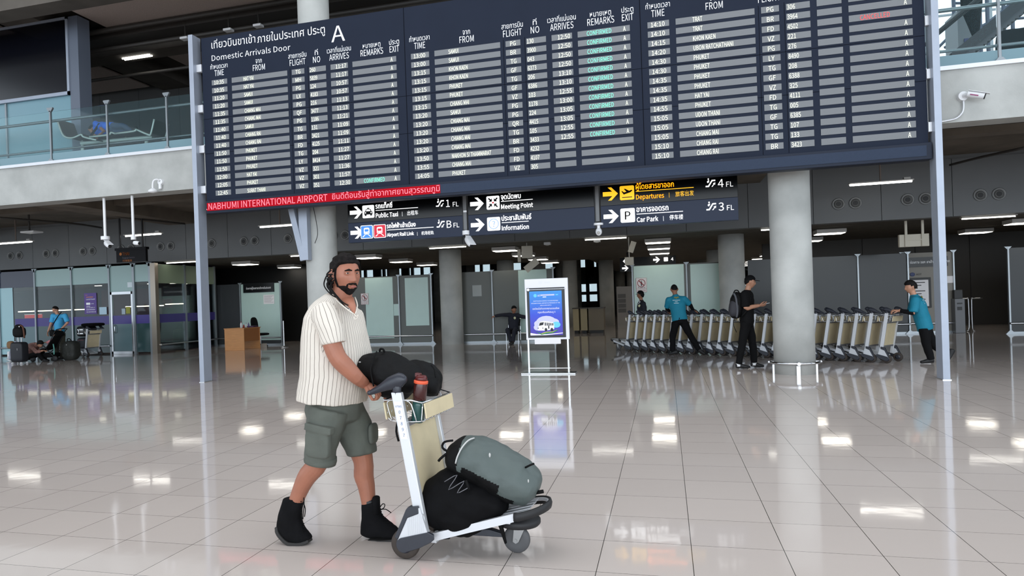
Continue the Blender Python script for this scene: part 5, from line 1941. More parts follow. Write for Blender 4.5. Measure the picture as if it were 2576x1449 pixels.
pv.head(hd, PI + 0.15, 0.12, 0.98)
for s_, e_, w_ in ((sN, eN, wN), (sF, eF, wF)):
    pv.limb([s_, e_, w_], [0.048, 0.042, 0.028], n=12)
for h_, k_, a_ in ((hN, kN, aN), (hF, kF, aF)):
    pv.limb([h_, k_, a_], [0.08, 0.055, 0.04], n=12)
hand(pv.fine, wN, V(-1, 0, 0.05), V(0, -0.3, 1), 1.0, 0.6, 1)
hand(pv.fine, wF, V(-1, 0, 0.05), V(0, 0.3, 1), 1.0, 0.6, -1)
pv.body()
pv.hair(M_HAIR, lambda q: sstep(-0.005, 0.01, q.z - 0.035 * (q.x > 0.02) - 0.01 + 0.05 * (q.x < -0.03)), 0.022, 0.006, 30.0)
shirt_of(pv, pel, chest, nk, lat, [([sN, sN.lerp(eN, 0.5), sN.lerp(eN, 0.95)], [0.078, 0.078, 0.08]), ([sF, sF.lerp(eF, 0.5), sF.lerp(eF, 0.95)], [0.078, 0.078, 0.08])], M_TEAL, 'polo_shirt', 1.06, 0.06)
mb = MB()
for e_, w_ in ((eN, wN), (eF, wF)):
    mb.limb([e_, e_.lerp(w_, 0.5), e_.lerp(w_, 0.9)], [0.048, 0.043, 0.035], n=12)
pv.wear('arm_sleeve', mb, M_BLACKC, 0.01, 2, 0.003)
trousers_of(pv, pel, ((hN, kN, aN), (hF, kF, aF)), lat, M_BLACKC, 1.0)
shoes_of(pv, ((at(2350, 913, Y3 - 0.09), at(2314, 914.5, Y3 - 0.09)), (at(2397, 886, Y3 + 0.12), at(2386, 908, Y3 + 0.12))))
back_print(pv, at(2322, 752, Y3 - 0.10), V(0.45, 0.9, 0.0), V(-0.42, 0, 1), None)

# ---- guard standing behind the row of trolleys
Y4 = 21.0
gd = Person('guard in dark uniform and cap standing behind the trolley row, looking left', (at(1612, 870, Y4).x, Y4, 0), M_SKIN3)
lat = V(0.3, -1, 0).normalized()
gx = at(1613, 800, Y4).x
hd = at(1611, 742, Y4)
nk, chest, pel = V(gx + 0.02, Y4, hd.z - 0.17), V(gx + 0.03, Y4, hd.z - 0.36), V(gx + 0.03, Y4, hd.z - 0.72)
legs = []
for s in (-1, 1):
    h_ = pel + lat * 0.085 * s - V(0, 0, 0.05)
    legs.append((h_, V(h_.x, h_.y, 0.45), V(h_.x, h_.y, 0.09)))
arms = []
for s in (-1, 1):
    s_ = chest + lat * 0.175 * s + V(0, 0, 0.10)
    arms.append((s_, s_ + lat * 0.03 * s + V(0.02, 0, -0.26), s_ + lat * 0.02 * s + V(-0.06, 0, -0.5)))
torso(gd, pel, chest, nk, lat, 0.95)
gd.limb([nk - V(0, 0, 0.03), nk, hd], [0.055, 0.05, 0.05], n=12)
gd.head(hd, PI - 0.2, 0.0, 0.97)
for a_ in arms:
    gd.limb(list(a_), [0.047, 0.04, 0.028], n=10)
    hand(gd.fine, a_[2], V(0, 0, -1), lat * (1 if a_ is arms[1] else -1), 0.95, 0.4, 1)
for l_ in legs:
    gd.limb(list(l_), [0.08, 0.055, 0.04], n=10)
gd.body()
gd.hair(M_HAIR, lambda q: short_hair(q, 0.06, -0.01, -0.09), 0.016, 0.008, 36.0)
shirt_of(gd, pel, chest, nk, lat, [(list(a_), [0.07, 0.06, 0.048]) for a_ in arms], M_NAVYC, 'uniform_jacket', 1.0, 0.05)
trousers_of(gd, pel, legs, lat, M_NAVYC, 1.0)
shoes_of(gd, [(V(l_[2].x + 0.07, l_[2].y, 0), V(l_[2].x - 0.19, l_[2].y, 0)) for l_ in legs])
mb = MB()
head_shell(mb, gd.hm, 0.97, lambda q: sstep(0.045, 0.052, q.z), 0.02, 32, 24)
mb.prism([(0.06, -0.07), (0.115, -0.06), (0.14, 0), (0.115, 0.06), (0.06, 0.07)], 0.008, 0, gd.hm @ TR(0, 0, 0.05) @ RY(0.25))
cap_ = gd.wear('cap', mb, M_BLACKC, remeshed=False)
mb = MB(); mb.ball((0.112, 0, 0.075), (0.006, 0.022, 0.014), 0, 10, 8, 1.0, gd.hm)
localise(mb, gd.root); mb.build('cap_badge', M_WHITE, cap_)
mb = MB()
mb.limb([nk + V(-0.07, -0.06, 0.02), nk + V(-0.03, -0.10, -0.03), nk + V(-0.08, -0.09, -0.08)], [0.02, 0.03, 0.015], [0.012, 0.012, 0.01], n=8)
gd.wear('white_collar', mb, M_WHITE, remeshed=False)
mb = MB(); mb.ball(tuple(chest + V(-0.06, -0.14, 0.05)), (0.04, 0.02, 0.04), 0, 10, 8)
gd.wear('badge', mb, mat('badge_pale', (210, 210, 170), 0.5), remeshed=False)

# ---- seated guard with outstretched arms
Y5 = 23.05
sg = Person('seated guard in dark uniform and beret with both arms stretched out, by the frosted partition', (at(1291, 866, Y5).x, Y5, 0), M_SKIN3)
lat = V(1, 0.1, 0)
hd, nk, chest, pel = at(1293, 779, Y5 + 0.08), at(1292.5, 790, Y5 + 0.1), at(1292, 805, Y5 + 0.1), at(1292, 831, Y5 + 0.08)
hR, kR, aR = pel + V(-0.09, -0.02, -0.04), V(pel.x - 0.12, Y5 - 0.34, 0.47), V(at(1286, 860, Y5 - 0.42).x, Y5 - 0.45, 0.09)
hL, kL, aL = pel + V(0.09, -0.02, -0.04), V(pel.x + 0.12, Y5 - 0.34, 0.47), V(at(1291, 860, Y5 - 0.48).x, Y5 - 0.5, 0.09)
sR, eR, wR = at(1283, 792, Y5 + 0.08), at(1263, 792, Y5 + 0.02), at(1245, 795, Y5 - 0.02)
sL, eL, wL = at(1302, 793, Y5 + 0.08), at(1315, 797, Y5 + 0.06), at(1330, 799, Y5 + 0.02)
torso(sg, pel, chest, nk, lat, 0.95)
sg.limb([nk - V(0, 0, 0.02), nk, hd], [0.055, 0.05, 0.05], n=12)
sg.head(hd, -0.95, 0.0, 0.95)
for a_ in ((sR, eR, wR), (sL, eL, wL)):
    sg.limb(list(a_), [0.048, 0.04, 0.03], n=10)
for l_ in ((hR, kR, aR), (hL, kL, aL)):
    sg.limb(list(l_), [0.08, 0.055, 0.04], n=10)
hand(sg.fine, wR, V(-1, -0.1, -0.25), V(0, -0.3, 1), 0.95, 0.6, 1)
hand(sg.fine, wL, V(1, -0.1, -0.2), V(0, -0.3, 1), 0.95, 0.6, -1)
sg.body()
sg.hair(M_HAIR, lambda q: short_hair(q, 0.05, 0.0, -0.08), 0.014, 0.006)
shirt_of(sg, pel, chest, nk, lat, [([sR, eR, wR], [0.072, 0.062, 0.052]), ([sL, eL, wL], [0.072, 0.062, 0.052])], M_NAVYC, 'uniform_jacket', 1.0, 0.03)
trousers_of(sg, pel, ((hR, kR, aR), (hL, kL, aL)), lat, M_NAVYC, 0.95, up=0.04)
shoes_of(sg, ((aR + V(0, 0.05, -0.09), aR + V(0.01, -0.2, -0.09)), (aL + V(0, 0.05, -0.09), aL + V(-0.02, -0.2, -0.09))))
mb = MB()
head_shell(mb, sg.hm, 0.95, lambda q: sstep(0.055, 0.065, q.z + 0.25 * (q.y + 0.02)), 0.026, 32, 24)
cap_ = sg.wear('beret', mb, M_BLACKC, remeshed=False)
mb = MB(); mb.ball(tuple(chest + V(0.07, -0.135, 0.07)), (0.04, 0.02, 0.045), 0, 10, 8)
sg.wear('badge', mb, mat('badge_pale', (210, 210, 170), 0.5), remeshed=False)
ch = thing('metal_chair', 'plain steel-framed chair under the seated guard', 'chair', (pel.x, Y5 + 0.02, 0))
mb = MB()
for sx in (-0.2, 0.2):
    lg = MB(); lg.cyl((sx, -0.18, 0), (sx, -0.17, 0.43), 0.011, None, 8); lg.build('leg', M_CHROME, ch)
    lg = MB(); lg.tube([(sx, 0.2, 0), (sx, 0.2, 0.43), (sx, 0.26, 0.82)], 0.011, 8); lg.build('leg', M_CHROME, ch)
mb.box((0, 0.0, 0.42), (0.42, 0.42, 0.03)); mb.build('seat', M_BLACKC, ch, bev=0.01)
mb = MB(); mb.box((0, 0.255, 0.68), (0.40, 0.02, 0.22)); mb.build('backrest', M_BLACKC, ch, bev=0.008)

# ---- man in sky blue polo by the glass office
Y6 = 18.9
bl = Person('man in sky blue polo with shoulder strap standing among luggage by the glass office', (at(150, 905, Y6).x, Y6, 0), M_SKIN2)
lat = V(0.55, -0.83, 0).normalized()
hd, nk, chest, pel = at(139.5, 779, Y6), at(146, 793, Y6), at(149, 806, Y6), at(150, 834, Y6)
arms = ((at(164, 795, Y6 - 0.15), at(170, 812, Y6 - 0.15), at(153, 829, Y6 - 0.22)), (at(134, 795, Y6 + 0.1), at(129, 813, Y6 + 0.05), at(121, 834, Y6)))
legs = ((at(156, 838, Y6 - 0.05), at(157, 868, Y6 - 0.05), at(155, 898, Y6 - 0.05)), (at(146, 838, Y6 + 0.08), at(143, 868, Y6 + 0.05), at(143, 897, Y6 + 0.05)))
torso(bl, pel, chest, nk, lat, 1.05)
bl.limb([nk - V(0, 0, 0.03), nk, hd], [0.062, 0.058, 0.055], n=12)
bl.head(hd, PI + 0.35, 0.35, 1.0)
for a_ in arms:
    bl.limb(list(a_), [0.052, 0.045, 0.03], n=12)
for l_ in legs:
    bl.limb(list(l_), [0.08, 0.055, 0.04], n=10)
hand(bl.fine, arms[0][2], V(-0.5, -0.2, -0.8), V(0.5, -0.8, 0), 1.0, 0.5, -1)
hand(bl.fine, arms[1][2], V(-0.3, 0, -0.95), V(-0.8, -0.3, 0), 1.0, 0.45, 1)
bl.body()
bl.hair(M_HAIRM, lambda q: short_hair(q, 0.062, 0.02, -0.04), 0.005, 0.002)
shirt_of(bl, pel, chest, nk, lat, [([a_[0], a_[0].lerp(a_[1], 0.45), a_[0].lerp(a_[1], 0.85)], [0.08, 0.078, 0.078]) for a_ in arms], M_BLUEC, 'polo_shirt', 1.13, 0.03)
trousers_of(bl, pel, legs, lat, mat('khaki_grey_cloth', (66, 64, 54), 0.85), 1.05)
shoes_of(bl, [(V(l_[2].x + 0.07, l_[2].y, 0), V(l_[2].x - 0.2, l_[2].y - 0.05, 0)) for l_ in legs])
mb = MB()
mb.tube([at(154, 785, Y6 - 0.2), at(145, 797, Y6 - 0.22), at(138, 808, Y6 - 0.2), at(131, 822, Y6 - 0.12), at(130, 836, Y6 - 0.08)], 0.014, 6)
bl.wear('shoulder_strap', mb, M_STRAP, remeshed=False)
mb = MB(); mb.ball(tuple(at(132, 838, Y6 - 0.05)), (0.09, 0.07, 0.11), 0, 16, 12, 0.6)
bl.wear('hip_bag', mb, M_BAG, remeshed=False)

# ---- person sleeping on the upstairs bench
YU = 14.62
ly = Person('person in blue top and jeans lying asleep on the bench seats upstairs behind the balustrade', tuple(at(285, 345, YU)), M_SKIN3)
pel, chest, nk, hd = at(283, 325, YU), at(254, 324, YU), at(241, 322, YU), at(232, 326, YU + 0.14)
lat = V(0, 0.35, 0.95)
torso(ly, pel, chest, nk, lat)
ly.limb([nk, hd], [0.055, 0.05], n=10)
ly.head(hd, PI / 2 + 0.6, 0.5, 0.95)
legs = ((pel + V(0.05, -0.05, 0.05), at(312, 318, YU - 0.06), at(332, 333, YU + 0.02)), (pel + V(0.05, 0, -0.06), at(310, 332, YU), at(327, 337, YU + 0.1)))
arms = ((nk + V(0.06, -0.06, 0.08), at(262, 330, YU - 0.22), at(247, 342, YU - 0.2)), (nk + V(0.04, 0.1, -0.05), at(250, 338, YU + 0.05), at(240, 340, YU + 0.1)))
for l_ in legs:
    ly.limb(list(l_), [0.08, 0.055, 0.04], n=10)
for a_ in arms:
    ly.limb(list(a_), [0.048, 0.04, 0.03], n=10)
    hand(ly.fine, a_[2], (a_[2] - a_[1]), V(0, -1, 0.3), 0.95, 0.5, 1)
ly.body()
ly.hair(M_HAIR, lambda q: short_hair(q, 0.055, 0.0, -0.06), 0.012, 0.005)
shirt_of(ly, pel, chest, nk, lat, [([a_[0], a_[0].lerp(a_[1], 0.6)], [0.075, 0.07]) for a_ in arms], mat('royal_blue_cloth', (24, 96, 205), 0.8, bump=0.2, bscale=18), 'top', 1.03, -0.05)
trousers_of(ly, pel, legs, lat, mat('denim', (48, 66, 92), 0.85, var=0.1, scale=10), 0.95, up=0.02)
shoes_of(ly, [(l_[2] + V(0.02, 0, -0.02), l_[2] + V(0.14, 0.02, 0.1)) for l_ in legs])
mb = MB(); mb.tube([at(228, 342, YU - 0.2), at(240, 326, YU - 0.24), at(249, 312, YU - 0.14)], 0.03, 6)
ly.wear('bag_strap', mb, M_BLACKC, remeshed=False)

# ---- woman crouching on the floor between suitcase and pushchair
Y7 = 17.9
cw_ = Person('person in mottled brown top sitting on the floor behind the black suitcase', (at(75, 905, Y7 + 0.2).x, Y7 + 0.2, 0), M_SKIN2)
yy = Y7 + 0.25
pel, chest, nk, hd = at(72, 898, yy), at(80, 874, yy), at(92, 866, yy), at(101, 866, yy - 0.05)
lat = V(0.2, 1, 0.1).normalized()
torso(cw_, pel, chest, nk, lat)
cw_.limb([nk - V(0.02, 0, 0), nk, hd], [0.055, 0.05, 0.05], n=10)
cw_.head(hd, -0.3, 0.6, 0.95)
legs = ((pel + V(0.05, -0.1, 0), at(95, 890, yy - 0.15), at(108, 905, yy - 0.1)), (pel + V(0.05, 0.1, 0), at(96, 889, yy + 0.15), at(110, 905, yy + 0.1)))
arms = ((nk + V(-0.05, -0.16, -0.05), at(92, 886, yy - 0.2), at(108, 882, yy - 0.1)), (nk + V(-0.05, 0.16, -0.05), at(93, 886, yy + 0.2), at(109, 880, yy + 0.1)))
for l_ in legs:
    cw_.limb(list(l_), [0.08, 0.055, 0.04], n=10)
for a_ in arms:
    cw_.limb(list(a_), [0.045, 0.038, 0.028], n=10)
    hand(cw_.fine, a_[2], V(1, 0, 0), V(0, 0, 1), 0.9, 0.5, 1)
cw_.body()
cw_.hair(M_HAIR, lambda q: short_hair(q, 0.05, -0.03, -0.1), 0.022, 0.01)
shirt_of(cw_, pel, chest, nk, lat, [(list(a_)[:2] + [a_[1].lerp(a_[2], 0.6)], [0.07, 0.06, 0.05]) for a_ in arms], mat('mottled_brown_cloth', (150, 112, 104), 0.85, var=0.5, scale=35), 'top', 1.0, 0.0)
trousers_of(cw_, pel, legs, lat, M_BLACKC, 0.95, up=0.02)
shoes_of(cw_, [(V(l_[2].x, l_[2].y, 0), V(l_[2].x + 0.22, l_[2].y, 0)) for l_ in legs])


# ---------------------------------------------------------------- air nozzles in the bulkhead
nz0 = None
M_NOZ = mat('nozzle_grey', (128, 130, 130), 0.45, 0.2)
for k in list(range(0, 9)) + [17, 18, 19, 20]:
    for s in (-1, 1):
        x = -23.155 + 1.6405 * k + 0.205 * s
        grp = 'round air nozzles in the grey bulkhead'
        if k < 9:
            lab = '%s round air nozzle of the %s pair on the grey bulkhead from the left' % ('left' if s < 0 else 'right', ORD[k])
        else:
            lab = '%s round air nozzle of the %s pair right of the thick column' % ('left' if s < 0 else 'right', ORD[k - 17])
        if nz0 is None:
            nz0 = thing('air_nozzle', lab, 'air vent', (x, 21.0, 3.70), 0, grp)
            m = MB()
            m.lathe([(0.085, 0.0), (0.158, 0.0), (0.158, 0.02), (0.14, 0.032), (0.115, 0.018), (0.095, -0.0)], 28, 0, RX(PI / 2))
            m.build('outer_ring', M_NOZ, nz0)
            m = MB()
            m.lathe([(0.05, 0.006), (0.105, 0.006), (0.10, 0.02), (0.075, 0.03), (0.055, 0.022)], 24, 0, RX(PI / 2))
            m.build('swivel_ring', mat('nozzle_inner', (92, 93, 92), 0.5), nz0)
            m = MB()
            m.cyl((0, -0.002, 0), (0, -0.034, 0), 0.066, 0.062, 20)
            m.build('throat', M_BLACK, nz0)
        else:
            c = dup(nz0)
            c.location = (x, 21.0, 3.70)
            c['label'] = lab
nzu = dup(nz0); nzu.location = tuple(at(222, 254, 20.98)); nzu['label'] = 'single round air nozzle high on the upper level wall, beside the dark screen'; del nzu['group']

# ---------------------------------------------------------------- lamps
def box_lamp(label, x, y, z, group, proto=None, size=(0.80, 0.62), h=0.13):
    if proto is None:
        t = thing('ceiling_lamp', label, 'ceiling lamp', (x, y, z), 0, group)
        m = MB()
        a, b = size[0] / 2, size[1] / 2
        m.bb((-a, -b, 0.012), (a, b, h))
        m.build('housing', M_LAMPBOX, t, bev=0.006)
        m = MB(); m.bb((-a + 0.03, -b + 0.03, -0.002), (a - 0.03, b - 0.03, 0.014))
        m.build('diffuser', M_LIGHT2, t)
        return t
    t = dup(proto)
    t.location = (x, y, z)
    t['label'] = label
    return t


proto = None
for j in range(0, 9):
    for k in range(-4, 3):
        x, y = -0.17 + 4.93 * k, 23.3 + 3.2 * j
        if (x < -12 and j > 1) or (k == -4) or (x < -3.3 and j > 3):
            continue
        lab = 'box lamp under the low ceiling, %s row behind the bulkhead, %s from the left' % (ORD[j], ORD[k + 3])
        p = box_lamp(lab, x, y, 3.07, 'box lamps under the low ceiling', proto)
        proto = proto or p


def tube_lamp(label, c, ln, rod, group, twin=False, slim=False):
    t = thing('tube_lamp', label, 'tube lamp', tuple(c), 0, group)
    m = MB()
    m.bb((-ln / 2, -0.09, 0.012), (ln / 2, 0.09, 0.035))
    if not slim:
        m.bb((ln / 2 - 0.2, -0.05, 0.035), (ln / 2 - 0.06, 0.05, 0.09))
    m.build('housing', M_LAMPBOX, t)
    m = MB()
    for y in ((-0.05, 0.05) if twin else (0.0,)):
        m.cyl((-ln / 2 + 0.02, y, -0.01), (ln / 2 - 0.02, y, -0.01), 0.012 if slim else 0.022, None, 10)
    m.build('tube', M_LIGHT, t)
    if rod:
        m = MB(); m.cyl((0, 0, 0.03), (0, 0, rod), 0.022, None, 8)
        m.build('hanging_rod', mat('rod_brown', (120, 108, 100), 0.5), t)
    return t


for px, py, w in ((40, 610, 0), (360, 590.5, 1), (704, 567.5, 2), (2215, 460, 3)):
    c = at(px, py, 19.2)
    tube_lamp('hanging tube lamp before the grey bulkhead, ' + ('at the left edge', 'behind the two balcony cameras', 'left of the column brace', 'beneath the right end of the arrivals board')[w], c, 1.38, 4.75 - c.z, 'tube lamps hanging before the bulkhead')
for k in range(0, 6):
    x = -16.45 + 4.93 * k
    t = tube_lamp('slim tube lamp tucked under the bulkhead edge, %s from the left' % ORD[k], (x, 21.6, 3.17), 1.25, 0, 'tube lamps under the bulkhead edge', False, True)
c = at(345, 143, 17.4)
tube_lamp('bright twin tube lamp hanging from the upper ceiling left of the board', c, 0.98, 9.1 - c.z, 'lamps of the upper ceiling', True)
for k, (px, py, w) in enumerate(((650, 65, 'nearest the left column'), (575, 76, 'second from the left column'), (466, 97, 'above the left end of the board'))):
    c = at(px, py, 16.2)
    t = thing('ceiling_box_light', 'small white ceiling fitting on the upper ceiling, ' + w, 'ceiling fitting', tuple(c), 0, 'white fittings on the upper ceiling')  # box lights, drawn as plain white casings that stay unlit
    m = MB(); m.bb((-0.11, -0.09, -0.03), (0.11, 0.09, 0.03)); m.build('casing', M_WHITE, t, bev=0.01)
    m = MB(); m.cyl((0, 0, 0.03), (0, 0, 9.1 - c.z), 0.012, None, 8); m.build('hanging_rod', M_PIPE, t)
# lamps of the hall roof, out of the frame above the board, seen as reflections in the floor
proto = None
for i, (px, py) in enumerate(((1505, 1158), (1665, 1161), (1820, 1166), (2145, 1178), (2310, 1183), (2500, 1196), (1672, 1312), (2245, 1336), (2100, 1112), (450, 1130), (560, 1133), (640, 1136), (60, 1218), (375, 1234))):
    f0 = fl(px, py)
    d = (f0 - EYE); d.z = -d.z
    top = 8.3 if py < 1250 else 8.2
    q = f0 + d * (top / d.z)
    if q.y > 26 or q.y < 1:
        pass
    nm = 'ceiling lamp high under the roof, mirrored in the polished floor, number %s of the overhead lamps' % ORD[i]
    if q.y < 13:
        q = f0 + d * (14.5 / d.z)
    p = box_lamp('ceiling lamp high under the roof, mirrored in the polished floor', q.x, min(q.y, 33), q.z, 'overhead lamps mirrored in the floor', proto, (1.5, 0.5), 0.1)
    if proto is None:
        proto = p
        for ch_ in p.children:
            if 'diffuser' in ch_.name:
                ch_.data.materials[0] = mat('roof_lamp_diffuser', (255, 240, 222), 0.5, emit=1.7)

# pipes under the slab and the upper ceiling, each a thing of its own
def pipe(name, label, group=None, pts=None, r=0.05, box=None):
    m = MB()
    if box:
        m.bb(*box)
    else:
        m.tube(pts, r, 8)
    return tag(m.build(name, M_PIPE), label, 'pipe', group)


for i, (y, z, r) in enumerate(((14.9, 4.66, 0.05), (15.6, 4.58, 0.035), (16.3, 4.62, 0.06))):
    pipe('service_pipe', '%s dark pipe behind the concrete fascia, running beneath the balcony slab' % ORD[i], 'service pipes beneath the balcony slab', [(-39, y, z), (17, y, z)], r)
for i, (y, z, r) in enumerate(((15.9, at(400, 55, 15.9).z, 0.07), (16.4, at(345, 112, 16.4).z, 0.06), (18.0, at(345, 187, 18.0).z, 0.05))):
    pipe('ceiling_pipe', 'dark pipe under the upper ceiling, ' + ('highest, passing behind the top of the dark screen', 'just above the twin tube lamp', 'lowest, below the twin tube lamp')[i], 'pipes under the upper ceiling', [(-40, y, z), (0.4, y, z)], r)
zt_ = at(345, 84, 16.2).z
pipe('cable_trunking', 'dark rectangular cable trunking under the upper ceiling left of the board', None, None, 0, ((-40, 16.2, zt_), (0.4, 16.7, zt_ + 0.25)))
for lab, q in (('thin branch pipe sloping down from the balcony slab behind the two camera rods', [at(195, 520, 17), at(300, 545, 18.4), at(465, 563, 20.4)]),
               ('thin branch pipe sloping above the flat white fitting at the left edge', [at(0, 548, 16.5), at(180, 562, 18.5), at(255, 573, 20)]),
               ('thin branch pipe sloping above the bulkhead right of the right steel post', [at(2576, 372, 18.5), at(2470, 395, 19.5), at(2390, 415, 20.5)])):
    pipe('branch_pipe', lab, 'thin branch pipes under the slab', q, 0.03)
c = at(80, 584, 18.5)
t = thing('ceiling_fitting', 'flat white ceiling fitting hanging on a rod above the glass office', 'ceiling fitting', tuple(c))
m = MB(); m.bb((-0.27, -0.2, -0.03), (0.27, 0.2, 0.03)); m.build('casing', M_WHITE, t, bev=0.02)
m = MB(); m.cyl((-0.1, 0, 0.03), (-0.1, 0, 4.75 - c.z), 0.03, None, 8); m.build('hanging_rod', M_PIPE, t)

# ---------------------------------------------------------------- balustrades of the upper level
M_PALE = mat('pale_blue_glass', (112, 144, 154), 0.25)


def balustrade(label, xs, Y=14.05):
    b = thing('glass_balustrade', label, 'balustrade', ((xs[0] + xs[-1]) / 2, Y, 5.17))
    for x in xs:
        m = MB()
        m.bb((x - 0.02, Y - 0.025, 5.17), (x + 0.02, Y + 0.025, 6.42))
        m.prism([(-0.03, 0), (0.03, 0), (0.085, 0.07), (0.085, 0.1), (-0.085, 0.1), (-0.085, 0.07)], 0.05, 0, FACE(x, Y + 0.025, 6.40))
        m.prism([(-0.11, 0), (0.11, 0), (0.03, 0.09), (-0.03, 0.09)], 0.09, 0, FACE(x, Y + 0.045, 5.17))
        m.build('post', M_RAIL, b, world=True)
    for a, c in zip(xs[:-1], xs[1:]):
        m = MB(); m.bb((a + 0.03, Y - 0.006, 5.40), (c - 0.03, Y + 0.006, 6.40))
        m.build('glass_pane', M_GLASS, b, world=True)
        m = MB(); m.bb((a + 0.03, Y - 0.005, 5.18), (c - 0.03, Y + 0.006, 5.39))
        m.build('kick_pane', M_PALE, b, world=True)
    m = MB(); m.cyl((xs[0], Y + 0.12, 6.21), (xs[-1], Y + 0.12, 6.21), 0.035, None, 12)
    m.build('hand_rail', M_RAIL, b, world=True)
    m = MB(); m.cyl((xs[0], Y + 0.12, 5.50), (xs[-1], Y + 0.12, 5.50), 0.025, None, 12)
    m.build('lower_rail', M_RAIL, b, world=True)
    return b


bx = at(271, 330, 14.05).x
balustrade('glass balustrade with grey posts along the upper left balcony', [bx + 1.66 * i for i in range(-6, 5)])
bx = at(2514, 120, 14.05).x
balustrade('glass balustrade with grey posts along the upper right balcony', [bx + 1.66 * i for i in range(-2, 5)])

# big dark screen on the upper level
sc = thing('display_screen', 'large dark display screen on a grey stand at the upper left', 'screen', (-15.967, 15.000, 5.100))
m = MB(); m.bb((-18.870, 14.950, 7.170), (-14.574, 15.100, 9.047)); m.build('screen_glass', mat('screen_off', (12, 13, 20), 0.15), sc, world=True)
m = MB()
m.bb((-18.967, 14.920, 9.028), (-14.515, 15.120, 9.086)); m.bb((-18.967, 14.920, 7.092), (-14.515, 15.120, 7.179)); m.bb((-14.583, 14.920, 7.092), (-14.515, 15.120, 9.086))
m.build('bezel', M_POST, sc, world=True)
m = MB(); m.bb((-14.515, 14.950, 5.100), (-14.225, 15.350, 9.086)); m.build('stand_post', mat('stand_grey', (96, 104, 118), 0.5), sc, world=True)
m = MB(); m.bb((-18.967, 15.000, 5.100), (-14.535, 15.040, 7.092)); m.build('back_glazing', mat('blue_grey_glazing', (112, 148, 160), 0.2), sc, world=True)
m = MB(); m.bb((-18.967, 14.940, 5.100), (-18.919, 15.040, 7.092)); m.bb((-16.664, 14.960, 5.100), (-16.615, 15.020, 7.112)); m.build('glazing_bar', M_RAIL, sc, world=True)

# bench seats upstairs
M_SEATSH = mat('seat_brown_grey', (62, 58, 52), 0.6)
M_SFRAME = mat('seat_frame_pale', (190, 200, 195), 0.4, 0.3)
bs = thing('beam_seating', 'row of dark airport bench seats with pale frames upstairs behind the balustrade', 'bench', tuple(at(285, 385, YU)))


def shell(pts, name, Yc=YU, dep=0.5):
    q = [at(x, y, Yc) for x, y in pts]
    m = MB()
    th = 0.03
    ring = []
    up = []
    for i, p in enumerate(q):
        t = (q[min(i + 1, len(q) - 1)] - q[max(i - 1, 0)]).normalized()
        n = t.cross(V(0, 1, 0)).normalized()
        ring.append(p); up.append(p + n * th)
    prof = ring + up[::-1]
    n = len(prof)
    vs = [p + V(0, -dep / 2, 0) for p in prof] + [p + V(0, dep / 2, 0) for p in prof]
    fs = [(j, (j + 1) % n, n + (j + 1) % n, n + j) for j in range(n)]
    k = len(ring)
    for o_ in (0, n):
        for i in range(k - 1):
            fs.append((o_ + i, o_ + i + 1, o_ + n - 2 - i, o_ + n - 1 - i))
    m.add(vs, fs, 0, False)
    s = m.build(name, M_SEATSH, bs, world=True)
    fr = MB()
    for dy in (-dep / 2, dep / 2):
        fr.tube([p + V(0, dy, 0) for p in q], 0.022, 8)
    fr.build('tube_frame', M_SFRAME, s, world=True)
    return s


shell([(164, 307), (176, 340), (187, 351), (205, 352), (224, 344), (230, 350), (262, 358)], 'seat_shell')
shell([(245, 350), (292, 345), (298, 339), (308, 342)], 'seat_shell')
shell([(308, 342), (355, 336), (360, 331)], 'seat_shell')
shell([(360, 331), (392, 345), (398, 341), (406, 306)], 'seat_shell')
m = MB()
m.cyl(at(205, 361, YU), at(385, 345, YU), 0.05, None, 12)
m.build('beam', M_SFRAME, bs, world=True)
for px, py in ((207, 380), (272, 376), (368, 362)):
    m = MB()
    top = at(px, 355 - (px - 207) * 0.07, YU)
    for dy in (-0.25, 0.25):
        m.limb([top, V(top.x + (0.12 if dy < 0 else -0.12), YU + dy * 0.3, 5.12)], [0.03, 0.035], n=8)
    m.build('leg', M_SFRAME, bs, world=True)

# ---------------------------------------------------------------- glass partitions on the ground floor
M_SIGNW = mat('sign_white_board', (225, 222, 222), 0.5)
M_SIGNR = mat('sign_dark_red', (140, 24, 34), 0.5)
M_LETT = mat('dark_letters', (40, 40, 44), 0.6)


def partition(label, Y, x0, x1, h, frosted, posts, rail=True, pane=None, name='glass_partition'):
    p = thing(name, label, 'partition', ((x0 + x1) / 2, Y, 0))
    cuts = sorted(posts)
    edges = [x0] + [c for c in cuts if x0 + 0.05 < c < x1 - 0.05] + [x1]
    for a, b in zip(edges[:-1], edges[1:]):
        m = MB(); m.bb((a + 0.012, Y, 0.06), (b - 0.012, Y + 0.02, h))
        m.build('glass_pane', pane or M_GREYGL, p, world=True)
    for a, b, z0, z1 in frosted:
        m = MB(); m.bb((a, Y - 0.006, z0), (b, Y + 0.001, z1))
        m.build('frosted_strip', M_FROST, p, world=True)
    for c in posts:
        m = MB(); m.bb((c - 0.02, Y - 0.05, 0), (c + 0.02, Y + 0.03, h + 0.02))
        m.prism([(-0.02, 0), (0.02, 0), (0.09, 0.08), (-0.09, 0.08)], 0.05, 0, FACE(c, Y + 0.01, h - 0.04))
        m.prism([(-0.12, 0), (0.12, 0), (0.03, 0.1), (-0.03, 0.1)], 0.06, 0, FACE(c, Y - 0.0, 0))
        m.build('post', M_RAIL, p, world=True)
    if rail:
        m = MB(); m.cyl((x0, Y - 0.09, 0.30), (x1, Y - 0.09, 0.30), 0.028, None, 12)
        m.build('guard_rail', M_STEEL, p, world=True)
    m = MB(); m.bb((x0, Y - 0.01, 0.0), (x1, Y + 0.03, 0.06)); m.build('base_channel', M_RAIL, p, world=True)
    return p


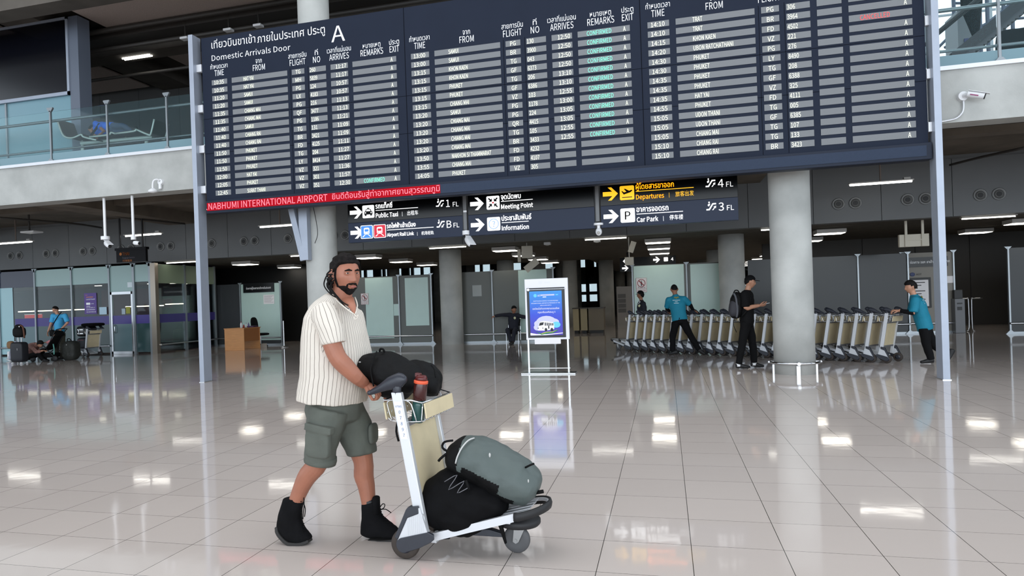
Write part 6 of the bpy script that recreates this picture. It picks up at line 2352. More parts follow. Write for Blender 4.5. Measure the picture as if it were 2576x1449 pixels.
def no_entry(label, x0, x1, z0, z1, Y):
    t = thing('no_entry_sign', label, 'sign', ((x0 + x1) / 2, Y, z0))
    w, h = x1 - x0, z1 - z0
    xc = (x0 + x1) / 2
    m = MB(); m.bb((x0, Y, z0), (x1, Y + 0.012, z1)); m.build('sign_plate', M_SIGNW, t, world=True)
    m = MB()
    zc, r = z1 - w * 0.5, w * 0.38
    o_, i_ = ring_pts(r * 0.86, r, 24)
    for q in range(24):
        poly(m, [o_[q], o_[(q + 1) % 24], i_[(q + 1) % 24], i_[q]], xc, zc, 1, Y - 0.003)
    a = r * 0.66
    poly(m, [(-a, a - .02), (-a + .02, a), (a, -a + .02), (a - .02, -a)], xc, zc, 1, Y - 0.003)
    m.bb((x0 + 0.01, Y - 0.003, z0 + h * 0.235), (x1 - 0.01, Y - 0.001, z0 + h * 0.25))
    for e in ((x0, x0 + .006, z0, z1), (x1 - .006, x1, z0, z1), (x0, x1, z0, z0 + .006), (x0, x1, z1 - .006, z1)):
        m.bb((e[0], Y - 0.003, e[2]), (e[1], Y - 0.001, e[3]))
    m.text('NO ENTRY', h * 0.13, FACE(xc - w * 0.4, Y - 0.004, z0 + h * 0.07), width=w * 0.8)
    m.build('red_marking', M_SIGNR, t, world=True)
    m = MB()
    m.ball((xc, Y - 0.002, zc + r * 0.5), (r * 0.13, 0.003, r * 0.13), 0, 10, 6)
    poly(m, [(-.2, .3), (.2, .3), (.2, -.1), (.12, -.1), (.12, -.7), (-.12, -.7), (-.12, -.1), (-.2, -.1)], xc, zc, r, Y - 0.002)
    m.text('ห้ามผ่าน', h * 0.15, FACE(xc - w * 0.33, Y - 0.004, z0 + h * 0.29), width=w * 0.66)
    m.build('black_marking', M_LETT, t, world=True)
    return t


YP = 23.6
partition('grey glass partition with two frosted strips, left of the far concrete column', YP, -11.6, -7.82, 2.42, [(-10.33, -9.28, .23, 2.39), (-8.82, -7.96, .65, 2.33), (-9.27, -9.08, 1.02, 1.43)], (-11.58, -9.05, -7.84))
partition('grey glass partition with one frosted strip and pale notice, right of the far concrete column', YP, -7.05, -3.55, 2.44, [(-4.75, -3.79, .29, 2.42)], (-7.03, -5.66, -3.57))
no_entry('white no entry sign on the grey partition beside the bearded man', -10.5, -10.21, 1.45, 1.85, YP - 0.03)
t = thing('notice_sheet', 'pale blank notice sheet on the partition right of the far column', 'notice', (-6.2, YP - 0.01, 1.6))
m = MB(); m.bb((-6.36, YP - 0.012, 1.6), (-6.04, YP - 0.002, 1.98)); m.build('sheet', mat('pale_grey_paper', (165, 170, 170), 0.6), t, world=True)
partition('partition of broad frosted panes behind the middle of the trolley row', 24.0, -1.02, 2.0, 2.42, [(-0.98, 0.6, 0.2, 2.40), (0.8, 1.72, 0.2, 2.38)], (-1.02, 0.68, 2.0))
no_entry('white no entry sign on the frosted partition behind the capped guard', -0.91, -0.57, 1.54, 2.01, 23.97)
partition('dark grey glass partition behind the right half of the trolley row', 24.3, 2.55, 7.1, 2.44, [], (4.2, 5.72, 7.08), True, M_GREYGL2)
partition('dark grey glass partition at the right edge beyond the ticket gate', 23.4, 9.30, 14.2, 2.42, [], (9.32, 11.9), True, M_GREYGL2)

# passage with black header sign at the left
YL = 24.6
xa, xb, xc_ = at(538, 800, YL).x, at(607, 800, YL).x, at(709, 800, YL).x
pl_ = partition('partition with dark pane and bright frosted pane behind the desk', YL, xa, xc_, 2.42, [(xb + 0.03, xc_ - 0.06, 0.2, 2.40)], (xa, xb, xc_), True, M_GREYGL2)
x0, x1 = at(613, 720, YL).x, at(690, 720, YL).x
hs = thing('header_sign', 'black header sign with white lettering on the frosted pane behind the desk', 'sign', (x0, YL - 0.05, 2.1))
z0, z1 = at(650, 735.5, YL).z, at(650, 713, YL).z
m = MB(); m.bb((x0, YL - 0.04, z0), (x1, YL - 0.015, z1)); m.build('sign_plate', M_SG1, hs, world=True)
m = MB(); m.text('ช่องทางผู้โดยสารขาเข้าภายในประเทศ', 0.11, FACE(x0 + 0.13, YL - 0.043, (z0 + z1) / 2 - 0.045), width=(x1 - x0) - 0.26); m.build('lettering', M_PRINT, hs, world=True)
t = thing('notice_sheet', 'white printed notice sheet below the black header sign', 'notice', (at(675, 755, YL).x, YL, 1.6))
a, b = at(664, 765, YL), at(690, 741, YL)
m = MB(); m.bb((a.x, YL - 0.02, a.z), (b.x, YL - 0.008, b.z)); m.build('sheet', M_PAPER, t, world=True)
m = MB()
for i in range(7):
    zz = b.z - 0.04 - i * 0.042
    m.bb((a.x + 0.03, YL - 0.022, zz - 0.006), (b.x - 0.03 - 0.05 * (i % 3), YL - 0.019, zz + 0.006))
m.build('printed_lines', mat('grey_print', (140, 138, 142), 0.7), t, world=True)
m = MB()
q = fl(715, 874)
sp = thing('barrier_post', 'slim steel barrier post beside the frosted pane', 'barrier', tuple(q))
m = MB(); m.cyl((0, 0, 0.02), (0, 0, 0.96), 0.025, None, 12); m.build('shaft', M_STEEL, sp)
m = MB(); m.lathe([(0.16, 0), (0.16, 0.02), (0.05, 0.045), (0.03, 0.06)], 24); m.build('foot', M_STEEL, sp)

# desk with bottles and office chair
M_WOOD = mat('orange_wood', (196, 138, 84), 0.45, var=0.08, scale=4, stretch=(1, 1, 6))
q0, q1 = fl(566, 882), fl(609, 882)
dk = thing('desk', 'small orange wooden desk in front of the dark partition', 'desk', (q0.x, q0.y, 0))
dx = q1.x - q0.x
m = MB(); m.bb((0, 0, 0), (dx, 0.03, 0.745)); m.build('side_panel', M_WOOD, dk, bev=0.004)
m = MB(); m.bb((-0.01, -0.02, 0.745), (dx + 0.02, 1.05, 0.775)); m.build('desk_top', M_WOOD, dk, bev=0.004)
m = MB(); m.bb((dx - 0.05, 0.03, 0.30), (dx - 0.02, 1.0, 0.745)); m.build('modesty_panel', mat('brown_wood', (168, 110, 66), 0.5), dk)
m = MB(); m.bb((0, 1.0, 0), (dx, 1.03, 0.745)); m.build('side_panel', M_WOOD, dk, bev=0.004)
for i, (px, h, r, col, lab, nm) in enumerate(((601, 0.22, 0.035, (226, 226, 230), 'tall white bottle at the front of the desk', 'bottle'), (606, 0.12, 0.03, (150, 40, 40), 'red-capped white tub beside the tall white bottle on the desk', 'bottle'), (610, 0.17, 0.03, (215, 220, 224), 'shorter pale bottle on the desk', 'bottle'), (620, 0.18, 0.025, (92, 70, 130), 'slim purple bottle on the desk', 'bottle'))):
    b = thing(nm, lab, 'bottle', (q0.x + dx * (0.75 + 0.02 * i), q0.y + 0.15 + 0.13 * i, 0.775))
    m = MB(); m.lathe([(r, 0), (r * 1.05, h * 0.6), (r * 0.6, h * 0.8), (r * 0.4, h * 0.88)], 14)
    m.build('bottle_body', mat('bottle_%d' % i, col, 0.35), b)
    m = MB(); m.lathe([(r * 0.42, h * 0.87), (r * 0.42, h), (r * 0.3, h * 1.01)], 12); m.build('cap', mat('cap_%d' % i, (170, 40, 44) if i < 2 else (120, 110, 150), 0.4), b)
pn = thing('paper_tray', 'dark paper tray lying on the desk', 'tray', (q0.x + dx * 0.6, q0.y + 0.65, 0.775))
m = MB(); m.bb((0, 0, 0), (0.28, 0.3, 0.05)); m.build('tray_body', mat('plum_plastic', (80, 50, 80), 0.5), pn, bev=0.006)
oc = at(656, 862, 23.75)
och = thing('office_chair', 'black swivel office chair behind the desk', 'chair', (oc.x, 23.75, 0))
m = MB()
for i in range(5):
    a = 2 * PI * i / 5
    m.limb([(0, 0, 0.09), (0.26 * math.cos(a), 0.26 * math.sin(a), 0.06)], [0.025, 0.018], n=8)
m.build('star_base', M_BLACK, och)
for i in range(5):
    a = 2 * PI * i / 5
    m = MB(); m.ball((0.27 * math.cos(a), 0.27 * math.sin(a), 0.03), 0.03, 0, 10, 8); m.build('castor', M_RUBBER, och)
m = MB(); m.cyl((0, 0, 0.08), (0, 0, 0.44), 0.025, None, 10); m.build('gas_column', M_STEEL, och)
m = MB(); m.ball((0.05, 0, 0.47), (0.25, 0.24, 0.05), 0, 20, 10, 0.6); m.build('seat', M_BLACKC, och)
m = MB(); m.ball((0, 0, 0), (0.05, 0.22, 0.30), 0, 16, 14, 0.7, TR(-0.24, 0, 0.82) @ RY(-0.12)); m.tube([(-0.1, 0, 0.44), (-0.24, 0, 0.46), (-0.27, 0, 0.7)], 0.02, 8); m.build('backrest', M_BLACKC, och)
q = fl(630, 875)
for i, (ox, w, lab) in enumerate(((0.0, 0.18, 'small brown box on the floor under the desk'), (0.35, 0.14, 'smaller pale box on the floor beside the chair base'))):
    b = thing('cardboard_box', lab, 'box', (q.x + ox, q.y + 0.35, 0))
    m = MB(); m.bb((-w / 2, -0.09, 0), (w / 2, 0.09, 0.13)); m.build('carton', mat('carton_%d' % i, (150, 120, 92) if i == 0 else (200, 196, 190), 0.8), b, bev=0.003)
    m = MB(); m.bb((-w / 2, -0.02, 0.128), (w / 2, 0.02, 0.132)); m.build('tape', mat('tape', (190, 170, 130), 0.3), b)


# ---------------------------------------------------------------- poster stand
YD2 = 13.68
sd = thing('poster_stand', 'white floor-standing poster frame with blue shuttle bus poster', 'poster stand', (-2.21, YD2, 0))
X0, X1 = -2.635, -1.795
m = MB(); m.bb((X0, YD2, 0.66), (X1, YD2 + 0.05, 1.84)); m.build('board', mat('stand_white', (236, 236, 242), 0.45), sd, world=True, bev=0.006)
m = MB(); m.bb((-2.595, YD2 - 0.014, 0.70), (-1.86, YD2 + 0.002, 1.665)); m.build('poster_frame', mat('black_frame', (24, 26, 30), 0.4), sd, world=True, bev=0.004)
mp_ = bpy.data.materials.new('poster_print'); mp_.use_nodes = True
nt = mp_.node_tree; b_ = nt.nodes['Principled BSDF']; b_.inputs['Roughness'].default_value = 0.3
tc_ = nt.nodes.new('ShaderNodeTexCoord'); sx_ = nt.nodes.new('ShaderNodeSeparateXYZ'); nt.links.new(tc_.outputs['Object'], sx_.inputs[0])
mr_ = nt.nodes.new('ShaderNodeMapRange'); mr_.inputs['From Min'].default_value = 0.76; mr_.inputs['From Max'].default_value = 1.60
nt.links.new(sx_.outputs['Z'], mr_.inputs['Value'])
cr_ = nt.nodes.new('ShaderNodeValToRGB'); nt.links.new(mr_.outputs[0], cr_.inputs[0])
el = cr_.color_ramp.elements
el[0].position = 0.0; el[0].color = (s2l(58), s2l(36), s2l(150), 1)
el[1].position = 1.0; el[1].color = (s2l(24), s2l(130), s2l(205), 1)
e2 = el.new(0.45); e2.color = (s2l(30), s2l(62), s2l(190), 1)
nt.links.new(cr_.outputs[0], b_.inputs['Base Color'])
nt.links.new(cr_.outputs[0], b_.inputs['Emission Color']); b_.inputs['Emission Strength'].default_value = 0.25
PX0, PX1, PZ0, PZ1 = -2.545, -1.915, 0.745, 1.60
m = MB(); m.bb((PX0, YD2 - 0.018, PZ0), (PX1, YD2 - 0.013, PZ1)); po = m.build('poster', mp_, sd, world=True)
M_PW = mat('poster_white', (246, 246, 250), 0.5, emit=0.2)
M_PL = mat('poster_lilac', (196, 196, 236), 0.5, emit=0.15)
M_PC = mat('poster_cyan', (100, 196, 240), 0.5, emit=0.15)
M_PG = mat('poster_green', (40, 130, 80), 0.5)
M_PY = mat('poster_yellow', (206, 206, 70), 0.5)
M_PK = mat('poster_black', (26, 26, 34), 0.5)
m = MB()
y = YD2 - 0.020
xc = (PX0 + PX1) / 2
m.ball((PX0 + 0.115, y, 1.515), (0.034, 0.002, 0.034), 2, 16, 8)
m.text('AOT', 0.05, FACE(PX0 + 0.16, y, 1.497), width=0.075)
m.box((xc + 0.04, y, 1.522), (0.27, 0.002, 0.026), 1); m.box((xc + 0.22, y, 1.522), (0.05, 0.002, 0.02), 2); m.box((xc - 0.02, y, 1.485), (0.07, 0.002, 0.014), 0)
for i, (tx, w) in enumerate((('SHUTTLE BUS SERVICE TO DON MUEANG', 0.48), ('INTERNATIONAL AIRPORT IS PROVIDED AT THE', 0.56), ('2ND FLOOR GATE 3', 0.22))):
    m.text(tx, 0.026, FACE(xc - w / 2, y, 1.40 - 0.043 * i), width=w, bold=0.01)
m.text('รถเวียนไปท่าอากาศยานดอนเมือง', 0.047, FACE(xc - 0.26, y, 1.245), width=0.52, bold=0.012)
m.text('กรุณาขึ้นรถที่ประตู 3', 0.047, FACE(xc - 0.16, y, 1.175), width=0.34, bold=0.012)
# cloud, bus and road
for cx, cz, rx, rz_ in ((0.0, 1.0, 0.20, 0.12), (-0.14, 0.97, 0.10, 0.07), (0.12, 1.0, 0.13, 0.07), (-0.18, 0.90, 0.07, 0.06)):
    m.ball((xc + cx, y, cz), (rx, 0.0015, rz_), 1, 20, 8)
m.ball((xc + 0.19, y - 0.001, 0.945), (0.085, 0.0015, 0.06), 2, 18, 8)
yy = y - 0.004
poly(m, [(-.17, .84), (-.15, .93), (-.13, 1.0), (-.05, 1.02), (.13, .99), (.15, .96), (.15, .86), (-.02, .835)], xc, 0, 1, yy, 0)
yy -= 0.003
poly(m, [(-.145, .93), (-.125, .99), (-.045, 1.0), (-.06, .945)], xc, 0, 1, yy, 5)
for i in range(5):
    poly(m, [(-.03 + i * .036, .93), (-.03 + i * .036, .995 - i * .004), (-.008 + i * .036, .99 - i * .004), (-.008 + i * .036, .93)], xc, 0, 1, yy, 5)
poly(m, [(.035, .87), (.035, .93), (.057, .93), (.057, .87)], xc, 0, 1, yy, 5)
for sx in (-0.01, 0.105):
    m.ball((xc + sx, yy, 0.855), (0.026, 0.002, 0.032), 5, 14, 8)
for sx in (-0.16, -0.07):
    m.ball((xc + sx, yy, 0.885), (0.010, 0.002, 0.012), 5, 10, 6)
poly(m, [(-.22, .83), (-.10, .78), (.0, .805), (.12, .81), (.22, .85), (.22, .835), (.12, .785), (.0, .775), (-.10, .755)], xc, 0, 1, y - .003, 3)
poly(m, [(-.10, .785), (.0, .812), (.12, .815), (.22, .855), (.12, .805), (.0, .80), (-.10, .772)], xc, 0, 1, y - .005, 4)
poly(m, [(-.315, .795), (-.2, .772), (0, .765), (.315, .79), (.315, .778), (0, .748), (-.2, .748), (-.315, .748)], xc, 0, 1, y - .001, 0)
m.build('poster_artwork', [M_PW, M_PL, M_PC, M_PG, M_PY, M_PK], po, world=True)
m = MB(); m.cyl((-2.60, YD2 - 0.03, 1.632), (-1.845, YD2 - 0.03, 1.632), 0.008, None, 10); m.cyl((-2.56, YD2 - 0.045, 1.632), (-2.56, YD2 - 0.012, 1.632), 0.024, None, 16)
m.build('clamp_bar', M_CHROME, sd, world=True)
m = MB(); m.bb((-2.36, YD2 - 0.006, 1.745), (-2.285, YD2, 1.80)); m.bb((-2.245, YD2 - 0.006, 1.755), (-2.135, YD2, 1.79)); m.build('small_label', M_WHITE, sd, world=True)
m = MB(); m.bb((-2.47, YD2 - 0.02, 0.575), (-1.965, YD2 + 0.03, 0.675)); m.build('lower_plate', M_PAPER, sd, world=True, bev=0.003)
for x in (-2.60, -1.83):
    m = MB(); m.bb((x - 0.016, YD2 + 0.005, 0.02), (x + 0.016, YD2 + 0.04, 0.70)); m.build('leg', M_STEEL, sd, world=True)
m = MB(); m.cyl((-2.62, YD2 + 0.02, 0.105), (-1.80, YD2 + 0.02, 0.105), 0.012, None, 10); m.build('cross_bar', M_CHROME, sd, world=True)
m = MB(); m.bb((-2.74, YD2 - 0.12, 0), (-1.69, YD2 + 0.20, 0.025)); m.build('base_plate', M_STEEL, sd, world=True, bev=0.004)

# steel bumper rings round the two front columns
for x, y, r, lab in ((2.14, 13.52, 0.335, 'steel bumper ring round the thick right-hand column'), (-6.92, 13.62, 0.325, 'steel bumper ring round the column behind the bearded man')):
    t = thing('bumper_ring', lab, 'bumper ring', (x, y, 0))
    m = MB(); m.tube([((r + 0.06) * math.cos(2 * PI * i / 36), (r + 0.06) * math.sin(2 * PI * i / 36), 0.20) for i in range(36)], 0.022, 10, closed=True)
    m.build('ring', M_CHROME, t)
    for a in (0.0, PI / 2, PI, -PI / 2):
        m = MB(); m.cyl((r * math.cos(a), r * math.sin(a), 0.2), ((r + 0.10) * math.cos(a), (r + 0.10) * math.sin(a), 0.2), 0.03, None, 10)
        m.bb((r * math.cos(a) - 0.03, r * math.sin(a) - 0.03, 0.0), (r * math.cos(a) + 0.03, r * math.sin(a) + 0.03, 0.16))
        m.build('bracket', M_STEEL, t)

# ---------------------------------------------------------------- glass office at the left
M_OFG = glass('office_glass', (50, 66, 74), 0.08, ior=1.25)
M_OFF = mat('pale_teal_frosted_glass', (150, 178, 176), 0.25)
M_PURP = mat('purple_film', (62, 50, 128), 0.35)
M_LOWER = mat('grey_blue_frosting', (96, 122, 128), 0.3)
YO = 21.0
of = thing('glass_office', 'glass-fronted office with purple band and steel door frame at the far left', 'glass office', (-20.5, YO, 0))
xs = [-29.0, -27.3, -25.6, -23.95, -22.27, -20.62, -18.98, -17.95, -17.27]
for i, (a, b) in enumerate(zip(xs[:-1], xs[1:])):
    if i == 6:
        continue
    m = MB(); m.bb((a + 0.03, YO, 0.05), (b - 0.03, YO + 0.02, 3.12)); m.build('glass_pane', M_OFG, of, world=True)
    m = MB(); m.bb((a + 0.03, YO - 0.004, 2.52), (b - 0.03, YO + 0.0, 3.12)); m.build('frosted_top', M_OFF if i != 3 else mat('dark_blue_film', (34, 42, 66), 0.2), of, world=True)
    if i == 3:
        m = MB(); m.bb((a - 0.02, YO - 0.003, 0.05), (a + 0.62, YO, 3.1)); m.build('bright_panel', mat('pale_teal_panel', (164, 206, 214), 0.2), of, world=True)
    m = MB(); m.bb((a + (0.7 if i == 3 else 0.03), YO - 0.006, 1.06), (b - 0.03, YO - 0.001, 1.36)); m.build('purple_band', M_PURP, of, world=True)
    m = MB(); m.bb((a + (0.7 if i == 3 else 0.03), YO - 0.004, 0.06), (b - 0.03, YO - 0.001, 1.06)); m.build('frosted_lower', M_LOWER if i in (3,) else mat('teal_lower_pane', (44, 72, 74), 0.15), of, world=True)
# pane above and beside the door, the door itself
m = MB(); m.bb((-18.95, YO, 2.2), (-17.98, YO + 0.02, 3.12)); m.build('glass_pane', M_OFF, of, world=True)
for x in xs[3:]:
    w = 0.045 if x > -18.5 else 0.03
    m = MB(); m.bb((x - w, YO - 0.05, 0), (x + w, YO + 0.04, 3.15))
    m.prism([(-0.03, 0), (0.03, 0), (0.12, 0.12), (-0.12, 0.12)], 0.05, 0, FACE(x, YO, 3.05))
    m.build('post', M_RAIL, of, world=True)
m = MB(); m.bb((-17.22, YO - 0.07, 0), (-17.02, YO + 0.1, 3.15)); m.build('corner_post', mat('bronze_steel', (150, 140, 128), 0.3, 0.7), of, world=True)
dr = None
m = MB()
for a, b, z0, z1 in ((-18.93, -18.86, 0, 2.2), (-18.06, -17.99, 0, 2.2), (-18.93, -17.99, 2.1, 2.2), (-18.93, -17.99, 0, 0.1)):
    m.bb((a, YO - 0.06, z0), (b, YO + 0.02, z1))
dr = m.build('door_frame', M_STEEL, of, world=True, bev=0.004)
m = MB(); m.bb((-18.86, YO - 0.02, 0.1), (-18.06, YO, 2.1)); m.build('door_glass', M_OFG, dr, world=True)
m = MB(); m.bb((-18.86, YO - 0.026, 1.06), (-18.06, YO - 0.021, 1.36)); m.build('purple_band', M_PURP, dr, world=True)
m = MB(); m.bb((-18.86, YO - 0.025, 0.1), (-18.06, YO - 0.021, 1.06)); m.build('frosted_lower', M_LOWER, dr, world=True)
m = MB(); m.tube([(-18.76, YO - 0.03, 0.75), (-18.76, YO - 0.08, 0.78), (-18.76, YO - 0.08, 1.0), (-18.76, YO - 0.03, 1.03)], 0.014, 8); m.build('door_handle', M_CHROME, dr, world=True)
m = MB(); m.cyl((-29, YO - 0.12, 0.3), (-18.98, YO - 0.12, 0.3), 0.028, None, 10); m.build('guard_rail', M_STEEL, of, world=True)
# side wall of the office running back
m = MB()
for a, b in ((20.95 + 0.1, 22.6), (22.65, 24.4)):
    m.bb((-17.13, a, 0.05), (-17.11, b, 3.12))
m.build('side_glass', M_OFG, of, world=True)
m = MB(); m.bb((-17.105, 21.1, 2.45), (-17.10, 24.4, 3.12)); m.build('side_frosted_top', mat('olive_frosting', (140, 156, 132), 0.3), of, world=True)
m = MB(); m.bb((-17.105, 21.1, 1.06), (-17.10, 24.4, 1.36)); m.build('side_purple_band', M_PURP, of, world=True)
for y in (22.62, 24.42):
    m = MB(); m.bb((-17.16, y - 0.03, 0), (-17.06, y + 0.03, 3.15)); m.build('post', M_RAIL, of, world=True)
m = MB(); m.cyl((-17.0, 21.1, 0.3), (-17.0, 24.4, 0.3), 0.028, None, 10); m.build('side_rail', M_STEEL, of, world=True)
# interior
m = MB()
m.bb((-29, 24.3, 0), (-17.2, 24.4, 3.2)); m.bb((-29, 21.2, 2.5), (-17.2, 24.4, 2.6))
m.build('inner_wall', mat('aubergine_wall', (40, 26, 40), 0.6), of, world=True)
m = MB(); m.bb((-22.3, 24.2, 0), (-19.4, 24.29, 2.4)); m.build('maroon_panel', mat('maroon_panel', (70, 18, 34), 0.5), of, world=True)
m = MB()
for a, b, z in ((-25.2, -21.4, 1.62), (-20.0, -18.3, 1.66), (-18.2, -17.4, 1.7)):
    m.bb((a, 22.9, z), (b, 22.94, z + 0.035))
m.build('glass_reflection_strip', mat('warm_reflection_glow', (255, 236, 205), 0.5, emit=5.0), of, world=True)  # glowing strips stand in for line reflections on the office glass
m = MB()
for x, y in ((-20.4, 22.0), (-19.8, 22.8), (-19.2, 22.0), (-18.4, 22.4), (-17.8, 22.9), (-17.6, 23.5), (-17.9, 23.8)):
    m.bb((x - 0.12, y - 0.05, 2.485), (x + 0.12, y + 0.05, 2.5))
m.build('downlight', mat('warm_downlight', (255, 240, 220), 0.5, emit=6.0), of, world=True)
m = MB(); m.bb((-25, 23.2, 0), (-17.6, 23.8, 1.05)); m.build('counter', mat('dark_counter', (44, 36, 56), 0.5), of, world=True)
t = thing('suitcase', 'dark upright suitcase standing inside the office, behind the side glass', 'suitcase', (-17.6, 22.9, 0))
m = MB(); m.ball((0, 0, 0.4), (0.18, 0.24, 0.37), 0, 20, 14, 0.4); m.build('suitcase_shell', mat('dark_green_shell', (30, 44, 40), 0.5), t)
m = MB(); m.tube([(0, -0.1, 0.75), (0, -0.1, 0.95), (0, 0.1, 0.95), (0, 0.1, 0.75)], 0.012, 6); m.build('handle', M_BLACK, t)
# posters and sheets on the glass
t = thing('purple_poster', 'purple lost and found poster stuck on the office glass left of the door', 'poster', (-19.8, YO - 0.01, 1.45))
m = MB(); m.bb((-20.09, YO - 0.016, 1.45), (-19.56, YO - 0.008, 2.2)); m.build('poster_sheet', mat('poster_purple', (86, 58, 140), 0.4), t, world=True)
m = MB()
yy = YO - 0.018
m.text('THAI', 0.05, FACE(-20.05, yy, 2.11), mi=1); m.box((-19.85, yy, 2.055), (0.3, 0.002, 0.022), 1)
m.text('Lost & Found', 0.07, FACE(-20.0, yy, 1.955), width=0.37)
m.box((-19.92, yy, 1.82), (0.17, 0.002, 0.075)); m.text('.com', 0.06, FACE(-19.81, yy, 1.80), width=0.13)
m.box((-19.92, yy, 1.73), (0.16, 0.002, 0.016)); m.text('02 134 5471-4', 0.06, FACE(-20.0, yy, 1.655), width=0.36)
m.box((-19.82, yy, 1.605), (0.38, 0.002, 0.016)); m.text('02 134 5453-56', 0.06, FACE(-20.0, yy, 1.505), width=0.40)
m.build('lettering', [M_PRINT, mat('orange_print', (214, 130, 70), 0.5)], t, world=True)
for a, b, z0, z1, c, lab in ((-19.43, -19.12, 1.42, 1.68, (186, 214, 230), 'pale blue notice sheet on the office glass beside the door'), (-18.2, -18.0, 2.34, 2.52, (214, 226, 232), 'small white notice above the office door'), (-18.48, -18.33, 1.40, 1.60, (170, 185, 196), 'grey notice low on the office door glass'), (-18.30, -18.12, 1.42, 1.66, (150, 150, 60), 'yellow and dark leaflet on the office door glass')):
    t = thing('notice_sheet', lab, 'notice', ((a + b) / 2, YO - 0.03, z0))
    m = MB(); m.bb((a, YO - 0.034, z0), (b, YO - 0.028, z1)); m.build('sheet', mat('sheet_%d' % c[0], c, 0.6), t, world=True)
t = thing('red_sign', 'small red sign on the counter inside the glass office', 'sign', (-22.4, 22.95, 1.3))
a, b = at(62, 801, 23.0), at(105, 790, 23.0)
m = MB(); m.bb((a.x, 23.0, a.z), (b.x, 23.03, b.z)); m.build('sign_plate', mat('red_sign_lit', (214, 40, 40), 0.5, emit=0.35), t, world=True)
m = MB(); m.bb((a.x, 22.99, b.z - 0.015), (b.x, 23.0, b.z + 0.01)); m.build('white_edge', M_WHITE, t, world=True)

# black airline sign hanging before the office
c0, c1 = at(293, 656, 19.0), at(366, 629, 19.0)
hg = thing('hanging_sign', 'black hanging sign with orange lettering before the glass office', 'sign', ((c0.x + c1.x) / 2, 19.0, 3.2))
zt, zb = 3.50, 3.06
m = MB(); m.bb((c0.x, 19.0, zb), (c1.x, 19.1, zt)); m.bb((c0.x - 0.03, 18.97, zt - 0.06), (c1.x + 0.03, 19.13, zt + 0.02)); m.build('sign_panel', mat('sign_black', (12, 11, 14), 0.4, spec=0.15), hg, world=True)
m = MB()
m.text('THAI', 0.14, FACE(c0.x + 0.24, 18.995, zt - 0.22), width=0.26, bold=0.01)
m.ball((c0.x + 0.17, 18.995, zt - 0.17), (0.05, 0.003, 0.05), 0, 12, 6)
m.text('Baggage Service', 0.07, FACE(c0.x + 0.24, 18.995, zt - 0.32), width=0.46, mi=1)
m.text('行李服务', 0.08, FACE(c0.x + 0.24, 18.995, zt - 0.42), width=0.36)
m.build('lettering', [mat('orange_dim', (150, 86, 24), 0.5, emit=0.15), mat('grey_dim', (90, 84, 96), 0.5)], hg, world=True)
for x in (c0.x + 0.12, c1.x - 0.14):
    m = MB(); m.cyl((x, 19.05, zt), (x, 19.05, 4.6), 0.03, None, 8); m.build('hanging_rod', M_BLACK, hg, world=True)

# ---------------------------------------------------------------- luggage heap at the left
Y8 = 17.45
q = fl(50, 915)
sc_ = thing('suitcase', 'black upright suitcase with extended handle at the left edge of the luggage heap', 'suitcase', (q.x, q.y, 0))
m = MB(); m.ball((0, 0, 0.36), (0.235, 0.15, 0.31), 0, 24, 16, 0.35); m.build('suitcase_shell', mat('suitcase_navy_black', (22, 24, 32), 0.55), sc_)
for sx in (-0.17, 0.17):
    for sy in (-0.1, 0.1):
        m = MB(); m.cyl((sx - 0.015, sy, 0.028), (sx + 0.015, sy, 0.028), 0.028, None, 12); m.build('wheel', M_WHITE, sc_)
m = MB()
for sx in (-0.06, 0.06):
    m.bb((sx - 0.014, 0.02, 0.64), (sx + 0.014, 0.04, 0.86))
m.build('pull_handle', M_ALU, sc_)
m = MB(); m.ball((0.08, -0.152, 0.45), (0.008, 0.006, 0.04), 0, 8, 6); m.build('zip_pull', M_ZIP, sc_)
hb_ = thing('handbag', 'black shoulder bag sitting on top of the upright suitcase', 'bag', (q.x, q.y + 0.02, 0.84))
m = MB(); m.ball((0, 0, 0.13), (0.19, 0.12, 0.16), 0, 20, 14, 0.6); m.ball((-0.02, 0, 0.28), (0.11, 0.08, 0.09), 0, 16, 12, 0.7); m.build('bag_body', M_BAG, hb_)
m = MB(); m.tube([(0.1, -0.05, 0.33), (0.2, -0.06, 0.3), (0.24, -0.06, 0.12), (0.24, -0.05, -0.05)], 0.025, 8); m.build('brown_strap', mat('brown_leather', (92, 54, 34), 0.6), hb_)
m = MB(); m.ball((0.1, -0.09, 0.3), (0.02, 0.01, 0.03), 0, 8, 6); m.build('buckle', M_CHROME, hb_)
jk = thing('jacket', 'light grey jacket slumped on a white bag left of the upright suitcase', 'jacket', tuple(fl(28, 908)))
m = MB(); m.limb([(-0.06, 0.1, 0.08), (0.0, 0.1, 0.3), (0.12, 0.12, 0.62)], [0.12, 0.13, 0.06], [0.1, 0.09, 0.05], n=16)
me = soft(m, 0.012, 3, 0.02, 8.0, 2.0); link('jacket_cloth', me, [mat('light_grey_cloth', (170, 172, 186), 0.85)], jk)
m = MB(); m.limb([(-0.14, 0.05, 0.04), (-0.16, 0.05, 0.3)], [0.03, 0.02], [0.06, 0.05], n=10); m.limb([(-0.14, 0.0, 0.05), (0.1, -0.12, 0.02)], [0.05, 0.03], [0.03, 0.02], n=10); m.build('white_bag', M_WHITE, jk)
m = MB(); m.ball((-0.12, 0.12, 0.52), (0.12, 0.1, 0.13), 0, 14, 10, 0.7); m.build('tan_bag', mat('tan_canvas', (140, 108, 76), 0.8), jk)
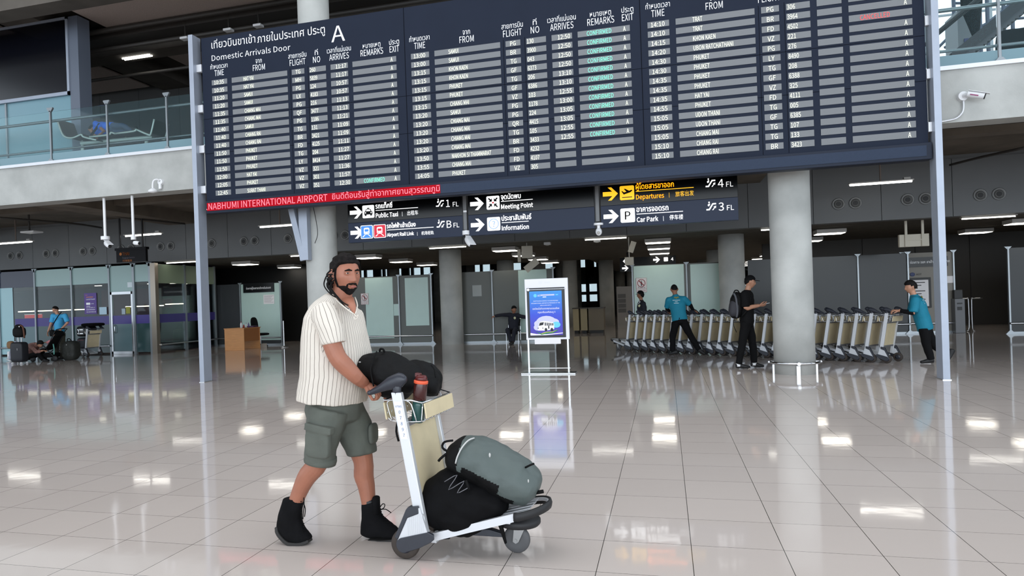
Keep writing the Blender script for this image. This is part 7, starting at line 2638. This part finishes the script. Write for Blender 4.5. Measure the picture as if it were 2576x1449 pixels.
# pushchair with child
pp_ = fl(128, 908)
pc = thing('pushchair', 'black pushchair with reclining seat between the suitcase and the man in sky blue', 'pushchair', (pp_.x, pp_.y, 0), 0.15)
m = MB()
for sy in (-0.24, 0.24):
    m.tube([(0.42, sy, 1.0), (0.34, sy, 0.92), (0.05, sy, 0.45), (-0.42, sy, 0.12)], 0.014, 8)
    m.tube([(-0.05, sy, 0.5), (0.33, sy, 0.1)], 0.014, 8)
m.tube([(0.42, -0.24, 1.0), (0.46, 0, 1.02), (0.42, 0.24, 1.0)], 0.016, 8)
m.build('frame', M_BLACK, pc)
m = MB()
m.limb([(0.30, 0, 0.82), (0.12, 0, 0.55), (-0.02, 0, 0.40), (-0.25, 0, 0.36), (-0.38, 0, 0.22)], [0.2, 0.21, 0.21, 0.2, 0.18], [0.03, 0.04, 0.045, 0.04, 0.03], n=16)
m.build('seat', M_BLACKC, pc)
m = MB()
m.limb([(0.36, 0, 0.80), (0.30, 0, 0.92), (0.20, 0, 0.95)], [0.22, 0.22, 0.2], [0.03, 0.04, 0.03], n=16)
m.build('canopy', M_BLACKC, pc)
m = MB(); m.bb((-0.25, -0.2, 0.12), (0.2, 0.2, 0.26)); m.build('basket', M_BLACKC, pc, bev=0.03)
for x in (-0.42, 0.33):
    for sy in (-0.25, 0.25):
        m = MB(); m.lathe([(0.03, -0.02), (0.09, -0.015), (0.09, 0.015), (0.03, 0.02)], 18, 0, TR(x, sy, 0.09) @ RX(PI / 2)); m.build('wheel', M_RUBBER, pc)
m = MB()
m.tube([(0.30, -0.26, 0.55), (0.33, -0.27, 0.38), (0.32, -0.27, 0.22)], 0.02, 6); m.build('teal_tag', mat('teal_webbing', (90, 150, 140), 0.7), pc)
kid = Person('small child in pink lying back in the black pushchair', (pp_.x, pp_.y, 0.4), M_SKIN2, None, 0.008)
KM = Matrix.Translation((pp_.x, pp_.y, 0)) @ RZ(0.15)


def KP(x, y, z):
    return KM @ V(x, y, z)


kpel, kch, knk, khd = KP(-0.02, 0, 0.50), KP(0.10, 0, 0.62), KP(0.15, 0, 0.70), KP(0.20, 0, 0.78)
kid.limb([kpel, kch, knk], [0.085, 0.09, 0.04], [0.07, 0.07, 0.035], ref=(0, 1, 0), n=14)
kid.limb([knk, khd], [0.035, 0.035], n=10)
kid.head(khd, PI + 0.1, -0.7, 0.72)
klegs = [(KP(-0.02, 0.06 * s, 0.48), KP(-0.24, 0.07 * s, 0.46), KP(-0.40, 0.07 * s, 0.30)) for s in (-1, 1)]
karms = [(KP(0.11, 0.10 * s, 0.64), KP(0.0, 0.13 * s, 0.60), KP(-0.10, 0.09 * s, 0.60)) for s in (-1, 1)]
for l_ in klegs:
    kid.limb(list(l_), [0.055, 0.04, 0.03], n=10)
for a_ in karms:
    kid.limb(list(a_), [0.035, 0.03, 0.022], n=10)
    hand(kid.fine, a_[2], a_[2] - a_[1], V(0, 0, 1), 0.6, 0.5, 1)
kid.body()
kid.hair(M_HAIR, lambda q: short_hair(q, 0.06, 0.0, -0.05), 0.008, 0.003)
mb = MB(); mb.limb([kpel, kch, knk], [0.10, 0.105, 0.055], [0.085, 0.085, 0.05], ref=(0, 1, 0), n=16, capk=0.1)
for a_ in karms:
    mb.limb([a_[0], a_[1]], [0.05, 0.042], n=10)
kid.wear('pink_top', mb, mat('pink_cloth', (200, 128, 134), 0.85, var=0.2, scale=20), 0.009, 3, 0.004)
mb = MB()
for l_ in klegs:
    mb.limb([l_[0], l_[1], l_[1].lerp(l_[2], 0.3)], [0.07, 0.055, 0.05], n=12)
kid.wear('grey_trousers', mb, mat('pale_grey_cloth', (150, 156, 160), 0.85), 0.009, 3, 0.004)
for l_ in klegs:
    mb = MB(); mb.limb([l_[2], l_[2] + V(-0.05, 0, 0.05)], [0.035, 0.03], n=10); kid.wear('shoe', mb, mat('child_shoe_white', (220, 220, 222), 0.6), remeshed=False)
# big dark duffel and two suitcases on the trolley
q = fl(186, 905)
db = thing('duffel_bag', 'large dark olive duffel bag standing on the floor before the loaded trolley at the left', 'bag', (q.x, q.y - 0.1, 0))
m = MB(); m.ball((0, 0, 0.31), (0.27, 0.2, 0.31), 0, 24, 16, 0.6)
link('bag_body', soft(m, 0.014, 3, 0.015, 6.0, 3.0), [mat('dark_olive_nylon', (36, 38, 34), 0.7, var=0.2, scale=8)], db)
m = MB(); m.tube([(-0.08, -0.05, 0.6), (-0.05, -0.08, 0.68), (0.05, -0.08, 0.68), (0.08, -0.05, 0.6)], 0.014, 8); m.build('grab_handle', M_STRAP, db)
m = MB(); m.ball((0.02, -0.2, 0.5), (0.02, 0.008, 0.012), 0, 8, 6); m.build('badge', M_ZIP, db)
lx, ly_ = lt.location.x, lt.location.y
LR = RZ(math.radians(168))
for i, (lab, z, size, col) in enumerate((('lower dark grey suitcase lying on the loaded trolley at the left', 0.47, (0.26, 0.24, 0.19), (34, 36, 44)), ('upper glossy black suitcase on top of the dark grey one on the left trolley', 0.87, (0.27, 0.24, 0.18), (20, 20, 24)))):
    o_ = LR @ V(0.36, 0, 0)
    t = thing('suitcase', lab, 'suitcase', (lx + o_.x, ly_ + o_.y, z), math.radians(168))
    m = MB(); m.ball((0, 0, 0), size, 0, 24, 16, 0.4); m.build('suitcase_shell', mat('case_%d' % i, col, 0.3 if i else 0.6), t)
    m = MB(); m.tube([(0.05, 0.245, -0.06), (0.05, 0.262, -0.06), (0.05, 0.262, 0.06), (0.05, 0.245, 0.06)], 0.01, 6); m.build('side_handle', M_CHROME if i else M_BLACK, t)
    m = MB()
    for zz in (-0.08, 0.05) if i else (0.1,):
        m.bb((-0.15, 0.236, zz), (0.14, 0.246, zz + 0.02))
    m.build('trim_strip', M_CHROME if i else mat('case_strap_red', (130, 70, 76), 0.6), t)
o_ = LR @ V(0.02, 0, 0)
t = thing('flat_bag', 'flat black bag laid over the basket of the loaded trolley at the left', 'bag', (lx + o_.x, ly_ + o_.y, 1.06), math.radians(168))
m = MB(); m.ball((0, 0, 0.03), (0.30, 0.31, 0.055), 0, 24, 12, 0.5); m.build('bag_body', M_BAG2, t)

# ---------------------------------------------------------------- hanging radio boxes
def radio_box(label, px, py, Y, w, h, d, yaw, rod=True):
    c = at(px, py, Y)
    t = thing('radio_antenna', label, 'antenna', tuple(c), yaw)
    m = MB(); m.bb((-w / 2, -d / 2, -h / 2), (w / 2, d / 2, h / 2)); m.build('casing', mat('ivory_plastic', (206, 200, 184), 0.5), t, bev=0.01)
    if rod:
        m = MB(); m.cyl((0, d / 2 + 0.03, -h / 2), (0, d / 2 + 0.03, 3.25 - c.z), 0.016, None, 8); m.build('hanging_rod', M_LAMPBOX, t)
    return t


r_ = radio_box('ivory radio box with tilted flat antenna hanging above the poster stand', 1326, 634, 22.0, 0.34, 0.38, 0.1, 0.25)
m = MB(); m.box((0, 0, 0), (0.48, 0.03, 0.22), 0, TR(0.12, -0.05, -0.42) @ RY(-0.65)); m.box((-0.25, 0.05, -0.1), (0.1, 0.05, 0.4)); m.build('flat_antenna', mat('ivory_plastic', (206, 200, 184), 0.5), r_, bev=0.006)
r_ = radio_box('square ivory radio box with tilted panel above it, over the seated trolley row guard', 1583, 657, 22.0, 0.26, 0.24, 0.08, 0.0)
m = MB(); m.box((0, 0, 0), (0.16, 0.03, 0.34), 0, TR(0.1, -0.04, 0.42) @ RY(0.35)); m.build('flat_antenna', mat('ivory_plastic', (206, 200, 184), 0.5), r_, bev=0.006)
r_['label'] = 'square ivory radio box with tilted panel above it, left of the frosted partition top'
r_ = radio_box('wide grey-white access box on two rods beneath the ceiling, left of the right post', 2298, 605, 21.9, 0.72, 0.34, 0.12, 0.0, False)
for x in (-0.2, 0.2):
    m = MB(); m.bb((x - 0.03, -0.1, -0.16), (x + 0.03, -0.065, 0.60)); m.build('bracket_rod', mat('ivory_plastic', (206, 200, 184), 0.5), r_)
m = MB(); m.bb((-0.2, -0.09, 0.0), (0.2, -0.065, 0.03)); m.build('bracket_bar', mat('ivory_plastic', (206, 200, 184), 0.5), r_)
for px, py, lab in ((1377, 612, 'small white ceiling fitting above the poster stand'), (1502, 605, 'small white ceiling fitting right of the dome camera')):
    c = fl(px, py, 3.18)
    t = thing('ceiling_fitting', lab, 'ceiling fitting', tuple(c))
    m = MB(); m.bb((-0.1, -0.1, -0.05), (0.1, 0.1, 0.03)); m.build('casing', M_WHITE, t, bev=0.01)
    m = MB(); m.cyl((0, 0, -0.07), (0, 0, -0.05), 0.05, None, 14); m.build('sensor_cap', M_LAMPBOX, t)

# ---------------------------------------------------------------- deep hall: sign, cabinet, counters
c0, c1 = at(1560, 678, 30), at(1700, 656, 30)
t = thing('direction_sign', 'black hanging sign with white arrows deep in the hall behind the frosted partition', 'sign', (c0.x + 1, 30, 2.6))
m = MB(); m.bb((c0.x, 30, 2.43), (c1.x, 30.1, 3.0)); m.build('sign_panel', M_SG1, t, world=True)
m = MB()
for x in (c0.x + 0.3, c1.x - 0.3):
    m.cyl((x, 30.05, 3.0), (x, 30.05, 3.24), 0.03, None, 8)
m.build('hanging_rod', M_BLACK, t, world=True)
m = MB()
x = c0.x + 0.08
poly(m, [(-px_, py_) for px_, py_ in ARROW], x + 0.3, 2.86, 0.55, 29.99); poly(m, ARROW, x, 2.57, 0.55, 29.99)
poly(m, rrect(-.07, -.07, .07, .07, .02), x + 0.45, 2.57, 1, 29.99); m.text('Terminal', 0.1, FACE(x + 0.6, 29.99, 2.53))
poly(m, ARROW, x + 1.25, 2.86, 0.55, 29.99); poly(m, rrect(-.08, -.08, .08, .08, .02), x + 1.75, 2.86, 1, 29.99); m.text('4', 0.19, FACE(x + 1.95, 29.99, 2.79))
m.build('lettering', M_SW, t, world=True)
c0, c1 = at(1552, 763, 33), at(1612, 719, 33)
t = thing('service_cabinet', 'pale service cabinet with dark drawers deep in the hall left of the frosted partition', 'cabinet', ((c0.x + c1.x) / 2, 33, 0))
m = MB(); m.bb((c0.x, 33, 0.9 - 0.9), (c1.x + 0.2, 33.6, c1.z)); m.build('cabinet_body', mat('cabinet_pale', (176, 172, 168), 0.5), t, world=True)
for i in range(4):
    m = MB(); m.bb((c0.x + 0.05, 32.985, c1.z - 0.52 - 0.22 * i), (c0.x + 0.4, 33.0, c1.z - 0.34 - 0.22 * i)); m.build('drawer', mat('drawer_grey', (120, 118, 116), 0.5), t, world=True)
for i, (xa, xb, lab) in enumerate(((1440, 1457, 'first cream counter block deep in the hall beside the poster stand'), (1459, 1478, 'second cream counter block deep in the hall'), (1479, 1520, 'long dim counter deep in the hall right of the two cream blocks'))):
    a, b = at(xa, 790, 28.5), at(xb, 790, 28.5)
    t = thing('counter', lab, 'counter', ((a.x + b.x) / 2, 28.5, 0))
    m = MB(); m.bb((a.x + 0.02, 28.5, 0.12), (b.x - 0.02, 29.2, 0.98)); m.build('counter_body', mat('counter_cream_%d' % i, (176, 164, 130) if i < 2 else (126, 116, 98), 0.5), t, world=True)
    m = MB(); m.bb((a.x, 28.45, 0.98), (b.x, 29.25, 1.02)); m.build('counter_top', mat('counter_top', (70, 64, 56), 0.4), t, world=True)
    m = MB(); m.bb((a.x + 0.06, 28.55, 0), (b.x - 0.06, 29.1, 0.12)); m.build('plinth', M_BLACK, t, world=True)

# ---------------------------------------------------------------- passage kiosk and ticket gate at the right
YK = 24.5
a, b = at(2273, 760, YK).x, at(2401, 760, YK).x
kz = 2.44
kk = partition('grey frame panel with black header and framed poster behind the right-hand pusher', YK, a, b, kz, [], (a, b), True, mat('warm_grey_panel', (128, 124, 116), 0.5))
z0, z1 = at(2300, 672, YK).z, at(2300, 648, YK).z
t = thing('header_sign', 'black header sign on the grey panel behind the right steel post', 'sign', (a + 0.5, YK - 0.03, z0))
x0, x1 = at(2277, 660, YK).x, at(2383, 660, YK).x
m = MB(); m.bb((x0, YK - 0.04, z0), (x1, YK - 0.01, z1)); m.build('sign_plate', M_SG1, t, world=True)
m = MB(); m.text('ช่องทาง ออก ขาเข้าภายในประเทศ', 0.11, FACE(x0 + 0.12, YK - 0.044, (z0 + z1) / 2 - 0.04), width=1.05); m.build('lettering', M_PRINT, t, world=True)
t = thing('framed_poster', 'black framed white poster behind the head of the right-hand pusher', 'poster', (a + 0.5, YK - 0.03, 0.9))
x0, x1, z0, z1 = at(2277, 700, YK).x, at(2340, 700, YK).x, at(2300, 775, YK).z, at(2300, 699, YK).z
m = MB(); m.bb((x0, YK - 0.05, z0), (x1, YK - 0.01, z1)); m.build('frame', M_BLACK, t, world=True, bev=0.005)
m = MB(); m.bb((x0 + 0.06, YK - 0.056, z0 + 0.05), (x1 - 0.07, YK - 0.048, z1 - 0.07)); m.build('sheet', M_PAPER, t, world=True)
m = MB()
for i in range(9):
    zz = z1 - 0.16 - 0.085 * i
    m.bb((x0 + 0.12, YK - 0.058, zz), (x1 - 0.16 - 0.1 * ((i * 7) % 3), YK - 0.0555, zz + 0.025))
m.build('printed_lines', M_LETT, t, world=True)
t = thing('logo_plate', 'blue round logo with white letters above the framed poster', 'logo', (at(2295, 690, YK).x, YK - 0.02, 1.9))
c = at(2295, 690.5, YK)
m = MB(); m.ball((c.x, YK - 0.012, c.z), (0.07, 0.006, 0.06), 0, 18, 8); m.build('logo_disc', mat('logo_blue', (44, 58, 104), 0.5), t, world=True)
m = MB(); m.text('AOT', 0.08, FACE(c.x + 0.1, YK - 0.012, c.z - 0.03)); m.build('lettering', M_LETT, t, world=True)
t = thing('notice_sheet', 'white printed notice sheet right of the steel post, on the grey frame panel', 'notice', (at(2388, 702, YK).x, YK - 0.02, 1.75))
p0, p1 = at(2377, 712, YK), at(2397, 694, YK)
m = MB(); m.bb((p0.x, YK - 0.02, p0.z), (p1.x, YK - 0.008, p1.z)); m.build('sheet', M_PAPER, t, world=True)
gq = fl(2420, 826)
gt = thing('ticket_gate', 'slim grey ticket gate with dark reader between the grey panels at the right', 'gate', (at(2416, 800, 24.2).x, 24.2, 0))
gx_ = gt.location.x
m = MB(); m.bb((-0.13, 0, 0), (0.13, 0.8, 1.02)); m.build('gate_body', mat('gate_grey', (96, 98, 102), 0.4), gt, bev=0.01)
m = MB(); m.bb((-0.07, -0.012, 0.68), (0.05, 0.0, 0.78)); m.bb((-0.07, -0.012, 0.86), (0.06, 0.0, 0.9)); m.build('reader_slot', M_BLACK, gt)
m = MB(); m.bb((-0.12, 0.05, 1.02), (0.10, 0.2, 1.28)); m.build('reader_head', M_BLACK, gt, bev=0.01)
t = thing('rail_barrier', 'bent steel rail barrier beside the ticket gate', 'barrier', (at(2440, 800, 25).x, 25, 0))
m = MB(); m.tube([(-0.35, 0, 1.0), (-0.08, 0, 1.0), (-0.03, 0, 0.95), (-0.03, 0, 0.12), (-0.1, 0, 0.02)], 0.02, 8); m.build('rail', M_STEEL, t)
m = MB(); m.tube([(0.35, 0, 1.0), (0.1, 0, 1.0), (0.06, 0, 0.95), (0.06, 0, 0.1), (0.12, 0, 0.02)], 0.02, 8); m.build('rail', M_STEEL, t)

# ---------------------------------------------------------------- escalator and trusses seen through the upper right window wall
es = thing('escalator', 'dark escalator rising beyond the upper right balustrade', 'escalator', (6.5, 20.0, 5.1))
Ye = 20.0
p0, p1 = at(2418, 160, Ye), at(2640, -20, Ye)
d = (p1 - p0).normalized(); n = V(-d.z, 0, d.x)
m = MB()
for yy in (Ye, Ye + 1.1):
    vs = [p0 + n * 0.12, p1 + n * 0.12, p1 + n * 0.35, p0 + n * 0.35]
    m.add([v + V(0, yy - Ye, 0) for v in vs] + [v + V(0, yy - Ye + 0.06, 0) for v in vs], [(0, 1, 2, 3), (7, 6, 5, 4), (0, 4, 5, 1), (1, 5, 6, 2), (2, 6, 7, 3), (3, 7, 4, 0)])
m.build('truss_side', mat('escalator_dark', (34, 36, 42), 0.5), es, world=True)
m = MB()
ns = 22
for i in range(ns):
    c = p0.lerp(p1, (i + 0.5) / ns)
    m.box((c.x, Ye + 0.58, c.z + 0.1), ((p1.x - p0.x) / ns, 1.0, 0.2))
m.build('steps', mat('step_grey', (70, 72, 78), 0.5), es, world=True)
m = MB()
for yy in (Ye + 0.03, Ye + 1.13):
    m.cyl(p0 + n * 0.95 + V(0, yy - Ye, 0), p1 + n * 0.95 + V(0, yy - Ye, 0), 0.045, None, 8)
m.build('hand_rail', M_RUBBER, es, world=True)
t = thing('window_truss', 'dark thin steel truss posts before the bright upper right windows', 'truss', (6, 27, 5.1))
for k, px in enumerate((2396, 2398, 2463, 2482, 2523, 2545)):
    a = at(px + 6, 165, 27); b = at(px - 3, -260, 27)
    m = MB(); m.cyl(V(a.x, 27, 5.1), V(a.x, 27, 15.5), 0.06 if k else 0.03, None, 8); m.build('truss_post', mat('truss_blue_grey', (66, 74, 92), 0.5), t, world=True)
m = MB()
for (xa, ya, xb, yb) in ((2395, 8, 2470, 8), (2390, 22, 2440, 22), (2358, 122, 2440, 40), (2360, 130, 2470, 130), (2480, 62, 2576, -20), (2376, 120, 2480, 60), (2540, 48, 2576, 45)):
    m.cyl(at(xa, ya, 27), at(xb, yb, 27), 0.045, None, 8)
m.build('tie_rods', mat('truss_blue_grey', (66, 74, 92), 0.5), t, world=True)
t = thing('hanging_banner', 'dark tapering fabric shape hanging before the bright upper right windows', 'banner', tuple(at(2440, 60, 24)))
m = MB(); m.limb([at(2443, -60, 24), at(2444, 15, 24), at(2450, 60, 24), at(2458, 105, 24)], [0.3, 0.28, 0.17, 0.05], [0.1, 0.1, 0.08, 0.04], ref=(1, 0, 0), n=16); m.build('fabric', M_BLACKC, t, world=True)
t = thing('kiosk_block', 'grey upper level kiosk with blue panel behind the dark hanging shape', 'kiosk', tuple(at(2430, 100, 25)))
a, b = at(2412, 150, 25), at(2460, 20, 25)
m = MB(); m.bb((a.x, 25, 5.1), (b.x, 26, b.z)); m.build('kiosk_body', mat('kiosk_grey', (104, 108, 112), 0.5), t, world=True)
a, b = at(2426, 112, 24.98), at(2455, 94, 24.98)
m = MB(); m.bb((a.x, 24.97, a.z), (b.x, 25, b.z)); m.build('blue_panel', mat('kiosk_blue', (44, 48, 92), 0.5), t, world=True)
for k, (px, w) in enumerate(((2530, 'left'), (2560, 'right'))):
    c = at(px, 134, 15.5)
    t = thing('bench_seat', '%s of two dark upholstered seats upstairs behind the right balustrade' % w, 'seat', (c.x, 15.5, 5.1))
    m = MB(); m.ball((0, 0, 0.45), (0.27, 0.25, 0.05), 0, 16, 10, 0.6); m.build('seat', M_BLACKC, t)
    m = MB(); m.ball((0, 0, 0), (0.26, 0.05, 0.26), 0, 16, 10, 0.6, TR(0, -0.24, 0.72) @ RX(0.15)); m.build('backrest', M_BLACKC, t)
    for sx in (-0.2, 0.2):
        for sy in (-0.18, 0.18):
            m = MB(); m.cyl((sx, sy, 0), (sx, sy, 0.43), 0.02, None, 8); m.build('leg', M_SFRAME, t)
